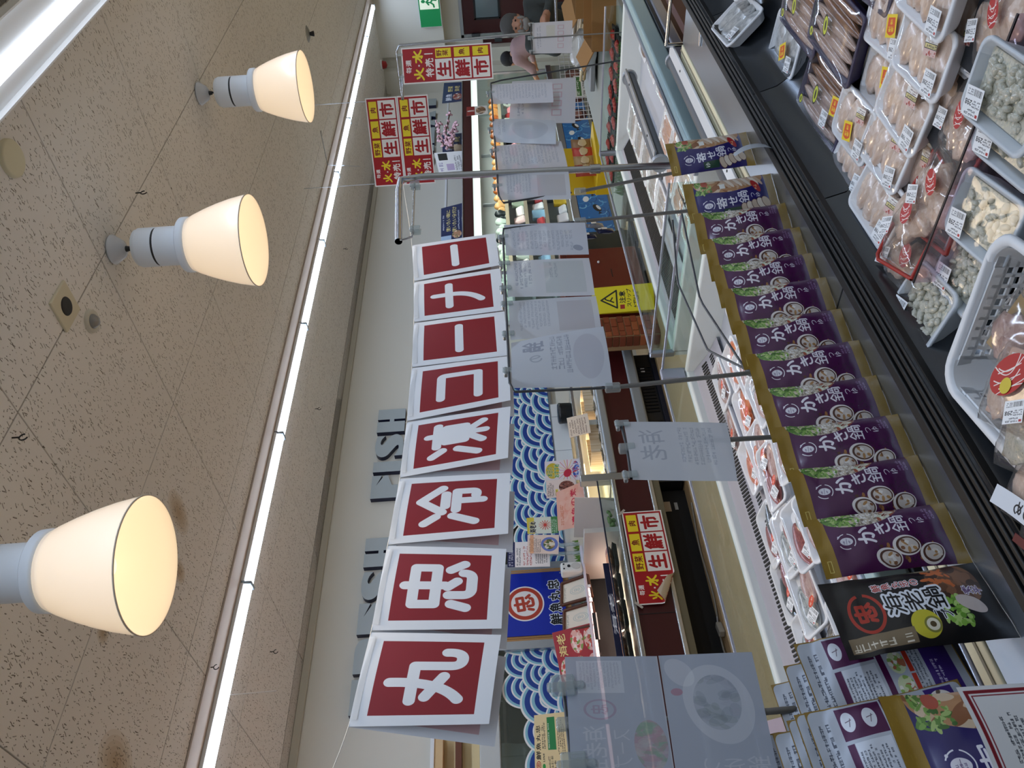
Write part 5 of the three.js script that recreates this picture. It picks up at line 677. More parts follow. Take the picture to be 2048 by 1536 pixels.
// ---- packs in the second island case
{
  const G = 'packs of pink fish in the second island case', pk = (label, p, turn, w, d, m, n, tilt = 0.1) => { const t = thing('fish_pack', label, 'fish pack', p, turn, G); t.rotation.order = 'YXZ'; t.rotation.x = tilt; part('tray', trayGeo(w, d, 0.024, 0.014), MT.foam, t); for (let i = 0; i < n; i++) { const g = lump(w * 0.85, 0.02, d / n * 1.2, i + p[0] * 3, 0.16, 18, 8); g.translate(0, 0.006, (i - (n - 1) / 2) * d / n * 0.82); part('fish_slice', g, m, t); } part('film', tf(filmGeo(w, d, 0.006, p[2]), [0, 0.025, 0]), MT.film, t); return t; };
  const pale = wet(speckle(256, 256, '#c79d86', [['#dcb8a4', 90, 6, 30, 0.4], ['#b07a62', 60, 3, 16, 0.35]])), squid = wet(speckle(256, 256, '#c6c2b6', [['#dedad0', 80, 6, 24, 0.5], ['#a59c8c', 60, 3, 16, 0.4], ['#c98a7c', 30, 2, 12, 0.4]])), mix = wet(speckle(256, 256, '#a8a39a', [['#d6d2ca', 200, 3, 12, 0.6], ['#6a625a', 140, 2, 9, 0.5], ['#b98a84', 60, 2, 8, 0.5]]));
  const rows = [['peach fillet pack by the grille, first from the glass end', 2.98, -2.04, pale], ['peach fillet pack by the grille, second from the glass end', 3.2, -2.03, pale], ['peach fillet pack by the grille, third from the glass end', 3.42, -2.03, pale], ['peach fillet pack by the grille, fourth from the glass end', 3.64, -2.02, pale],
    ['pale squid pack beside the black divider, first from the glass end', 2.92, -1.88, squid], ['pale squid pack beside the black divider, second from the glass end', 3.14, -1.87, squid], ['peach fillet pack in the middle row, under the thick chrome pole', 3.36, -1.87, pale], ['peach fillet pack in the middle row, past the chrome pole', 3.58, -1.87, pale],
    ['squid pack of the near row, by the dark night-cover roll', 3.0, -1.74, squid], ['squid pack of the near row, under the night-cover roll\'s end', 3.24, -1.73, squid], ['pale fish pack of the near row with a reddish slice', 3.5, -1.72, squid], ['browned fish pack of the near row, beyond the roll', 3.76, -1.72, MM.salmon], ['tan fish pack of the near row, fifth from the glass end', 4.02, -1.72, pale], ['tan fish pack of the near row, last in view', 4.3, -1.73, MM.brown]];
  rows.forEach(([l, x, z, m], i) => pk(l, [x, 0.69, z], (i % 3 - 1) * 0.06, 0.205, 0.15, m, 3));
  for (let i = 0; i < 5; i++) pk(['first', 'second', 'third', 'fourth', 'last'][i] + ' mottled gray seafood pack in the row along the second island\'s grille', [3.42 + i * 0.235, 0.72, -2.21 + 0.01 * (i % 2)], 0.02, 0.225, 0.2, mix, 4, 0.06);
  for (const [x, z, l] of [[3.05, -1.955, 'low black divider between the peach and squid packs'], [3.75, -2.12, 'black empty tray between the peach packs and the long gray row']]) solo('black_tray', tray(0.36, 0.06, 0.05, 0.005, 0.004, 0.008), MT.rubber, l, 'tray', [x, 0.662, z], 0.05);
}
// ---- night-cover rolls
{ const roll = (label, a, b, bar) => { const L = b[0] - a[0], o = thing('night_cover', label, 'roller cover', [(a[0] + b[0]) / 2, a[1], a[2]]); part('roll', tf(new THREE.CylinderGeometry(0.028, 0.028, L, 20), [0, 0, 0], [0, 0, Math.PI / 2]), S(0x6d7074, 0.7), o); part('hem_bar', span(-L / 2, L / 2, 0.016, 0.026, bar[0], bar[1], 0.003), S(bar[2], 0.35, bar[3]), o); for (const e of [-1, 1]) part('end_cap', tf(new THREE.CylinderGeometry(0.036, 0.036, 0.02, 20), [e * (L / 2 + 0.01), 0, 0], [0, 0, Math.PI / 2]), S(0xb9bec4, 0.35, 0.4), o); for (const e of [-0.3, 0.32]) part('screw', cyl(0.005, 0.005, 0.004, [e * L, 0.026, (bar[0] + bar[1]) / 2], 10), MT.dark, o); return o; };
  roll('gray night-cover roll with a white bar, lying in the gap before the second island', [2.12, 0.745, -1.47], [3.42, 0.745, -1.47], [0.034, 0.09, 0xe6eaee, 0.05]);
  roll('dark gray night-cover roll with a steel bar over the second island', [2.84, 0.9, -1.62], [3.62, 0.9, -1.62], [0.02, 0.05, 0xb9bec4, 0.8]);
  const o = thing('case_barrier', 'maroon case end with a thin steel bar on a post, past the white-barred roll', 'frame', [3.5, 0, -1.25]); part('panel', span(-0.1, 0.9, 0.1, 0.7, -0.13, -0.09), MT.maroon, o); part('bar', rod([-0.14, 0.8, -0.12], [-0.15, 0.8, 0.08], 0.008), MT.chrome, o); part('post', rod([-0.14, 0, -0.12], [-0.14, 0.8, -0.12], 0.01), MT.chrome, o); solo('steel_bar', rod([0, 0, 0], [0.03, 0, 0.17], 0.008), MT.chrome, 'short steel bar lying across the steel shelf, past the white-barred roll', 'bar', [2.97, 0.757, -1.22]);
}
// ---- third case behind: green leaf strips, red packs and card boxes
{
  const o = thing('side_counter', 'low gray cross counter beyond the second island, with red packs and green leaf strips', 'counter', [6.2, 0, -2.6]); part('body', span(-1.42, 0.85, 0, 0.66, -0.58, 0.68), S(0x6a6c66, 0.5), o); part('top', span(-1.45, 0.88, 0.66, 0.7, -0.62, 0.72, 0.01), S(0x868a82, 0.45), o);
  const leaf = S(0x3f6b24, 0.6), strip = (x0, x1, px, label) => { const a = []; for (let x = x0; x < x1; x += 0.012) for (let k = 0; k < 2; k++) { const g = new THREE.ConeGeometry(0.008, rr(0.05, 0.085), 4); g.rotateZ(rr(-0.4, 0.4)); g.rotateX(rr(-0.3, 0.3)); g.translate(x, 0.03, rr(-0.012, 0.012)); a.push(g); } const g = solo('leaf_strip', merge(a), leaf, label, 'leaf strip', [px, 0.7, 0], Math.PI / 2 + 0.12); g.userData.kind = 'stuff'; };
  strip(1.98, 2.36, 5.15, 'right green plastic leaf strip at the near end of the cross counter'); strip(2.42, 2.96, 5.1, 'left green plastic leaf strip at the near end of the cross counter');
  const redPack = [S(0x9c1f16, 0.3), S(0xb9a08c, 0.4), S(0x2a1a18, 0.4)];
  let n = 0; for (let i = 0; i < 16; i++) { const x = 5.08 + (i >> 3) * 0.2; const t = thing('red_pack', `${['first', 'second', 'third', 'fourth', 'fifth', 'sixth', 'seventh', 'eighth', 'ninth', 'tenth', 'eleventh', 'twelfth', 'thirteenth', 'fourteenth', 'fifteenth', 'last'][i]} red pack of those on the cross counter behind the leaf strips`, 'food pack', [x, 0.7, -2.06 - (i % 8) * 0.13], rr(-0.3, 0.3), 'red packs behind the leaf strips'); part('tray', trayGeo(0.13, 0.12, 0.03, 0.012), MT.black, t); for (let k = 0; k < 3; k++) part('red_piece', lump(0.05, 0.035, 0.06, i + k, 0.2, 10, 7).translate((k - 1) * 0.036, 0.01, 0), redPack[0], t); n++; }
  const box = (label, p, turn, w, h, d) => { const t = thing('cardboard_box', label, 'box', p, turn); const c = S(0x8f6a3a, 0.75), q = 0.006; part('wall', bx(w, h, q, [0, h / 2, d / 2]), c, t); part('wall', bx(w, h, q, [0, h / 2, -d / 2]), c, t); part('wall', bx(q, h, d, [w / 2, h / 2, 0]), c, t); part('wall', bx(q, h, d, [-w / 2, h / 2, 0]), c, t); part('bottom', bx(w, q, d, [0, q / 2, 0]), c, t); part('flap', bx(w, q, d * 0.45, [0, h + 0.02, d * 0.7], 0, [-0.5, 0, 0]), c, t); part('flap', bx(w, q, d * 0.45, [0, h + 0.02, -d * 0.7], 0, [0.5, 0, 0]), c, t); return t; };
  const b1 = box('open brown cardboard box with folded flaps by the far counter', [5.62, 0.7, -2.08], 0.2, 0.5, 0.16, 0.32); 
  box('second brown cardboard box, farther along at the photo\'s top edge', [6.25, 0.7, -2.02], -0.1, 0.5, 0.2, 0.34);
  solo('plastic_bag', lump(0.34, 0.2, 0.26, 3, 0.4, 24, 16), PH(0xdfe4e6, 0.15, { transmission: 0.6, thickness: 0, side: THREE.DoubleSide }), 'crumpled clear plastic bag on the cardboard box at the far counter', 'bag', [6.0, 0.74, -2.45]);
}

// ================================================================ FISH COUNTER BELOW THE WINDOW
seed = 61;
const silver = S(0xc3c6c4, 0.25, 0.75), olive = S(0x7a7764, 0.45, 0.3);
{
  const o = thing('fish_counter', 'long maroon-fronted fish counter with steel rails below the kitchen window', 'counter', [2, 0, -6.1]);
  const sp = (a, b, c, d, e, f, r) => span(a - 2, b - 2, c, d, e + 6.1, f + 6.1, r), A = -2.6, M = 4.48, B = 6.25;
  part('plinth', sp(A, M, 0, 0.3, -5.98, -6.58), S(0x08090a, 0.7), o); part('body', sp(A, M - 0.02, 0.3, 0.64, -5.76, -6.58), S(0x3a3c3e, 0.5), o);
  part('panel', sp(A, M - 0.03, 0.375, 0.665, -5.72, -5.76), MT.maroon, o);
  for (const x of [0.2, 1.65, 3.1]) part('panel_joint', sp(x, x + 0.006, 0.375, 0.665, -5.717, -5.72), MT.dark, o);
  part('top_rail', sp(A, M - 0.02, 0.665, 0.705, -5.705, -5.76, 0.012), silver, o); part('low_rail', sp(A, M - 0.02, 0.335, 0.375, -5.705, -5.76, 0.012), silver, o); part('skirt', sp(A, M - 0.02, 0.27, 0.335, -5.735, -5.77, 0.006), olive, o);
  part('column', sp(M - 0.03, M + 0.05, 0.36, 0.98, -5.71, -5.8, 0.01), silver, o);
  part('glass_front', sp(A, M - 0.03, 0.705, 0.82, -5.735, -5.73), MT.glass, o); part('glass_rail', sp(A, M - 0.03, 0.82, 0.833, -5.725, -5.742, 0.003), S(0x1b2238, 0.35), o);
  part('deck', sp(A, M - 0.03, 0.64, 0.69, -5.76, -6.56), S(0xd8d2c6, 0.4), o);
  // right section with the compressor grille
  part('body', sp(M + 0.05, B, 0.36, 0.64, -5.76, -6.58), S(0x3a3c3e, 0.5), o); part('panel', sp(M + 0.05, B, 0.36, 0.63, -5.72, -5.76), MT.maroon, o); part('edge_bar', sp(M + 0.05, B + 0.01, 0.24, 0.36, -5.705, -5.77, 0.03), S(0x8e9496, 0.4), o); part('top_rail', sp(M + 0.05, B + 0.01, 0.63, 0.71, -5.7, -5.77, 0.02), S(0xa9b0b4, 0.35, 0.4), o);
  part('machine_panel', sp(M + 0.02, B - 0.02, 0.02, 0.25, -5.86, -6.5), S(0x1d1f22, 0.5), o); for (let i = 0; i < 34; i++) if (i % 17 < 15) part('louver', sp(M + 0.12 + i * 0.046, M + 0.142 + i * 0.046, 0.07, 0.2, -5.848, -5.86, 0.003), MT.black, o); part('blue_base', sp(M + 0.02, B - 0.02, 0, 0.05, -5.83, -5.86), S(0x131c33, 0.5), o);
  part('rating_plate', sp(5.95, 6.02, 0.13, 0.17, -5.855, -5.86), MT.label, o); part('deck', sp(M + 0.05, B, 0.64, 0.69, -5.77, -6.56), S(0xcfc4ae, 0.4), o);
  part('upper_shelf', sp(A, 4.15, 0.985, 1.01, -6.28, -6.58, 0.006), S(0xd9d2da, 0.35), o); part('shelf_back', sp(A, 3.95, 0.69, 0.985, -6.56, -6.58), S(0x191b1d, 0.5), o);
  part('tile_ledge', sp(4.05, B, 0.94, 1.12, -6.56, -6.6), S(0xe3e4e2, 0.25), o); for (const x of [4.55, 5.05, 5.55, 6.05]) part('tile_joint', sp(x, x + 0.005, 0.94, 1.12, -6.557, -6.56), MT.grey, o); part('glass_shelf', sp(M + 0.08, B, 0.89, 0.905, -6.2, -6.56, 0.003), S(0xb7bcb8, 0.2, 0.5), o); part('shelf_rail', sp(M + 0.08, B, 0.88, 0.915, -6.17, -6.2, 0.005), silver, o);
  part('end_plate', sp(3.95, 4.0, 0.69, 1.0, -5.8, -6.56, 0.005), S(0xcfc9c2, 0.4), o);
  const sn = part('price_slot', sp(3.2, 3.45, 0.94, 0.98, -6.275, -6.28), MT.dark, o);
}
// tubes under the shelf
{ const o = thing('shelf_light', 'pinkish fluorescent tube under the edge of the fish counter\'s back shelf', 'light', [1.4, 0.972, -6.3]); part('tube', tf(new THREE.CylinderGeometry(0.013, 0.013, 4.6, 12), [0, 0, 0], [0, 0, Math.PI / 2]), S(0xffffff, 0.5, 0, { emissive: 0xffd2c8, emissiveIntensity: 1.6 }), o); for (const e of [-2.32, 2.32]) part('holder', bx(0.03, 0.034, 0.034, [e, 0.004, 0], 0.004), MT.white, o); panel(0xffe0cc, 45, 4.6, 0.05, 1.4, 0.95, -6.26); }
{ const o = thing('shelf_light', 'short warm bright tube behind the right part of the fish counter', 'light', [4.85, 0.87, -6.3]); part('tube', tf(new THREE.CylinderGeometry(0.014, 0.014, 0.55, 12), [0, 0, 0], [0, 0, Math.PI / 2]), S(0xffffff, 0.5, 0, { emissive: 0xffe9a8, emissiveIntensity: 2.6 }), o); for (const e of [-0.28, 0.28]) part('holder', bx(0.02, 0.034, 0.034, [e, 0.004, 0], 0.004), MT.white, o); panel(0xffeccc, 20, 1.6, 0.05, 5.3, 0.855, -6.26); }
// ---- window decals of waves: flat prints stuck to the panes
function waveArt(x, W, H, env, sc = 1.75) {
  x.clearRect(0, 0, W, H); const rows = Math.round(7 / sc);
  for (let r = 0; r <= rows; r++) for (let c = -1; c < W / (150 * sc) + 1; c++) {
    const cx = (c + (r % 2) * 0.5) * 150 * sc + rr(-20, 20), cy = 60 + r * H / rows * 0.95 + rr(-10, 10), R = (100 + rr(-10, 26)) * sc; if (cy - R * 0.8 < env(cx / W) * H) continue;
    for (const [k, col] of [[1, '#f3f1ea'], [0.94, '#8fc3cf'], [0.86, '#1c3f8f'], [0.7, '#f3f1ea'], [0.65, '#8fc3cf'], [0.56, '#1c3f8f'], [0.42, '#f3f1ea'], [0.37, '#8fc3cf'], [0.3, '#1c3f8f'], [0.16, '#f3f1ea']]) { x.fillStyle = col; x.beginPath(); x.ellipse(cx + (1 - k) * 30, cy + (1 - k) * 40, R * k * 1.05, R * k * 0.92, 0.35, 0, 7); x.fill(); }
  }
}
const curl = (x, cx, cy, s) => { for (const [lw, col] of [[34, '#f3f1ea'], [26, '#8fc3cf'], [14, '#1c3f8f']]) { x.strokeStyle = col; x.lineWidth = lw * s; x.lineCap = 'round'; x.beginPath(); x.moveTo(cx, cy + 120 * s); x.quadraticCurveTo(cx - 70 * s, cy + 30 * s, cx - 20 * s, cy - 20 * s); x.quadraticCurveTo(cx + 30 * s, cy - 30 * s, cx + 24 * s, cy + 14 * s); x.stroke(); } };
const waveR = cvs(2048, 560, (x, w, h) => waveArt(x, w, h, (u) => (u < 0.08 ? 0.25 : u < 0.16 ? 0.12 : u < 0.2 ? 0.3 : -0.2)));
const waveL = cvs(2048, 560, (x, w, h) => { waveArt(x, w, h, (u) => Math.max(0.06, 0.8 - 1.15 * Math.max(0, u - 0.12)) + 0.05 * Math.sin(u * 22)); curl(x, 760, 110, 1); curl(x, 640, 210, 0.9); curl(x, 820, 230, 0.8); curl(x, 560, 330, 0.8); });
const decalMat = (t) => S(0xffffff, 0.35, 0, { map: t, transparent: true, side: THREE.DoubleSide });
solo('window_decal', grid(1, 1, (u, v) => [4.2 + u * 2.45, 1.135 + v * 0.69, 0]), decalMat(waveR), 'blue and white wave print on the kitchen window, right of the blue shop sign', 'window print', [0, 0, -6.645]);
solo('window_decal', grid(1, 1, (u, v) => [1.3 + u * 2.02, 1.135 + v * 0.69, 0]), decalMat(waveL), 'wave print with curling crests on the window, left of the blue shop sign', 'window print', [0, 0, -6.645]);
// ---- shop sign between the windows
const woodTex = cvs(256, 256, (x) => { x.fillStyle = '#b98a52'; x.fillRect(0, 0, 256, 256); for (let i = 0; i < 60; i++) { x.strokeStyle = ['#8a5a2c', '#cda36b', '#6f451f'][i % 3]; x.globalAlpha = 0.4; x.lineWidth = rr(1, 6); const q = rr(0, 256); x.beginPath(); x.moveTo(q, 0); x.bezierCurveTo(q + rr(-8, 8), 80, q + rr(-8, 8), 170, q + rr(-5, 5), 256); x.stroke(); } x.globalAlpha = 1; });
{
  const wood = S(0xffffff, 0.5, 0, { map: woodTex });
  const o = thing('shop_sign', 'blue shop sign with a red ringed emblem on a striped wooden board', 'sign', [3.76, 1.13, -6.62]);
  part('board', bx(0.74, 0.72, 0.02, [0.0, 0.36, 0], 0.004), wood, o); for (const x of [-0.352, -0.328, 0.332, 0.354]) part('slat', bx(0.021, 0.72, 0.012, [x, 0.36, 0.015], 0.004), wood, o);
  const art = cvs(768, 792, (x) => { x.fillStyle = '#0b2aa6'; x.fillRect(0, 0, 768, 792); x.fillStyle = '#f2ece6'; x.beginPath(); x.arc(384, 346, 214, 0, 7); x.fill(); x.strokeStyle = '#b8402a'; x.lineWidth = 44; x.beginPath(); x.arc(384, 346, 176, 0, 7); x.stroke(); x.save(); x.translate(384, 346); x.scale(1.25, 1.25); x.rotate(-0.12); gl(x, '忠', -88, -92, 176, 180, 15, '#b8402a'); x.restore(); [...'鮮魚丸忠'].forEach((c, i) => gl(x, c, 112 + i * 142, 616, 122, 130, 13, '#0d0d10', '#eef1f6', 14)); });
  part('plate', bx(0.64, 0.66, 0.008, [0.0, 0.385, 0.026], 0.003), S(0x0b2aa6, 0.4), o); part('print', tf(new THREE.PlaneGeometry(0.64, 0.66), [0.0, 0.385, 0.0305]), S(0xffffff, 0.35, 0, { map: art }), o); for (const [a, b] of [[-0.3, 0.075], [0.3, 0.075], [-0.3, 0.69], [0.3, 0.69]]) part('screw', tf(new THREE.CylinderGeometry(0.008, 0.008, 0.004, 10), [a, b, 0.031], [Math.PI / 2, 0, 0]), MT.steel, o);
}
// ---- posters and papers on the counter: one atlas of prints
const postTex = cvs(2048, 1024, (x) => {
  const at = (i) => [(i % 4) * 512, (i / 4 | 0) * 512];
  { const [X, Y] = at(0); x.fillStyle = '#e9dfe2'; x.fillRect(X, Y, 512, 512); for (let i = 0; i < 16; i++) { x.strokeStyle = i % 2 ? '#e6c06a' : '#d97a8a'; x.lineWidth = 9; x.beginPath(); x.moveTo(X + 230, Y + 330); x.lineTo(X + 230 + Math.cos(i * 0.4) * 300, Y + 330 + Math.sin(i * 0.4) * 170); x.stroke(); } x.fillStyle = '#cdb53a'; x.beginPath(); x.ellipse(X + 240, Y + 110, 210, 96, 0, 0, 7); x.fill(); gs(x, '本日の', X + 80, Y + 30, 84, 13, '#4d7a28', false, '#f3f0d6', 10); gs(x, 'おすすめ', X + 60, Y + 130, 84, 13, '#2f8a3a', false, '#eef0da', 10); x.fillStyle = '#c8324a'; x.beginPath(); x.ellipse(X + 170, Y + 330, 100, 56, 0.2, 0, 7); x.fill(); food(x, X + 60, Y + 400, 400, 100, ['#3a5bb0', '#8fa8d8', '#c84a5a', '#efe8e4'], 60); }
  { const [X, Y] = at(1); x.fillStyle = '#ecd9d0'; x.fillRect(X, Y, 512, 512); lines(x, X + 40, Y + 20, 420, 120, 3, '#4a3b36', 0.8); x.fillStyle = '#e6cf58'; x.fillRect(X + 30, Y + 160, 200, 44); lines(x, X + 40, Y + 160, 180, 44, 1, '#4a3b36'); food(x, X + 110, Y + 220, 360, 270, ['#8a5348', '#6b3a34', '#b98a7c', '#4a2a28'], 120, 0.03, 0.06); }
  { const [X, Y] = at(2); x.fillStyle = '#f1b9a6'; x.fillRect(X, Y, 512, 512); for (let i = 0; i < 50; i++) { x.fillStyle = ['#f6d0bd', '#ea9a86', '#f3c4b4'][i % 3]; x.globalAlpha = 0.4; x.beginPath(); x.arc(X + rr(40, 470), Y + rr(40, 470), rr(20, 70), 0, 7); x.fill(); } x.globalAlpha = 1; gs(x, '漬魚の素', X + 30, Y + 250, 104, 11, '#cf3550'); lines(x, X + 60, Y + 60, 300, 60, 2, '#d7714a', 0.8); food(x, X + 20, Y + 390, 180, 110, ['#8a6a4a', '#c9a27a', '#5a3f2c'], 50); }
  { const [X, Y] = at(3); x.fillStyle = '#dfe3d2'; x.fillRect(X, Y, 512, 512); x.fillStyle = '#d9c54a'; x.fillRect(X, Y, 512, 120); gs(x, '海老めし', X + 30, Y + 40, 110, 15, '#141414', false, '#f3f3ea', 10); for (let i = 0; i < 14; i++) { x.strokeStyle = '#d0463c'; x.lineWidth = 12; x.beginPath(); x.moveTo(X + 256, Y + 300); x.lineTo(X + 256 + Math.cos(i * 0.45) * 150, Y + 300 + Math.sin(i * 0.45) * 110); x.stroke(); } x.fillStyle = '#4a8a4c'; x.fillRect(X, Y + 400, 512, 112); lines(x, X + 20, Y + 410, 470, 90, 3, '#eef0e2'); }
  { const [X, Y] = at(4); x.fillStyle = '#edd6c6'; x.fillRect(X, Y, 512, 512); lines(x, X + 30, Y + 30, 440, 200, 6, '#6b5a54', 0.6); x.fillStyle = '#e58a4a'; x.globalAlpha = 0.5; x.fillRect(X, Y + 40, 512, 60); x.globalAlpha = 1; x.fillStyle = '#6f7fc0'; x.beginPath(); x.ellipse(X + 256, Y + 360, 190, 140, 0, 0, 7); x.fill(); food(x, X + 120, Y + 260, 270, 190, ['#e6ddc8', '#8a6a3c', '#5a6f3a', '#c9a27a'], 50); }
  { const [X, Y] = at(5); x.fillStyle = '#f3ebe6'; x.fillRect(X, Y, 512, 512); x.fillStyle = '#1d2350'; x.fillRect(X, Y, 512, 90); lines(x, X + 20, Y + 14, 470, 62, 2, '#e8e8f2', 0.8); lines(x, X + 30, Y + 110, 450, 60, 2, '#4a4a4e'); lines(x, X + 30, Y + 190, 450, 120, 3, '#b8433a'); lines(x, X + 60, Y + 340, 400, 150, 6, '#4a4a4e'); }
  { const [X, Y] = at(6); x.fillStyle = '#a8242c'; x.fillRect(X, Y, 512, 512); for (const [a, b] of [[20, 20], [20, 190], [270, 190], [20, 350], [270, 350]]) food(x, X + a, Y + b, 225, 150, ['#e8b5a8', '#d05a50', '#f3dcd0', '#c9442e', '#7fa04a', '#efe6dc'], 60, 0.04, 0.12); gs(x, '海老', X + 270, Y + 40, 100, 12, '#f0d58a', false, '#7a0d12', 8); x.fillStyle = '#1a1416'; x.fillRect(X, Y + 470, 512, 42); lines(x, X + 20, Y + 474, 460, 34, 1, '#e9e2da'); }
  { const [X, Y] = at(7); x.fillStyle = '#e6d7a6'; x.fillRect(X, Y, 512, 512); x.strokeStyle = '#b8302c'; x.lineWidth = 7; x.beginPath(); x.arc(X + 60, Y + 60, 32, 0, 7); x.stroke(); gl(x, '忠', X + 38, Y + 36, 44, 46, 12, '#b8302c'); gs(x, '鮮魚丸忠', X + 110, Y + 26, 72, 11, '#2a2320'); x.fillStyle = '#2f9a48'; x.beginPath(); x.arc(X + 50, Y + 140, 22, 0, 7); x.fill(); x.fillStyle = '#2a2320'; x.font = 'bold 34px sans-serif'; x.fillText('LINE', X + 86, Y + 152); lines(x, X + 200, Y + 120, 270, 60, 2, '#2a2320', 0.8); x.fillStyle = '#2f8a50'; x.fillRect(X + 190, Y + 210, 290, 130); lines(x, X + 200, Y + 220, 260, 30, 1, '#e9f0e2'); lines(x, X + 30, Y + 210, 140, 120, 3, '#4a4038', 0.8); lines(x, X + 150, Y + 370, 330, 120, 4, '#4a4038', 0.6); }
});
const printM = [0, 1, 2, 3, 4, 5, 6, 7].map((i) => S(0xffffff, 0.3, 0, { map: cell(postTex, (i % 4) / 4, (i / 4 | 0) / 2, 0.25, 0.5), ...D2 }));
const poster = (i, label, q, base = 0, back = 0.004) => { const o = thing('poster', label, 'poster', q[0]); part('print', sheet(...q, 0.004, q[0], 6, 6), printM[i], o); part('backing', sheet(...q.map((p) => [p[0], p[1], p[2] - back]), 0.004, q[0], 4, 4), MT.white, o); const yb = (q[3][1] + q[2][1]) / 2, h = base ? yb - base + 0.02 : 0.03; part('stand', bx(0.03, h, 0.02, [(q[3][0] + q[2][0]) / 2 - q[0][0], yb + 0.02 - h / 2 - q[0][1], -0.014], 0.004), MT.clip, o); return o; };
poster(0, 'colorful handwritten poster of today\'s picks with green lettering', [[4.959,1.274,-6.3], [5.193,1.261,-6.3], [5.209,0.899,-6.3], [4.93,0.919,-6.3]]);
poster(1, 'pale poster with a bowl of minced topping, left of the green-lettered one', [[4.713,1.278,-6.28], [4.936,1.265,-6.28], [4.931,0.969,-6.28], [4.726,0.986,-6.28]]);
poster(2, 'salmon-pink poster with red brush characters on the right counter part', [[4.268,1.203,-6.2], [4.733,1.182,-6.22], [4.852,0.894,-6.22], [4.314,0.921,-6.2]]);
poster(3, 'small green and yellow poster with a red burst on the window', [[4.326,1.489,-6.3], [4.511,1.488,-6.3], [4.505,1.188,-6.3], [4.314,1.195,-6.3]], 1.01);
poster(4, 'small poster with a blue bowl, under the green and yellow one', [[4.104,1.502,-6.29], [4.308,1.49,-6.29], [4.285,1.193,-6.29], [4.076,1.216,-6.29]], 1.01);
poster(5, 'white notice with a navy heading next to the blue shop sign', [[4,1.696,-6.34], [4.272,1.684,-6.34], [4.258,1.286,-6.34], [3.981,1.303,-6.34]], 1.01);
poster(6, 'wide red poster of sushi bowls leaning at the left end of the back shelf', [[2.839,1.289,-6.36], [3.331,1.339,-6.36], [3.375,0.962,-6.3], [2.856,0.943,-6.3]]);
poster(7, 'cream notice with a green speech mark on the left window', [[2.209,1.563,-6.4], [2.646,1.542,-6.4], [2.658,1.298,-6.4], [2.193,1.295,-6.4]]);
{ const cert = (label, q) => { const o = thing('framed_certificate', label, 'picture frame', q[0]); const c = (u, v) => { const p = lerp3(lerp3(q[3], q[2], u), lerp3(q[0], q[1], u), v); return [p[0] - q[0][0], p[1] - q[0][1], p[2] - q[0][2]]; }, e = S(0x5a3320, 0.35); for (const [a, b] of [[[0, 0], [1, 0]], [[1, 0], [1, 1]], [[1, 1], [0, 1]], [[0, 1], [0, 0]]]) part('frame_bar', rod(c(...a), c(...b), 0.016, 6), e, o); part('sheet', sheet(...q.map((p) => [p[0], p[1], p[2] - 0.004]), 0, q[0], 1, 1), S(0xffffff, 0.4, 0, { ...D2, map: certTex }), o); };
  const certTex = cvs(256, 192, (x) => { x.fillStyle = '#e9e0cc'; x.fillRect(0, 0, 256, 192); x.strokeStyle = '#b9c2b8'; x.lineWidth = 4; x.beginPath(); x.arc(128, 110, 46, 0, 7); x.stroke(); x.beginPath(); x.arc(128, 110, 34, 0, 7); x.stroke(); gl(x, '忠', 108, 90, 40, 40, 10, '#b9c2b8'); lines(x, 30, 20, 200, 22, 1, '#a9a594', 0.6, 0.4); });
  cert('right brown-framed certificate on the back shelf, next to the white speaker', [[3.587,1.233,-6.36], [3.803,1.213,-6.36], [3.841,0.973,-6.3], [3.617,0.959,-6.3]]); cert('left brown-framed certificate on the back shelf, next to the red sushi poster', [[3.333,1.234,-6.36], [3.532,1.216,-6.36], [3.563,0.965,-6.3], [3.347,0.957,-6.3]]); }
{ const p = [3.917,0.978,-6.32], o = thing('speaker', 'small white plastic speaker with two round openings on the back shelf', 'speaker', [p[0], 1.01, p[2]], 0.3); part('case', bx(0.13, 0.2, 0.09, [0, 0.1, 0], 0.02), S(0xe6e4dc, 0.4), o); part('cone', tf(new THREE.CylinderGeometry(0.042, 0.042, 0.006, 24), [0, 0.06, 0.046], [Math.PI / 2, 0, 0]), S(0xc9c6bd, 0.5), o); part('knob', tf(new THREE.CylinderGeometry(0.014, 0.014, 0.012, 16), [0, 0.125, 0.048], [Math.PI / 2, 0, 0]), MT.dark, o); for (const x of [-0.03, 0.03]) part('socket', tf(new THREE.CylinderGeometry(0.008, 0.008, 0.006, 12), [x, 0.17, 0.046], [Math.PI / 2, 0, 0]), MT.dark, o); }
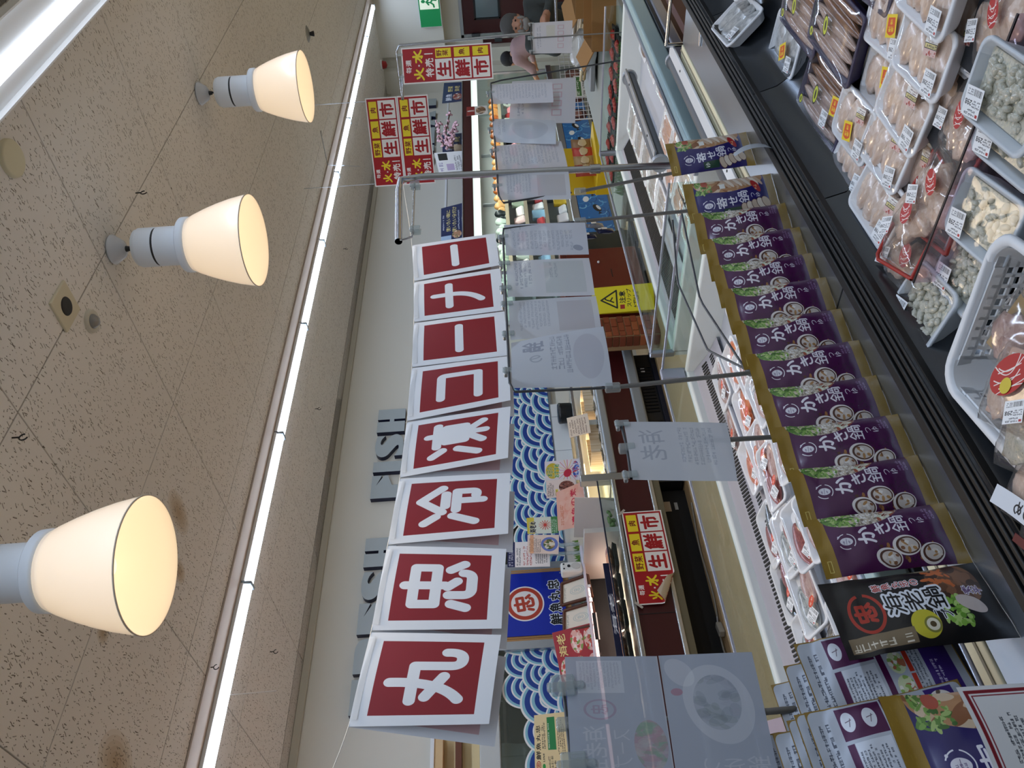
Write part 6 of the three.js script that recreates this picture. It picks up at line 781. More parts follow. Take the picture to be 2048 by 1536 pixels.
// ---- fish on the left counter part
{
  const peach = wet(speckle(128, 128, '#d39a74', [['#e6b896', 60, 4, 20, 0.5], ['#b97a52', 40, 2, 10, 0.4]])), pack = S(0x30345c, 0.3);
  let n = 0; for (let i = 0; i < 13; i++) { const x = 0.5 + i * 0.27, t = thing('fish_platter', `${['first', 'second', 'third', 'fourth', 'fifth', 'sixth', 'seventh', 'eighth', 'ninth', 'tenth', 'eleventh', 'twelfth', 'last'][i]} platter of ${i < 4 ? 'bluish wrapped' : 'orange'} fish on the fish counter, counted from the left posters`, 'fish tray', [x, 0.735, -5.97 - 0.03 * (i % 2)], rr(-0.1, 0.1), 'platters along the fish counter'); part('tray', trayGeo(0.25, 0.3, 0.035, 0.02), i < 4 ? pack : MT.black, t); for (let k = 0; k < 4; k++) part('fillet', lump(0.055, 0.07, 0.26, i + k, 0.2, 12, 8).rotateX(-0.15).translate((k - 1.5) * 0.054, 0.02, 0), i < 4 ? (k % 2 ? MM.redMeat : pack) : k % 3 ? peach : MM.fishPink, t); part('film', tf(filmGeo(0.245, 0.29, 0.05, i), [0, 0.036, 0]), MT.film, t); }
  const navy = cvs(512, 64, (x) => { x.fillStyle = '#141b3c'; x.fillRect(0, 0, 512, 64); gs(x, '鮮魚丸忠', 60, 10, 46, 11, '#e6e8ee'); gs(x, '海老', 340, 10, 46, 11, '#e6e8ee'); }); 
  solo('price_strip', bx(1.9, 0.05, 0.01, [0, 0, 0], 0.002), [MT.dark, MT.dark, MT.dark, MT.dark, S(0xffffff, 0.3, 0, { map: navy }), MT.dark], 'dark blue strip with white brush characters along the fish counter glass', 'sign strip', [2.65, 0.86, -5.745]);
  for (let i = 0; i < 10; i++) { const x = 0.6 + i * 0.33; const t = thing('sashimi_block', `${['first', 'second', 'third', 'fourth', 'fifth', 'sixth', 'seventh', 'eighth', 'ninth', 'last'][i]} block of mixed fish in the counter back row, from the left`, 'fish', [x, 0.69, -6.3], rr(-0.2, 0.2), 'fish blocks in the back row'); for (let k = 0; k < 3; k++) part('piece', lump(0.12, 0.08, 0.16, i * 2 + k, 0.3, 12, 8).translate((k - 1) * 0.09, 0, rr(-0.03, 0.03)), [MM.redMeat, MM.darkSkin, MM.fishPink][(i + k) % 3], t); }
  const leafM = S(0x6f9a3c, 0.6), a = []; for (let x = 0; x < 0.7; x += 0.012) a.push(tf(new THREE.ConeGeometry(0.012, rr(0.05, 0.07), 4), [x, 0.03, rr(-0.01, 0.01)], [rr(-0.3, 0.3), 0, rr(-0.3, 0.3)])); const l = solo('leaf_strip', merge(a), leafM, 'green plastic leaf strip on the back shelf by the white speaker', 'leaf strip', [3.6, 1.01, -6.42]); l.userData.kind = 'stuff';
  const g2 = [], sp2 = S(0x7f9a62, 0.6); for (let i = 0; i < 20; i++) g2.push(lump(rr(0.03, 0.06), 0.03, 0.03, i, 0.4, 8, 6).translate(rr(-0.08, 0.08), rr(0, 0.05), rr(-0.04, 0.04))); solo('garnish', merge(g2), sp2, 'small heap of pale green garnish at the right end of the fish platters', 'garnish', [4.15, 0.69, -5.9]).userData.kind = 'stuff';
}
// ---- things on the right counter part
{
  solo('slanted_screen', tf(new THREE.BoxGeometry(0.006, 0.36, 0.62), [0, 0.18, 0], [0, 0, -0.1]), S(0xe9dcd4, 0.25), 'tall pale pinkish screen panel dividing the two counter parts', 'panel', [4.28, 0.69, -6.05]);
  const t = thing('round_container', 'black round lidded container on the right counter part', 'container', [5.95, 0.905, -6.4]); part('body', lathe([[0, 0], [0.1, 0], [0.112, 0.01], [0.115, 0.12], [0.11, 0.125], [0, 0.125]], 32), MT.black, t); part('lid', lathe([[0.118, 0.12], [0.118, 0.14], [0.1, 0.155], [0, 0.16]], 32), S(0x1d2023, 0.25), t);
  const pineTex = cvs(64, 64, (x) => { x.fillStyle = '#d9c19c'; x.fillRect(0, 0, 64, 64); for (let i = 0; i < 14; i++) { x.fillStyle = ['#cbb088', '#e3d0b0'][i % 2]; x.fillRect(rr(0, 60), 0, 2, 64); } }), wb = (label, p, w) => { const q = thing('wooden_box', label, 'box', p), m = S(0xffffff, 0.5, 0, { map: pineTex }); part('back', bx(w, 0.12, 0.012, [0, 0.06, -0.15]), m, q); part('front', bx(w, 0.12, 0.012, [0, 0.06, 0.15]), m, q); for (const e of [-1, 1]) part('side', bx(0.012, 0.12, 0.3, [e * w / 2, 0.06, 0]), m, q); part('bottom', bx(w, 0.008, 0.3, [0, 0.004, 0]), m, q); for (let i = 0; i < 3; i++) part('wrapped_fish', lump(w * 0.28, 0.06, 0.24, i + p[0], 0.25, 12, 8).translate((i - 1) * w * 0.3, 0.01, 0), MM.darkSkin, q); return q; };
  wb('pale wooden box of dark fish on the right counter part', [5.75, 0.69, -6.1], 0.42); wb('pale wooden box next to the paper sign on the right counter part', [5.2, 0.69, -6.1], 0.42);
  const paper = thing('paper_sign', 'cream handwritten paper standing in front of the wooden boxes', 'paper', [5.3, 0.8, -5.86], 0.1); part('sheet', grid(6, 6, (u, v) => [(u - 0.5) * 0.3, v * 0.21, -v * 0.05 + 0.008 * Math.sin(u * 4)]), S(0xffffff, 0.5, 0, { ...D2, map: cvs(256, 192, (x) => { x.fillStyle = '#ecd8c0'; x.fillRect(0, 0, 256, 192); lines(x, 14, 14, 226, 160, 7, '#8a6a5a', 0.6); }) }), paper); part('foot', bx(0.06, 0.11, 0.02, [0, -0.055, 0], 0.004), MT.clip, paper);
  for (let i = 0; i < 7; i++) { const q = thing('strip_pack', `${['first', 'second', 'third', 'fourth', 'fifth', 'sixth', 'last'][i]} clear pack of dried brown strips along the right counter part, from the column`, 'food pack', [4.68 + i * 0.22, 0.69, -5.9], rr(-0.3, 0.3), 'packs of dried strips'); part('tray', trayGeo(0.2, 0.14, 0.02, 0.01), MT.foam, q); const st = []; for (let k = 0; k < 24; k++) st.push(bx(rr(0.05, 0.13), 0.004, 0.006, [rr(-0.03, 0.03), rr(0.01, 0.03), rr(-0.05, 0.05)], 0, [0, rr(-0.6, 0.6), rr(-0.2, 0.2)])); part('strips', merge(st), S(0x6d6248, 0.5), q).userData.kind = 'stuff'; part('film', tf(filmGeo(0.19, 0.13, 0.014, i), [0, 0.022, 0]), MT.film, q); }
}
// cables on the floor in the dark gap
solo('cable', hose([[4.2, 0.01, -5.8], [3.8, 0.012, -5.9], [3.3, 0.01, -5.86], [2.9, 0.02, -5.93], [2.5, 0.012, -5.84], [2.0, 0.01, -5.9]], 0.008), S(0x8d8a80, 0.5), 'gray cable lying on the floor under the fish counter', 'cable');
{ const o = thing('power_adapter', 'pale power adapter lying on the floor under the fish counter', 'adapter', [3.0, 0, -5.85], 0.4); part('case', bx(0.12, 0.05, 0.06, [0, 0.026, 0], 0.01), S(0x9a9890, 0.4), o); part('plug_lead', rod([0.06, 0.03, 0], [0.16, 0.012, 0.02], 0.006), MT.grey, o); }
{ const o = thing('paper_tag', 'two pale tags stuck in the dark gap under the counter\'s column', 'tag', [4.3, 0.2, -5.975]); part('tag', bx(0.11, 0.08, 0.003, [0, 0, 0]), S(0xb9a992, 0.5), o); part('tag', bx(0.08, 0.03, 0.003, [0, -0.09, 0]), S(0xb4b6b4, 0.5), o); }
// ---- seen through the window: kitchen shelf with boxes
{
  const o = thing('kitchen_shelf', 'dark kitchen shelf behind the window, left of the blue sign', 'shelf', [1.6, 0, -8.6]); part('board', bx(4.6, 0.03, 0.5, [0, 1.35, 0]), MT.steel, o); part('board', bx(4.6, 0.03, 0.5, [0, 1.85, 0]), MT.steel, o); for (const x of [-2.25, 0, 2.25]) for (const z of [-0.22, 0.22]) part('post', bx(0.04, 2.1, 0.04, [x, 1.05, z]), MT.steel, o);
  [['flattened brown box on the kitchen shelf', 1.9, 0.5, 0.26, 0xa08058], ['white box on the kitchen shelf', 1.25, 0.4, 0.3, 0xcfd2cc], ['gray crate on the kitchen shelf', 0.6, 0.5, 0.34, 0x5d6a62], ['yellow-green crate on the kitchen shelf', -0.1, 0.5, 0.36, 0x9aa83c], ['dark green crate on the kitchen shelf', 2.6, 0.45, 0.3, 0x3d4f45]].forEach(([l, x, w, h, c]) => { const q = thing('storage_box', l, 'box', [x, 1.365, -8.6]); part('box', bx(w, h, 0.4, [0, h / 2, 0], 0.012), S(c, 0.6), q); part('lid', bx(w + 0.02, 0.025, 0.42, [0, h + 0.012, 0], 0.006), S(c, 0.5), q); });
  solo('plastic_sheet', grid(20, 12, (u, v) => [(u - 0.5) * 0.9, v * 0.5, 0.05 * noise(u * 6, v * 5, 2)]), PH(0xdfe4e4, 0.12, { transmission: 0.7, thickness: 0, side: THREE.DoubleSide }), 'crumpled clear plastic sheet hanging behind the kitchen window', 'plastic sheet', [2.2, 1.45, -6.95]);
  panel(0xfff0d8, 5, 3, 0.3, 1.6, 2.95, -8.1);
}

// ================================================================ FAR SIDE: WALL FRIDGE, DOOR, PEOPLE
seed = 71;
{
  const o = thing('wall_fridge', 'tall open wall fridge with a maroon header and a bright white canopy strip', 'fridge', [10.5, 0, -6.15]), A = 7.7, B = 13.4, sp = (a, b, c, d, e, f, r) => span(a - 10.5, b - 10.5, c, d, e + 6.15, f + 6.15, r);
  part('base', sp(A, B, 0.06, 0.52, -5.68, -6.56), S(0x8d9694, 0.5), o); part('plinth', sp(A, B, 0, 0.06, -5.78, -6.5), MT.dark, o); part('back', sp(A, B, 0.52, 2.0, -6.5, -6.56), S(0xdfe6e4, 0.5), o); part('roof', sp(A, B, 1.93, 2.02, -5.72, -6.56), MT.maroon, o); part('header', sp(A, B, 1.9, 2.04, -5.7, -5.74), MT.maroon, o); part('header_rail', sp(A, B, 2.035, 2.05, -5.69, -5.75, 0.004), MT.steel, o);
  part('canopy_strip', sp(A + 0.02, B - 0.02, 1.8, 1.9, -5.72, -5.78, 0.01), S(0xf2fbf6, 0.4, 0, { emissive: 0xeafff6, emissiveIntensity: 0.75 }), o); part('bumper', sp(A, B, 0.52, 0.62, -5.66, -5.72, 0.015), MT.steel, o);
  for (const x of [A, B - 0.03]) { part('side_glass', sp(x, x + 0.01, 0.6, 1.85, -5.75, -6.5), MT.glass, o); part('side_frame', sp(x - 0.005, x + 0.02, 0.55, 1.9, -5.72, -5.76, 0.005), MT.steel, o); }
  const ys = [0.62, 0.93, 1.2, 1.46]; for (const [i, y] of ys.entries()) { part('shelf', sp(A + 0.03, B - 0.04, y - 0.025, y, -5.86 - i * 0.06, -6.5), S(0xdde3e4, 0.4), o); part('shelf_edge', sp(A + 0.03, B - 0.04, y - 0.035, y + 0.015, -5.85 - i * 0.06, -5.86 - i * 0.06), S(0xb7ab92, 0.4), o); }
  panel(0xf2fff8, 20, 5.5, 0.08, 10.5, 1.79, -5.85);
  for (const x of [8.9, 10.4, 11.9]) part('shelf_upright', sp(x, x + 0.02, 0.6, 1.8, -6.45, -6.5), MT.steel, o);
  // goods: each pack its own thing
  const geo = [tf(new RoundedBoxGeometry(0.18, 0.16, 0.05, 1, 0.02), [0, 0.085, 0], [-0.3, 0, 0]), tf(new RoundedBoxGeometry(0.19, 0.12, 0.06, 1, 0.025), [0, 0.07, 0], [-0.5, 0, 0]), tf(new RoundedBoxGeometry(0.15, 0.18, 0.07, 1, 0.015), [0, 0.09, 0]), merge([lump(0.12, 0.12, 0.1, 5, 0.45, 12, 8).translate(-0.05, 0, 0), lump(0.1, 0.17, 0.1, 8, 0.45, 12, 8).translate(0.05, 0, 0.01)])];
  const pal = [[0xb5622a, 0xc98a4a, 0x8a4a22, 0xd9a86a], [0x3c4a3c, 0xc4d0c4, 0x20282a, 0x9fb09a], [0xd98a90, 0xe6c4c0, 0xb03a3a, 0xeee6e0], [0xf0efe9, 0xd63a34, 0xe8c23a, 0x9ac4d8]].map((r) => r.map((c) => S(c, 0.35)));
  const rowsay = ['lowest', 'second', 'third', 'top'];
  ys.forEach((y, r) => { for (let i = 0; i < 26; i++) { const x = A + 0.2 + i * 0.208, set = r === 3 ? (x > 9.6 ? 0 : 1) : r === 2 ? (i % 3 ? 2 : 1) : 3 - (i % 3 === 0 ? 1 : 0), k = (rnd() * 4) | 0, g = geo[r === 3 ? 3 : (i + r) % 3]; const t = solo('chilled_pack', g, pal[set][k], `small ${['tan and orange', 'green and dark', 'pink', 'colorful'][set]} food pack on the ${rowsay[r]} shelf of the far wall fridge`, 'food pack', [x, y, -5.97 - r * 0.06], rr(-0.3, 0.3), `${['tan and orange', 'green and dark', 'pink', 'colorful'][set]} packs on the ${rowsay[r]} fridge shelf`); } });
}
// posters standing on the fridge
{
  const tex = cvs(1024, 512, (x) => { x.fillStyle = '#1d2c58'; x.fillRect(0, 0, 512, 256); gs(x, '使いたい時に', 120, 60, 52, 11, '#e8d98a'); gs(x, '使いたい分だけ', 100, 130, 52, 11, '#e8d98a'); lines(x, 130, 20, 300, 26, 1, '#dfe4ee'); lines(x, 130, 200, 320, 26, 1, '#dfe4ee'); x.fillStyle = '#a9c4e0'; x.fillRect(0, 0, 60, 120); food(x, 10, 130, 110, 110, ['#b98a6a', '#e3c4a4', '#6a7a4a'], 30);
    x.fillStyle = '#1f2d56'; x.fillRect(512, 0, 512, 256); gs(x, '鮮魚', 560, 40, 80, 10, '#dfe4ee'); gs(x, '野菜', 780, 60, 70, 10, '#d9c67a'); gs(x, '海老', 780, 150, 70, 10, '#d9c67a'); food(x, 560, 130, 170, 120, ['#8a3f3c', '#d8dce0', '#b9a08c'], 24);
    x.fillStyle = '#e9e9ea'; x.fillRect(0, 256, 512, 256); lines(x, 30, 270, 250, 40, 1, '#6b5a9a', 0.8); x.fillStyle = '#15171c'; x.fillRect(300, 280, 180, 70); x.fillStyle = '#b9a8c9'; x.fillRect(40, 330, 160, 60); lines(x, 30, 400, 440, 60, 3, '#4a4a4e', 0.7); x.fillStyle = '#d8d84a'; x.fillRect(30, 480, 440, 22);
    x.fillStyle = '#8f2f2c'; x.fillRect(512, 256, 512, 100); gs(x, '魚', 720, 262, 90, 12, '#f0e8e0'); x.fillStyle = '#e6e4de'; x.fillRect(512, 356, 512, 156); food(x, 540, 370, 450, 120, ['#8a6a4a', '#c9a98a', '#e9e2d6', '#5a4030'], 50); });
  const m = [[0, 0], [0.5, 0], [0, 0.5], [0.5, 0.5]].map(([u, v]) => S(0xffffff, 0.35, 0, { ...D2, map: cell(tex, u, v, 0.5, 0.5) }));
  const pf = (i, label, q, sup = true) => { const o = thing('poster', label, 'poster', q[0]); part('print', sheet(...q, 0.003, q[0], 4, 4), m[i], o); part('backing', sheet(...q.map((p) => [p[0], p[1], p[2] - 0.005]), 0.003, q[0], 2, 2), MT.white, o); if (sup) part('stand', bx(0.1, 0.02, 0.06, [(q[2][0] + q[3][0]) / 2 - q[0][0], (q[2][1] + q[3][1]) / 2 - q[0][1] + 0.005, -0.01], 0.004), MT.clip, o); };
  pf(0, 'navy poster with yellow writing standing on the fridge behind the last banner sheet', [[8.623,2.338,-5.85], [9.399,2.351,-5.85], [9.503,2.057,-5.85], [8.67,2.052,-5.85]]);
  pf(1, 'navy poster with a round dish at the far end of the fridge top', [[12.596,2.39,-5.85], [13.379,2.368,-5.85], [13.371,2.048,-5.85], [12.639,2.05,-5.85]]);
  pf(1, 'navy poster half hidden behind the pink blossom branch', [[11.287,2.38,-6.03], [11.858,2.397,-6.03], [11.88,2.068,-6.03], [11.276,2.061,-6.03]]);
  pf(2, 'white notice with black and yellow blocks, standing left of the blossom branch', [[10.264,2.39,-5.8], [10.858,2.476,-5.8], [10.868,1.982,-5.8], [10.29,1.935,-5.8]]);
  pf(3, 'small red and white product card hanging at the fridge header', [[11.739,1.974,-5.68], [12.049,1.972,-5.68], [12.055,1.645,-5.68], [11.776,1.636,-5.68]], false);
  // blossom branch
  const base = [[11.096,1.998,-5.83][0], 2.052, -5.9], tip = [12.263,2.252,-5.83], o = thing('blossom_branch', 'branch of pink blossoms in a pale pot on top of the fridge', 'plant', base), v = (a) => [a[0] - base[0], a[1] - base[1], a[2] - base[2]], t1 = v(tip);
  part('pot', lathe([[0, 0], [0.07, 0], [0.085, 0.13], [0.075, 0.13], [0.06, 0.02], [0, 0.02]], 20), S(0xb9a58a, 0.5), o);
  const twigs = [[[0, 0.1, 0], [0.15, 0.2, 0.02], [0.45, 0.26, 0.02], t1], [[0.15, 0.2, 0.02], [0.4, 0.15, 0.05], [0.75, 0.1, 0.04]], [[0, 0.1, 0], [0.2, 0.3, 0], [0.6, 0.38, 0], [0.95, 0.36, 0]]]; part('twigs', merge(twigs.map((q) => hose(q, 0.012, 6, 20))), S(0x5a4638, 0.7), o);
  const pet = []; for (const q of twigs) { const c = new THREE.CatmullRomCurve3(q.map((p) => V3(...p))); for (let i = 0; i < 34; i++) { const p = c.getPoint(0.15 + 0.85 * i / 34); pet.push(lump(0.06, 0.03, 0.06, i, 0.5, 7, 5).rotateX(rr(0, 3)).translate(p.x + rr(-0.05, 0.05), p.y + rr(-0.04, 0.05), p.z + rr(-0.04, 0.04))); } } part('blossoms', merge(pet), S(0xe9bfc8, 0.7), o).userData.kind = 'stuff';
}
// blue boards with sea animals along the fridge base
{
  const tex = cvs(512, 256, (x) => { x.fillStyle = '#1f6fb8'; x.fillRect(0, 0, 512, 256); for (let i = 0; i < 26; i++) { x.strokeStyle = ['#4aa0d8', '#14508f', '#7fc0e6'][i % 3]; x.lineWidth = rr(4, 12); x.beginPath(); const a = rr(0, 512), b = rr(0, 256); x.arc(a, b, rr(20, 60), rr(0, 3), rr(3, 5)); x.stroke(); } for (const [a, b] of [[130, 150], [380, 120]]) { x.fillStyle = '#101622'; x.beginPath(); x.ellipse(a, b, 54, 30, -0.4, 0, 7); x.fill(); x.fillStyle = '#e6eef4'; x.beginPath(); x.ellipse(a + 6, b + 12, 34, 14, -0.4, 0, 7); x.fill(); x.fillStyle = '#101622'; x.beginPath(); x.moveTo(a - 50, b + 10); x.lineTo(a - 86, b + 2); x.lineTo(a - 72, b + 34); x.fill(); } x.fillStyle = '#e9f1f6'; x.beginPath(); x.ellipse(260, 70, 40, 26, 0.2, 0, 7); x.fill(); });
  const m = S(0xffffff, 0.3, 0, { map: tex }), say = ['nearest', 'second', 'third', 'fourth', 'farthest'];
  for (let i = 0; i < 5; i++) { const o = thing('picture_board', `${say[i]} blue board with dark and white sea animals along the base of the wall fridge`, 'board', [8.15 + i * 0.92, 0.12, -5.655], 0, 'blue boards along the fridge base'); part('board', bx(0.9, 0.4, 0.008, [0, 0.2, 0], 0.003), S(0x1f6fb8, 0.4), o); part('print', tf(new THREE.PlaneGeometry(0.89, 0.39), [0, 0.2, 0.0045]), m, o); }
}
// snack bags, red-brown cabinet, yellow display, caution sign, brick box
for (let i = 0; i < 5; i++) { const o = thing('snack_bag', `${['first', 'second', 'third', 'fourth', 'last'][i]} shiny navy and silver bag hanging beside the red-brown cabinet, from the top`, 'food bag', [7.62 + (i % 2) * 0.17, 0.66 - i * 0.1, -5.3 + i * 0.03], 0.3, 'navy bags by the red-brown cabinet'); part('bag', pouchSide(0.16, 0.2, 0.05, i), PH([0x1c2450, 0x6a2a22, 0x1c2450, 0x8a90a0, 0x1c2450][i], 0.25, { metalness: 0.5 }), o); part('back', pouchSide(0.16, 0.2, 0.05, i, true), MT.grey, o); part('label', bx(0.07, 0.06, 0.002, [0.01, 0.11, 0.032]), MT.label, o); }
{ const o = thing('bag_rack', 'narrow dark rack holding the navy snack bags', 'rack', [7.7, 0, -5.42]); part('panel', bx(0.5, 0.86, 0.03, [0, 0.47, 0], 0.005), S(0x3a4038, 0.6), o); part('base', bx(0.5, 0.04, 0.3, [0, 0.02, 0.04], 0.006), MT.dark, o); }
{ const o = thing('cabinet', 'red-brown low cabinet with one white knob, beyond the hanging papers', 'cabinet', [7.0, 0, -5.5]), m = S(0x6a1f12, 0.3); part('body', bx(0.78, 0.84, 0.5, [0, 0.47, 0], 0.008), m, o); part('top', bx(0.82, 0.03, 0.54, [0, 0.9, 0], 0.006), m, o); part('plinth', bx(0.74, 0.05, 0.46, [0, 0.025, 0]), MT.dark, o); const d = part('door', bx(0.72, 0.74, 0.014, [0, 0.47, 0.257], 0.004), m, o); part('knob', new THREE.SphereGeometry(0.014, 12, 8).translate(0.1, 0.5, 0.274), MT.white, d); part('slot', bx(0.14, 0.008, 0.004, [-0.1, 0.38, 0.265]), MT.dark, d); }
{ const Y = S(0xe3d813, 0.4), o = thing('caution_sign', 'yellow wet-floor caution stand with a black warning triangle', 'caution sign', [6.46, 0, -5.26], -0.75), art = cvs(256, 512, (x) => { x.fillStyle = '#e3d813'; x.fillRect(0, 0, 256, 512); x.strokeStyle = '#17170f'; x.lineWidth = 15; x.lineJoin = 'round'; x.beginPath(); x.moveTo(128, 60); x.lineTo(218, 214); x.lineTo(38, 214); x.closePath(); x.stroke(); x.lineWidth = 12; x.beginPath(); x.moveTo(128, 110); x.lineTo(114, 150); x.lineTo(150, 174); x.moveTo(114, 150); x.lineTo(96, 186); x.stroke(); x.beginPath(); x.arc(136, 104, 9, 0, 7); x.fillStyle = '#17170f'; x.fill(); x.fillStyle = '#a3281c'; x.fillRect(24, 244, 44, 44); gs(x, '注意', 84, 240, 60, 12, '#17170f'); gs(x, 'スリップ', 40, 312, 44, 12, '#17170f'); lines(x, 30, 376, 200, 60, 2, '#17170f', 0.8); });
  part('front', bx(0.28, 0.64, 0.012, [0, 0.33, 0.06], 0.008, [-0.16, 0, 0]), Y, o); part('print', tf(new THREE.PlaneGeometry(0.26, 0.54), [0, 0.02, 0.0075]).rotateX(-0.16).translate(0, 0.33, 0.06), S(0xffffff, 0.4, 0, { map: art }), o); part('back', bx(0.28, 0.64, 0.012, [0, 0.33, -0.05], 0.008, [0.16, 0, 0]), Y, o); part('handle', bx(0.1, 0.03, 0.05, [0, 0.66, 0.01], 0.01), Y, o); }
{ const o = thing('brick_box', 'box clad in reddish brown bricks between the caution stand and the counter', 'brick stand', [6.14, 0, -5.5]); part('mortar', bx(0.3, 0.9, 0.2, [0, 0.45, 0.05]), S(0x9a7c58, 0.9), o); const bm = [0x8a4526, 0x7a3a20, 0x99552f, 0x6d3319].map((c) => S(c, 0.8)), bg = bx(0.128, 0.062, 0.02, [0, 0, 0], 0.006); for (let r = 0; r < 13; r++) for (let c = 0; c < 3; c++) { const x = -0.15 + (c + (r % 2 ? 0 : 0.5)) * 0.138, x0 = Math.max(-0.15, x - 0.066), x1 = Math.min(0.15, x + 0.066); if (x1 - x0 < 0.03) continue; const b = part('brick', x1 - x0 > 0.12 ? bg : bx(x1 - x0, 0.062, 0.02, [0, 0, 0], 0.006), bm[(rnd() * 4) | 0], o); b.position.set((x0 + x1) / 2, 0.034 + r * 0.07, 0.152 + rr(-0.003, 0.003)); } for (let r = 0; r < 13; r++) for (let c = 0; c < 1; c++) for (const e of [-0.152, 0.152]) { const b = part('brick', bg, bm[(rnd() * 4) | 0], o); b.rotation.y = Math.PI / 2; b.position.set(e, 0.034 + r * 0.07, 0.075); } }
{ const p = [7.161,0.626,-4], o = thing('display_stand', 'yellow cardboard display printed with food drawings, past the chrome pole', 'display stand', [p[0], 0, p[2]], -0.35); const art = cvs(256, 256, (x) => { x.fillStyle = '#dcb91c'; x.fillRect(0, 0, 256, 256); x.strokeStyle = '#5a3a14'; x.lineWidth = 7; x.beginPath(); x.ellipse(70, 90, 34, 60, 0.3, 0, 7); x.stroke(); x.beginPath(); x.arc(150, 90, 44, 0.2, 2.9); x.stroke(); x.fillStyle = '#b5541c'; x.beginPath(); x.arc(210, 110, 26, 0, 7); x.fill(); x.fillStyle = '#f0d95a'; for (let i = 0; i < 10; i++) { x.beginPath(); x.arc(i * 28, 6, 18, 0, 7); x.fill(); } });
  part('body', bx(0.6, 0.56, 0.4, [0, 0.3, 0], 0.006), S(0xdcb91c, 0.5), o); part('print', tf(new THREE.PlaneGeometry(0.58, 0.5), [0, 0.3, 0.2015]), S(0xffffff, 0.5, 0, { map: art }), o); part('back_card', bx(0.6, 0.5, 0.01, [0, 0.82, -0.17], 0.003), S(0xdcb91c, 0.5), o); part('base', bx(0.66, 0.03, 0.36, [0, 0.015, 0]), MT.dark, o);
  for (let i = 0; i < 4; i++) { const q = thing('snack_pack', `${['first', 'second', 'third', 'last'][i]} red and tan snack pack in the yellow cardboard display`, 'food pack', [p[0] - 0.2 + i * 0.135, 0.585, p[2] + 0.02 + 0.05 * (i - 1.5) * 0.4], -0.35, 'snack packs in the yellow display'); part('pack', pouchSide(0.15, 0.2, 0.05, i), S([0xa8402c, 0xb99a6a, 0xc94a3a, 0xa07a52][i], 0.35), q); part('window', lump(0.1, 0.012, 0.09, i, 0.3, 10, 6).rotateX(Math.PI / 2).translate(0, 0.09, 0.022), S(0xd9c29a, 0.5), q); } }
{ const p = [7.851,0.587,-3.55], o = thing('wire_grid', 'white wire grid panel at the far counter, holding dark packs', 'rack', [p[0], 0.34, p[2]], -0.5); const bars = []; for (let i = 0; i <= 16; i++) bars.push(rod([-0.4 + i * 0.05, 0, 0], [-0.4 + i * 0.05, 0.5, 0], 0.003, 5)); for (let i = 0; i <= 10; i++) bars.push(rod([-0.4, i * 0.05, 0.004], [0.4, i * 0.05, 0.004], 0.003, 5)); part('mesh', merge(bars), MT.white, o); for (const e of [-0.4, 0.4]) part('leg', rod([e, -0.34, 0], [e, 0.5, 0], 0.007), MT.white, o); part('foot', bx(0.8, 0.02, 0.3, [0, -0.33, 0], 0.004), MT.white, o);
  part('poster', tf(new THREE.PlaneGeometry(0.26, 0.34), [-0.02, 0.2, 0.012]), S(0xffffff, 0.5, 0, { ...D2, map: cvs(256, 320, (x) => { x.fillStyle = '#ecece4'; x.fillRect(0, 0, 256, 320); x.fillStyle = '#4a7a3c'; x.fillRect(16, 20, 224, 44); lines(x, 24, 24, 208, 36, 1, '#eef2e2'); lines(x, 20, 80, 210, 90, 3, '#4a4038'); food(x, 20, 170, 210, 140, ['#a87a4a', '#d9b27c', '#6a4a2c', '#c9442e'], 50); }) }), o);
  for (let i = 0; i < 6; i++) { const q = thing('dark_pack', `${['first', 'second', 'third', 'fourth', 'fifth', 'last'][i]} dark reddish pack hooked on the white wire grid`, 'food pack', [p[0] + [-0.3, -0.1, 0.12, -0.28, -0.06, 0.2][i] * 0.88, 0.36 + (i > 2 ? 0.24 : 0), p[2] - 0.06 + [-0.3, -0.1, 0.12, -0.28, -0.06, 0.2][i] * 0.48], -0.5, 'packs on the wire grid'); part('pack', lump(0.15, 0.19, 0.04, i, 0.2, 12, 9), S([0x4a2626, 0x5d3430, 0x6a4a40][i % 3], 0.35), q); part('window', lump(0.08, 0.09, 0.02, i, 0.2, 10, 7).translate(0, 0.05, 0.016), S(0x9a6a5a, 0.4), q); } }
// bundles and boxes near the man
{ const p = [6.487,0.913,-2.3], o = thing('produce_crate', 'open crate of long wrapped pale stalks in front of the man', 'crate', [p[0] + 0.1, 0, p[2] - 0.28]); part('bed', bx(0.84, 0.04, 0.54, [0, 0.74, 0], 0.008), S(0x8a8f92, 0.5), o); for (let i = 0; i < 22; i++) { const t = thing('wrapped_stalk', 'long pale stalk in clear wrap, one of the bundle in the crate before the man', 'vegetable', [p[0] + 0.1 + rr(-0.34, 0.34), 0.77 + (i % 3) * 0.028, p[2] - 0.28 + rr(-0.08, 0.08)], rr(-0.2, 0.2) + 1.2, 'wrapped stalks'); part('stalk', merge([rod([-0.2, 0.012, 0], [0.2, 0.016, 0], 0.012, 7)]), S([0xa08a5c, 0xc9bd98, 0x7a6c48][i % 3], 0.5), t); part('wrap', rod([-0.16, 0.013, 0], [0.1, 0.015, 0], 0.0145, 8), bagFilm, t); } }
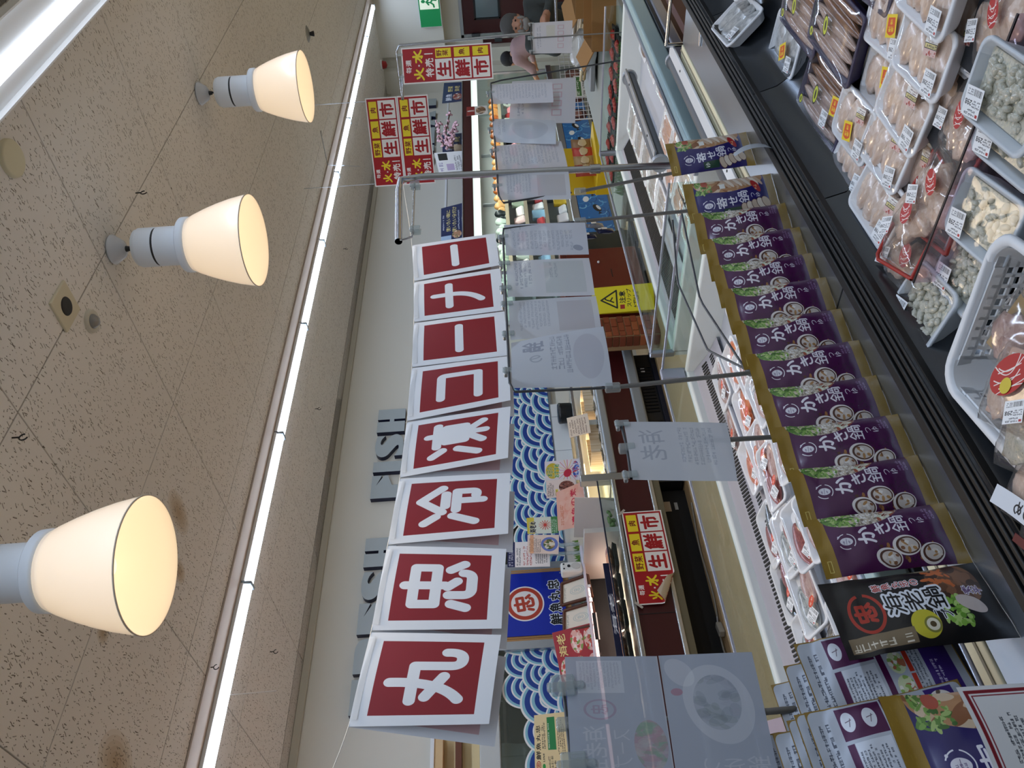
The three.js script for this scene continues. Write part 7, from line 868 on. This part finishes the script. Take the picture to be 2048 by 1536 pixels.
// ---- far end: door, exit sign
{
  const d = struct('door_1', merge([span(15.1, 15.14, 0, 2.0, -5.72, -3.6)]), MT.maroon); part('door_frame', merge([span(15.07, 15.12, 0, 2.06, -5.78, -5.7, 0.005)]), MT.steel, d); part('door_frame', span(15.07, 15.12, 2.0, 2.06, -5.78, -3.6, 0.005), MT.steel, d); part('window_pane', span(15.075, 15.1, 1.34, 1.76, -5.42, -4.6, 0.01), S(0x6a7a84, 0.2, 0.3), d); part('window_gasket', merge([span(15.07, 15.1, 1.31, 1.34, -5.45, -4.57), span(15.07, 15.1, 1.76, 1.79, -5.45, -4.57), span(15.07, 15.1, 1.31, 1.79, -5.45, -5.42), span(15.07, 15.1, 1.31, 1.79, -4.6, -4.57)]), MT.rubber, d); for (const y of [0.5, 1.05, 1.7]) part('hinge', span(15.02, 15.08, y, y + 0.16, -5.74, -5.68, 0.01), MT.darkSteel, d);
  const d2 = struct('door_2', span(15.08, 15.12, 0, 1.66, -6.12, -5.82), MT.maroon); for (const y of [0.6, 1.3]) part('hinge', span(15.03, 15.08, y, y + 0.14, -5.86, -5.8, 0.01), MT.darkSteel, d2);
  const o = thing('exit_sign', 'green exit sign with a running figure on the far wall bulkhead', 'sign', [14.69, 2.56, -4.98], -Math.PI / 2); const art = cvs(512, 192, (x) => { x.fillStyle = '#0f7a44'; x.fillRect(0, 0, 512, 192); x.fillStyle = '#e9f2d8'; x.fillRect(200, 10, 168, 172); x.strokeStyle = '#0f7a44'; x.lineWidth = 19; x.lineCap = 'round'; x.translate(-130, 0); x.beginPath(); x.arc(420, 44, 9, 0, 7); x.stroke(); x.lineWidth = 16; x.beginPath(); x.moveTo(412, 72); x.lineTo(402, 112); x.lineTo(432, 128); x.lineTo(426, 162); x.moveTo(402, 112); x.lineTo(380, 136); x.lineTo(352, 140); x.moveTo(412, 76); x.lineTo(440, 96); x.moveTo(410, 76); x.lineTo(380, 92); x.stroke(); });
  part('case', bx(0.8, 0.4, 0.07, [0, 0, 0], 0.01), S(0xcfd6d0, 0.4), o); part('face', tf(new THREE.PlaneGeometry(0.77, 0.37), [0, 0, 0.0365]), S(0xffffff, 0.4, 0, { map: art, emissive: 0xffffff, emissiveMap: art, emissiveIntensity: 0.28 }), o);
}
// ---- people: one skin over a skeleton of tapered bones
function field(bones, c, half, res, k = 0.03) {
  const mc = new MarchingCubes(res, MT.white, false, false, 120000); mc.isolation = 0; const q = new THREE.Vector3();
  for (let z = 0; z < res; z++) for (let y = 0; y < res; y++) for (let x = 0; x < res; x++) {
    q.set(c[0] + (x - res / 2) / (res / 2) * half, c[1] + (y - res / 2) / (res / 2) * half, c[2] + (z - res / 2) / (res / 2) * half); let s = 0;
    for (const [a, ra, b, rb] of bones) { const bx2 = b[0] - a[0], by = b[1] - a[1], bz = b[2] - a[2], L = bx2 * bx2 + by * by + bz * bz || 1e-9, t = Math.min(1, Math.max(0, ((q.x - a[0]) * bx2 + (q.y - a[1]) * by + (q.z - a[2]) * bz) / L)); const d = Math.hypot(q.x - a[0] - bx2 * t, q.y - a[1] - by * t, q.z - a[2] - bz * t) - (ra + (rb - ra) * t); s += Math.exp(-d / k); }
    mc.field[x + y * res + z * res * res] = s > 0 ? k * Math.log(s) : -9;
  }
  mc.update(); const n = mc.count ?? mc.geometry.drawRange.count, g = new THREE.BufferGeometry(), P = new Float32Array(n * 3); for (let i = 0; i < n * 3; i++) P[i] = c[i % 3] + mc.positionArray[i] * half;
  g.setAttribute('position', new THREE.BufferAttribute(P, 3)); const m = mergeVertices(g, 1e-4); m.computeVertexNormals(); return m;
}
const ballAt = (p, r, sx = 1, sy = 1, sz = 1) => new THREE.SphereGeometry(r, 14, 10).scale(sx, sy, sz).translate(...p);
function person(label, p, turn, pose) {
  const { hip, chest, neck, head, sh, el, ha, kn, an, shirt, pants, hair, beard, skin } = pose, o = thing('person', label, 'person', p, turn);
  const m = (a, s) => [a[0] * s, a[1], a[2]], B = [], C = [], L = [];
  B.push([hip, 0.12, chest, 0.13], [chest, 0.12, neck, 0.06], [neck, 0.055, head, 0.06], [[head[0], head[1] + 0.03, head[2] - 0.015], 0.088, [head[0], head[1] - 0.06, head[2] + 0.02], 0.062]);
  B.push([[head[0], head[1] - 0.01, head[2] + 0.085], 0.012, [head[0], head[1] - 0.035, head[2] + 0.1], 0.016]); for (const s of [-1, 1]) B.push([[head[0] + s * 0.088, head[1] + 0.01, head[2] - 0.01], 0.014, [head[0] + s * 0.088, head[1] - 0.03, head[2] - 0.005], 0.012]);
  for (const s of [-1, 1]) { const S1 = m(sh, s), E = m(el, s), H = m(ha, s); B.push([[chest[0], chest[1] + 0.05, chest[2]], 0.08, S1, 0.062], [S1, 0.058, E, 0.043], [E, 0.042, H, 0.028]); const d = V3(H[0] - E[0], H[1] - E[1], H[2] - E[2]).normalize(), sd = V3().crossVectors(d, V3(0, 1, 0)).normalize(); B.push([H, 0.03, [H[0] + d.x * 0.06, H[1] + d.y * 0.06, H[2] + d.z * 0.06], 0.036]); for (let f = 0; f < 4; f++) { const w = (f - 1.5) * 0.019, l = [0.055, 0.068, 0.064, 0.048][f], a = [H[0] + d.x * 0.08 + sd.x * w, H[1] + d.y * 0.08, H[2] + d.z * 0.08 + sd.z * w], b = [a[0] + d.x * l, a[1] + d.y * l - 0.024, a[2] + d.z * l]; B.push([a, 0.01, b, 0.008]); } B.push([[H[0] + sd.x * 0.03 * s + d.x * 0.03, H[1], H[2] + sd.z * 0.03 * s + d.z * 0.03], 0.012, [H[0] + sd.x * 0.06 * s + d.x * 0.07, H[1] - 0.01, H[2] + sd.z * 0.06 * s + d.z * 0.07], 0.009]);
    C.push([[chest[0], chest[1] + 0.05, chest[2]], 0.1, S1, 0.08], [S1, 0.076, E, 0.06], [E, 0.058, [E[0] + (H[0] - E[0]) * 0.8, E[1] + (H[1] - E[1]) * 0.8, E[2] + (H[2] - E[2]) * 0.8], 0.045]);
    const T = [hip[0] + s * 0.09, hip[1] - 0.03, hip[2]], K = m(kn, s), A = m(an, s); B.push([T, 0.09, K, 0.058], [K, 0.055, A, 0.038], [A, 0.036, [A[0], 0.03, A[2] + 0.13], 0.03]); L.push([T, 0.112, K, 0.076], [K, 0.072, A, 0.058]); }
  C.push([[hip[0], hip[1] - 0.02, hip[2]], 0.14, chest, 0.158], [chest, 0.14, [neck[0], neck[1] - 0.03, neck[2]], 0.07]); L.push([[hip[0] - 0.07, hip[1], hip[2]], 0.11, [hip[0] + 0.07, hip[1], hip[2]], 0.11]);
  const cc = [0, 0.8, (hip[2] + head[2]) / 2]; part('body', field(B, cc, 0.95, 90, 0.012), S(skin, 0.55), o); part('shirt', field(C, cc, 0.95, 64, 0.02), shirt, o); part('trousers', field(L, cc, 0.95, 56, 0.02), pants, o);
  part('hair', merge([ballAt([head[0], head[1] + 0.05, head[2] - 0.035], 0.112, 1, 0.92, 1), ballAt([head[0], head[1] - 0.02, head[2] - 0.06], 0.1, 1, 1, 0.8), ...[-1, 1].map((s) => ballAt([head[0] + s * 0.075, head[1] + 0.02, head[2] - 0.01], 0.045, 0.7, 1.2, 1))]), S(hair, 0.8), o);
  part('eyes', merge([-1, 1].map((s) => ballAt([head[0] + s * 0.034, head[1] + 0.0, head[2] + 0.072], 0.011, 1.3, 0.7, 0.7))), S(0x1d1714, 0.3), o); part('mouth', ballAt([head[0], head[1] - 0.075, head[2] + 0.083], 0.02, 1.2, 0.3, 0.4), S(0x7a4238, 0.5), o);
  if (beard) part('beard', merge([ballAt([head[0], head[1] - 0.1, head[2] + 0.055], 0.056, 1, 0.8, 0.8), ballAt([head[0], head[1] - 0.052, head[2] + 0.084], 0.034, 1.2, 0.4, 0.5), ...[-1, 1].map((s) => ballAt([head[0] + s * 0.055, head[1] - 0.055, head[2] + 0.035], 0.034, 0.6, 1.3, 1))]), S(beard, 0.9), o);
  for (const s of [-1, 1]) part('shoe', bx(0.1, 0.09, 0.27, [an[0] * s, 0.045, an[2] + 0.05], 0.03), MT.dark, o); return o;
}
const checkT = cvs(128, 128, (x) => { x.fillStyle = '#565853'; x.fillRect(0, 0, 128, 128); x.globalAlpha = 0.35; for (let i = 0; i < 128; i += 16) { x.fillStyle = '#2e302e'; x.fillRect(i, 0, 7, 128); x.fillRect(0, i, 128, 7); } });
{ // leaning over his cart, facing the photographer
  person('gray-bearded man in a dark gray-green shirt, leaning on his forearms at the photo\'s top edge', [8.2, 0, -3.05], -1.17, { hip: [0, 0.82, -0.16], chest: [0, 1.02, 0.12], neck: [0, 1.15, 0.2], head: [0, 1.28, 0.26], sh: [0.19, 1.1, 0.14], el: [0.24, 0.9, 0.32], ha: [0.06, 0.99, 0.5], kn: [0.11, 0.46, -0.1], an: [0.12, 0.08, -0.16], shirt: S(0x3b3f3c, 0.85), pants: S(0x24272b, 0.85), hair: 0x4d4c49, beard: 0x8d8a84, skin: 0xb07f63 });
  const c = thing('shopping_cart', 'wire shopping cart the bearded man leans on', 'cart', [7.62, 0, -2.8], -1.17), fr = []; for (const s of [-1, 1]) fr.push(wire([[s * 0.24, 0.9, -0.12], [s * 0.25, 0.55, 0.1], [s * 0.22, 0.12, 0.3]], 0.011, 0.05), wire([[s * 0.25, 0.5, 0.0], [s * 0.25, 0.12, -0.2]], 0.011, 0.02)); fr.push(rod([-0.25, 0.9, -0.12], [0.25, 0.9, -0.12], 0.015)); part('frame', merge(fr), MT.steel, c); const bk = []; for (let i = 0; i <= 10; i++) { bk.push(rod([-0.22 + i * 0.044, 0.6, 0.36], [-0.22 + i * 0.044, 0.84, 0.4], 0.004, 5)); bk.push(rod([-0.22 + i * 0.044, 0.6, -0.06], [-0.22 + i * 0.044, 0.6, 0.36], 0.004, 5)); } for (const y of [0.6, 0.72, 0.84]) bk.push(wire([[-0.22, y, -0.06], [-0.22, y, 0.38], [0.22, y, 0.38], [0.22, y, -0.06]], 0.005)); part('basket', merge(bk), MT.steel, c); for (const [a, b] of [[-0.22, 0.3], [0.22, 0.3], [-0.25, -0.2], [0.25, -0.2]]) part('wheel', tf(new THREE.CylinderGeometry(0.06, 0.06, 0.03, 16), [a, 0.06, b], [0, 0, Math.PI / 2]), MT.rubber, c);
  person('dark-haired woman in a mauve top and blue jeans, bending toward the wall fridge', [12.1, 0, -4.72], 2.75, { hip: [0, 0.84, -0.1], chest: [0, 1.06, 0.14], neck: [0, 1.18, 0.26], head: [0, 1.24, 0.37], sh: [0.16, 1.12, 0.2], el: [0.2, 0.92, 0.36], ha: [0.14, 0.86, 0.58], kn: [0.09, 0.46, -0.02], an: [0.1, 0.08, -0.1], shirt: S(0x9a7f80, 0.85), pants: S(0x33456e, 0.85), hair: 0x17161a, skin: 0xb98a6c });
}

renderer.render(scene, camera);
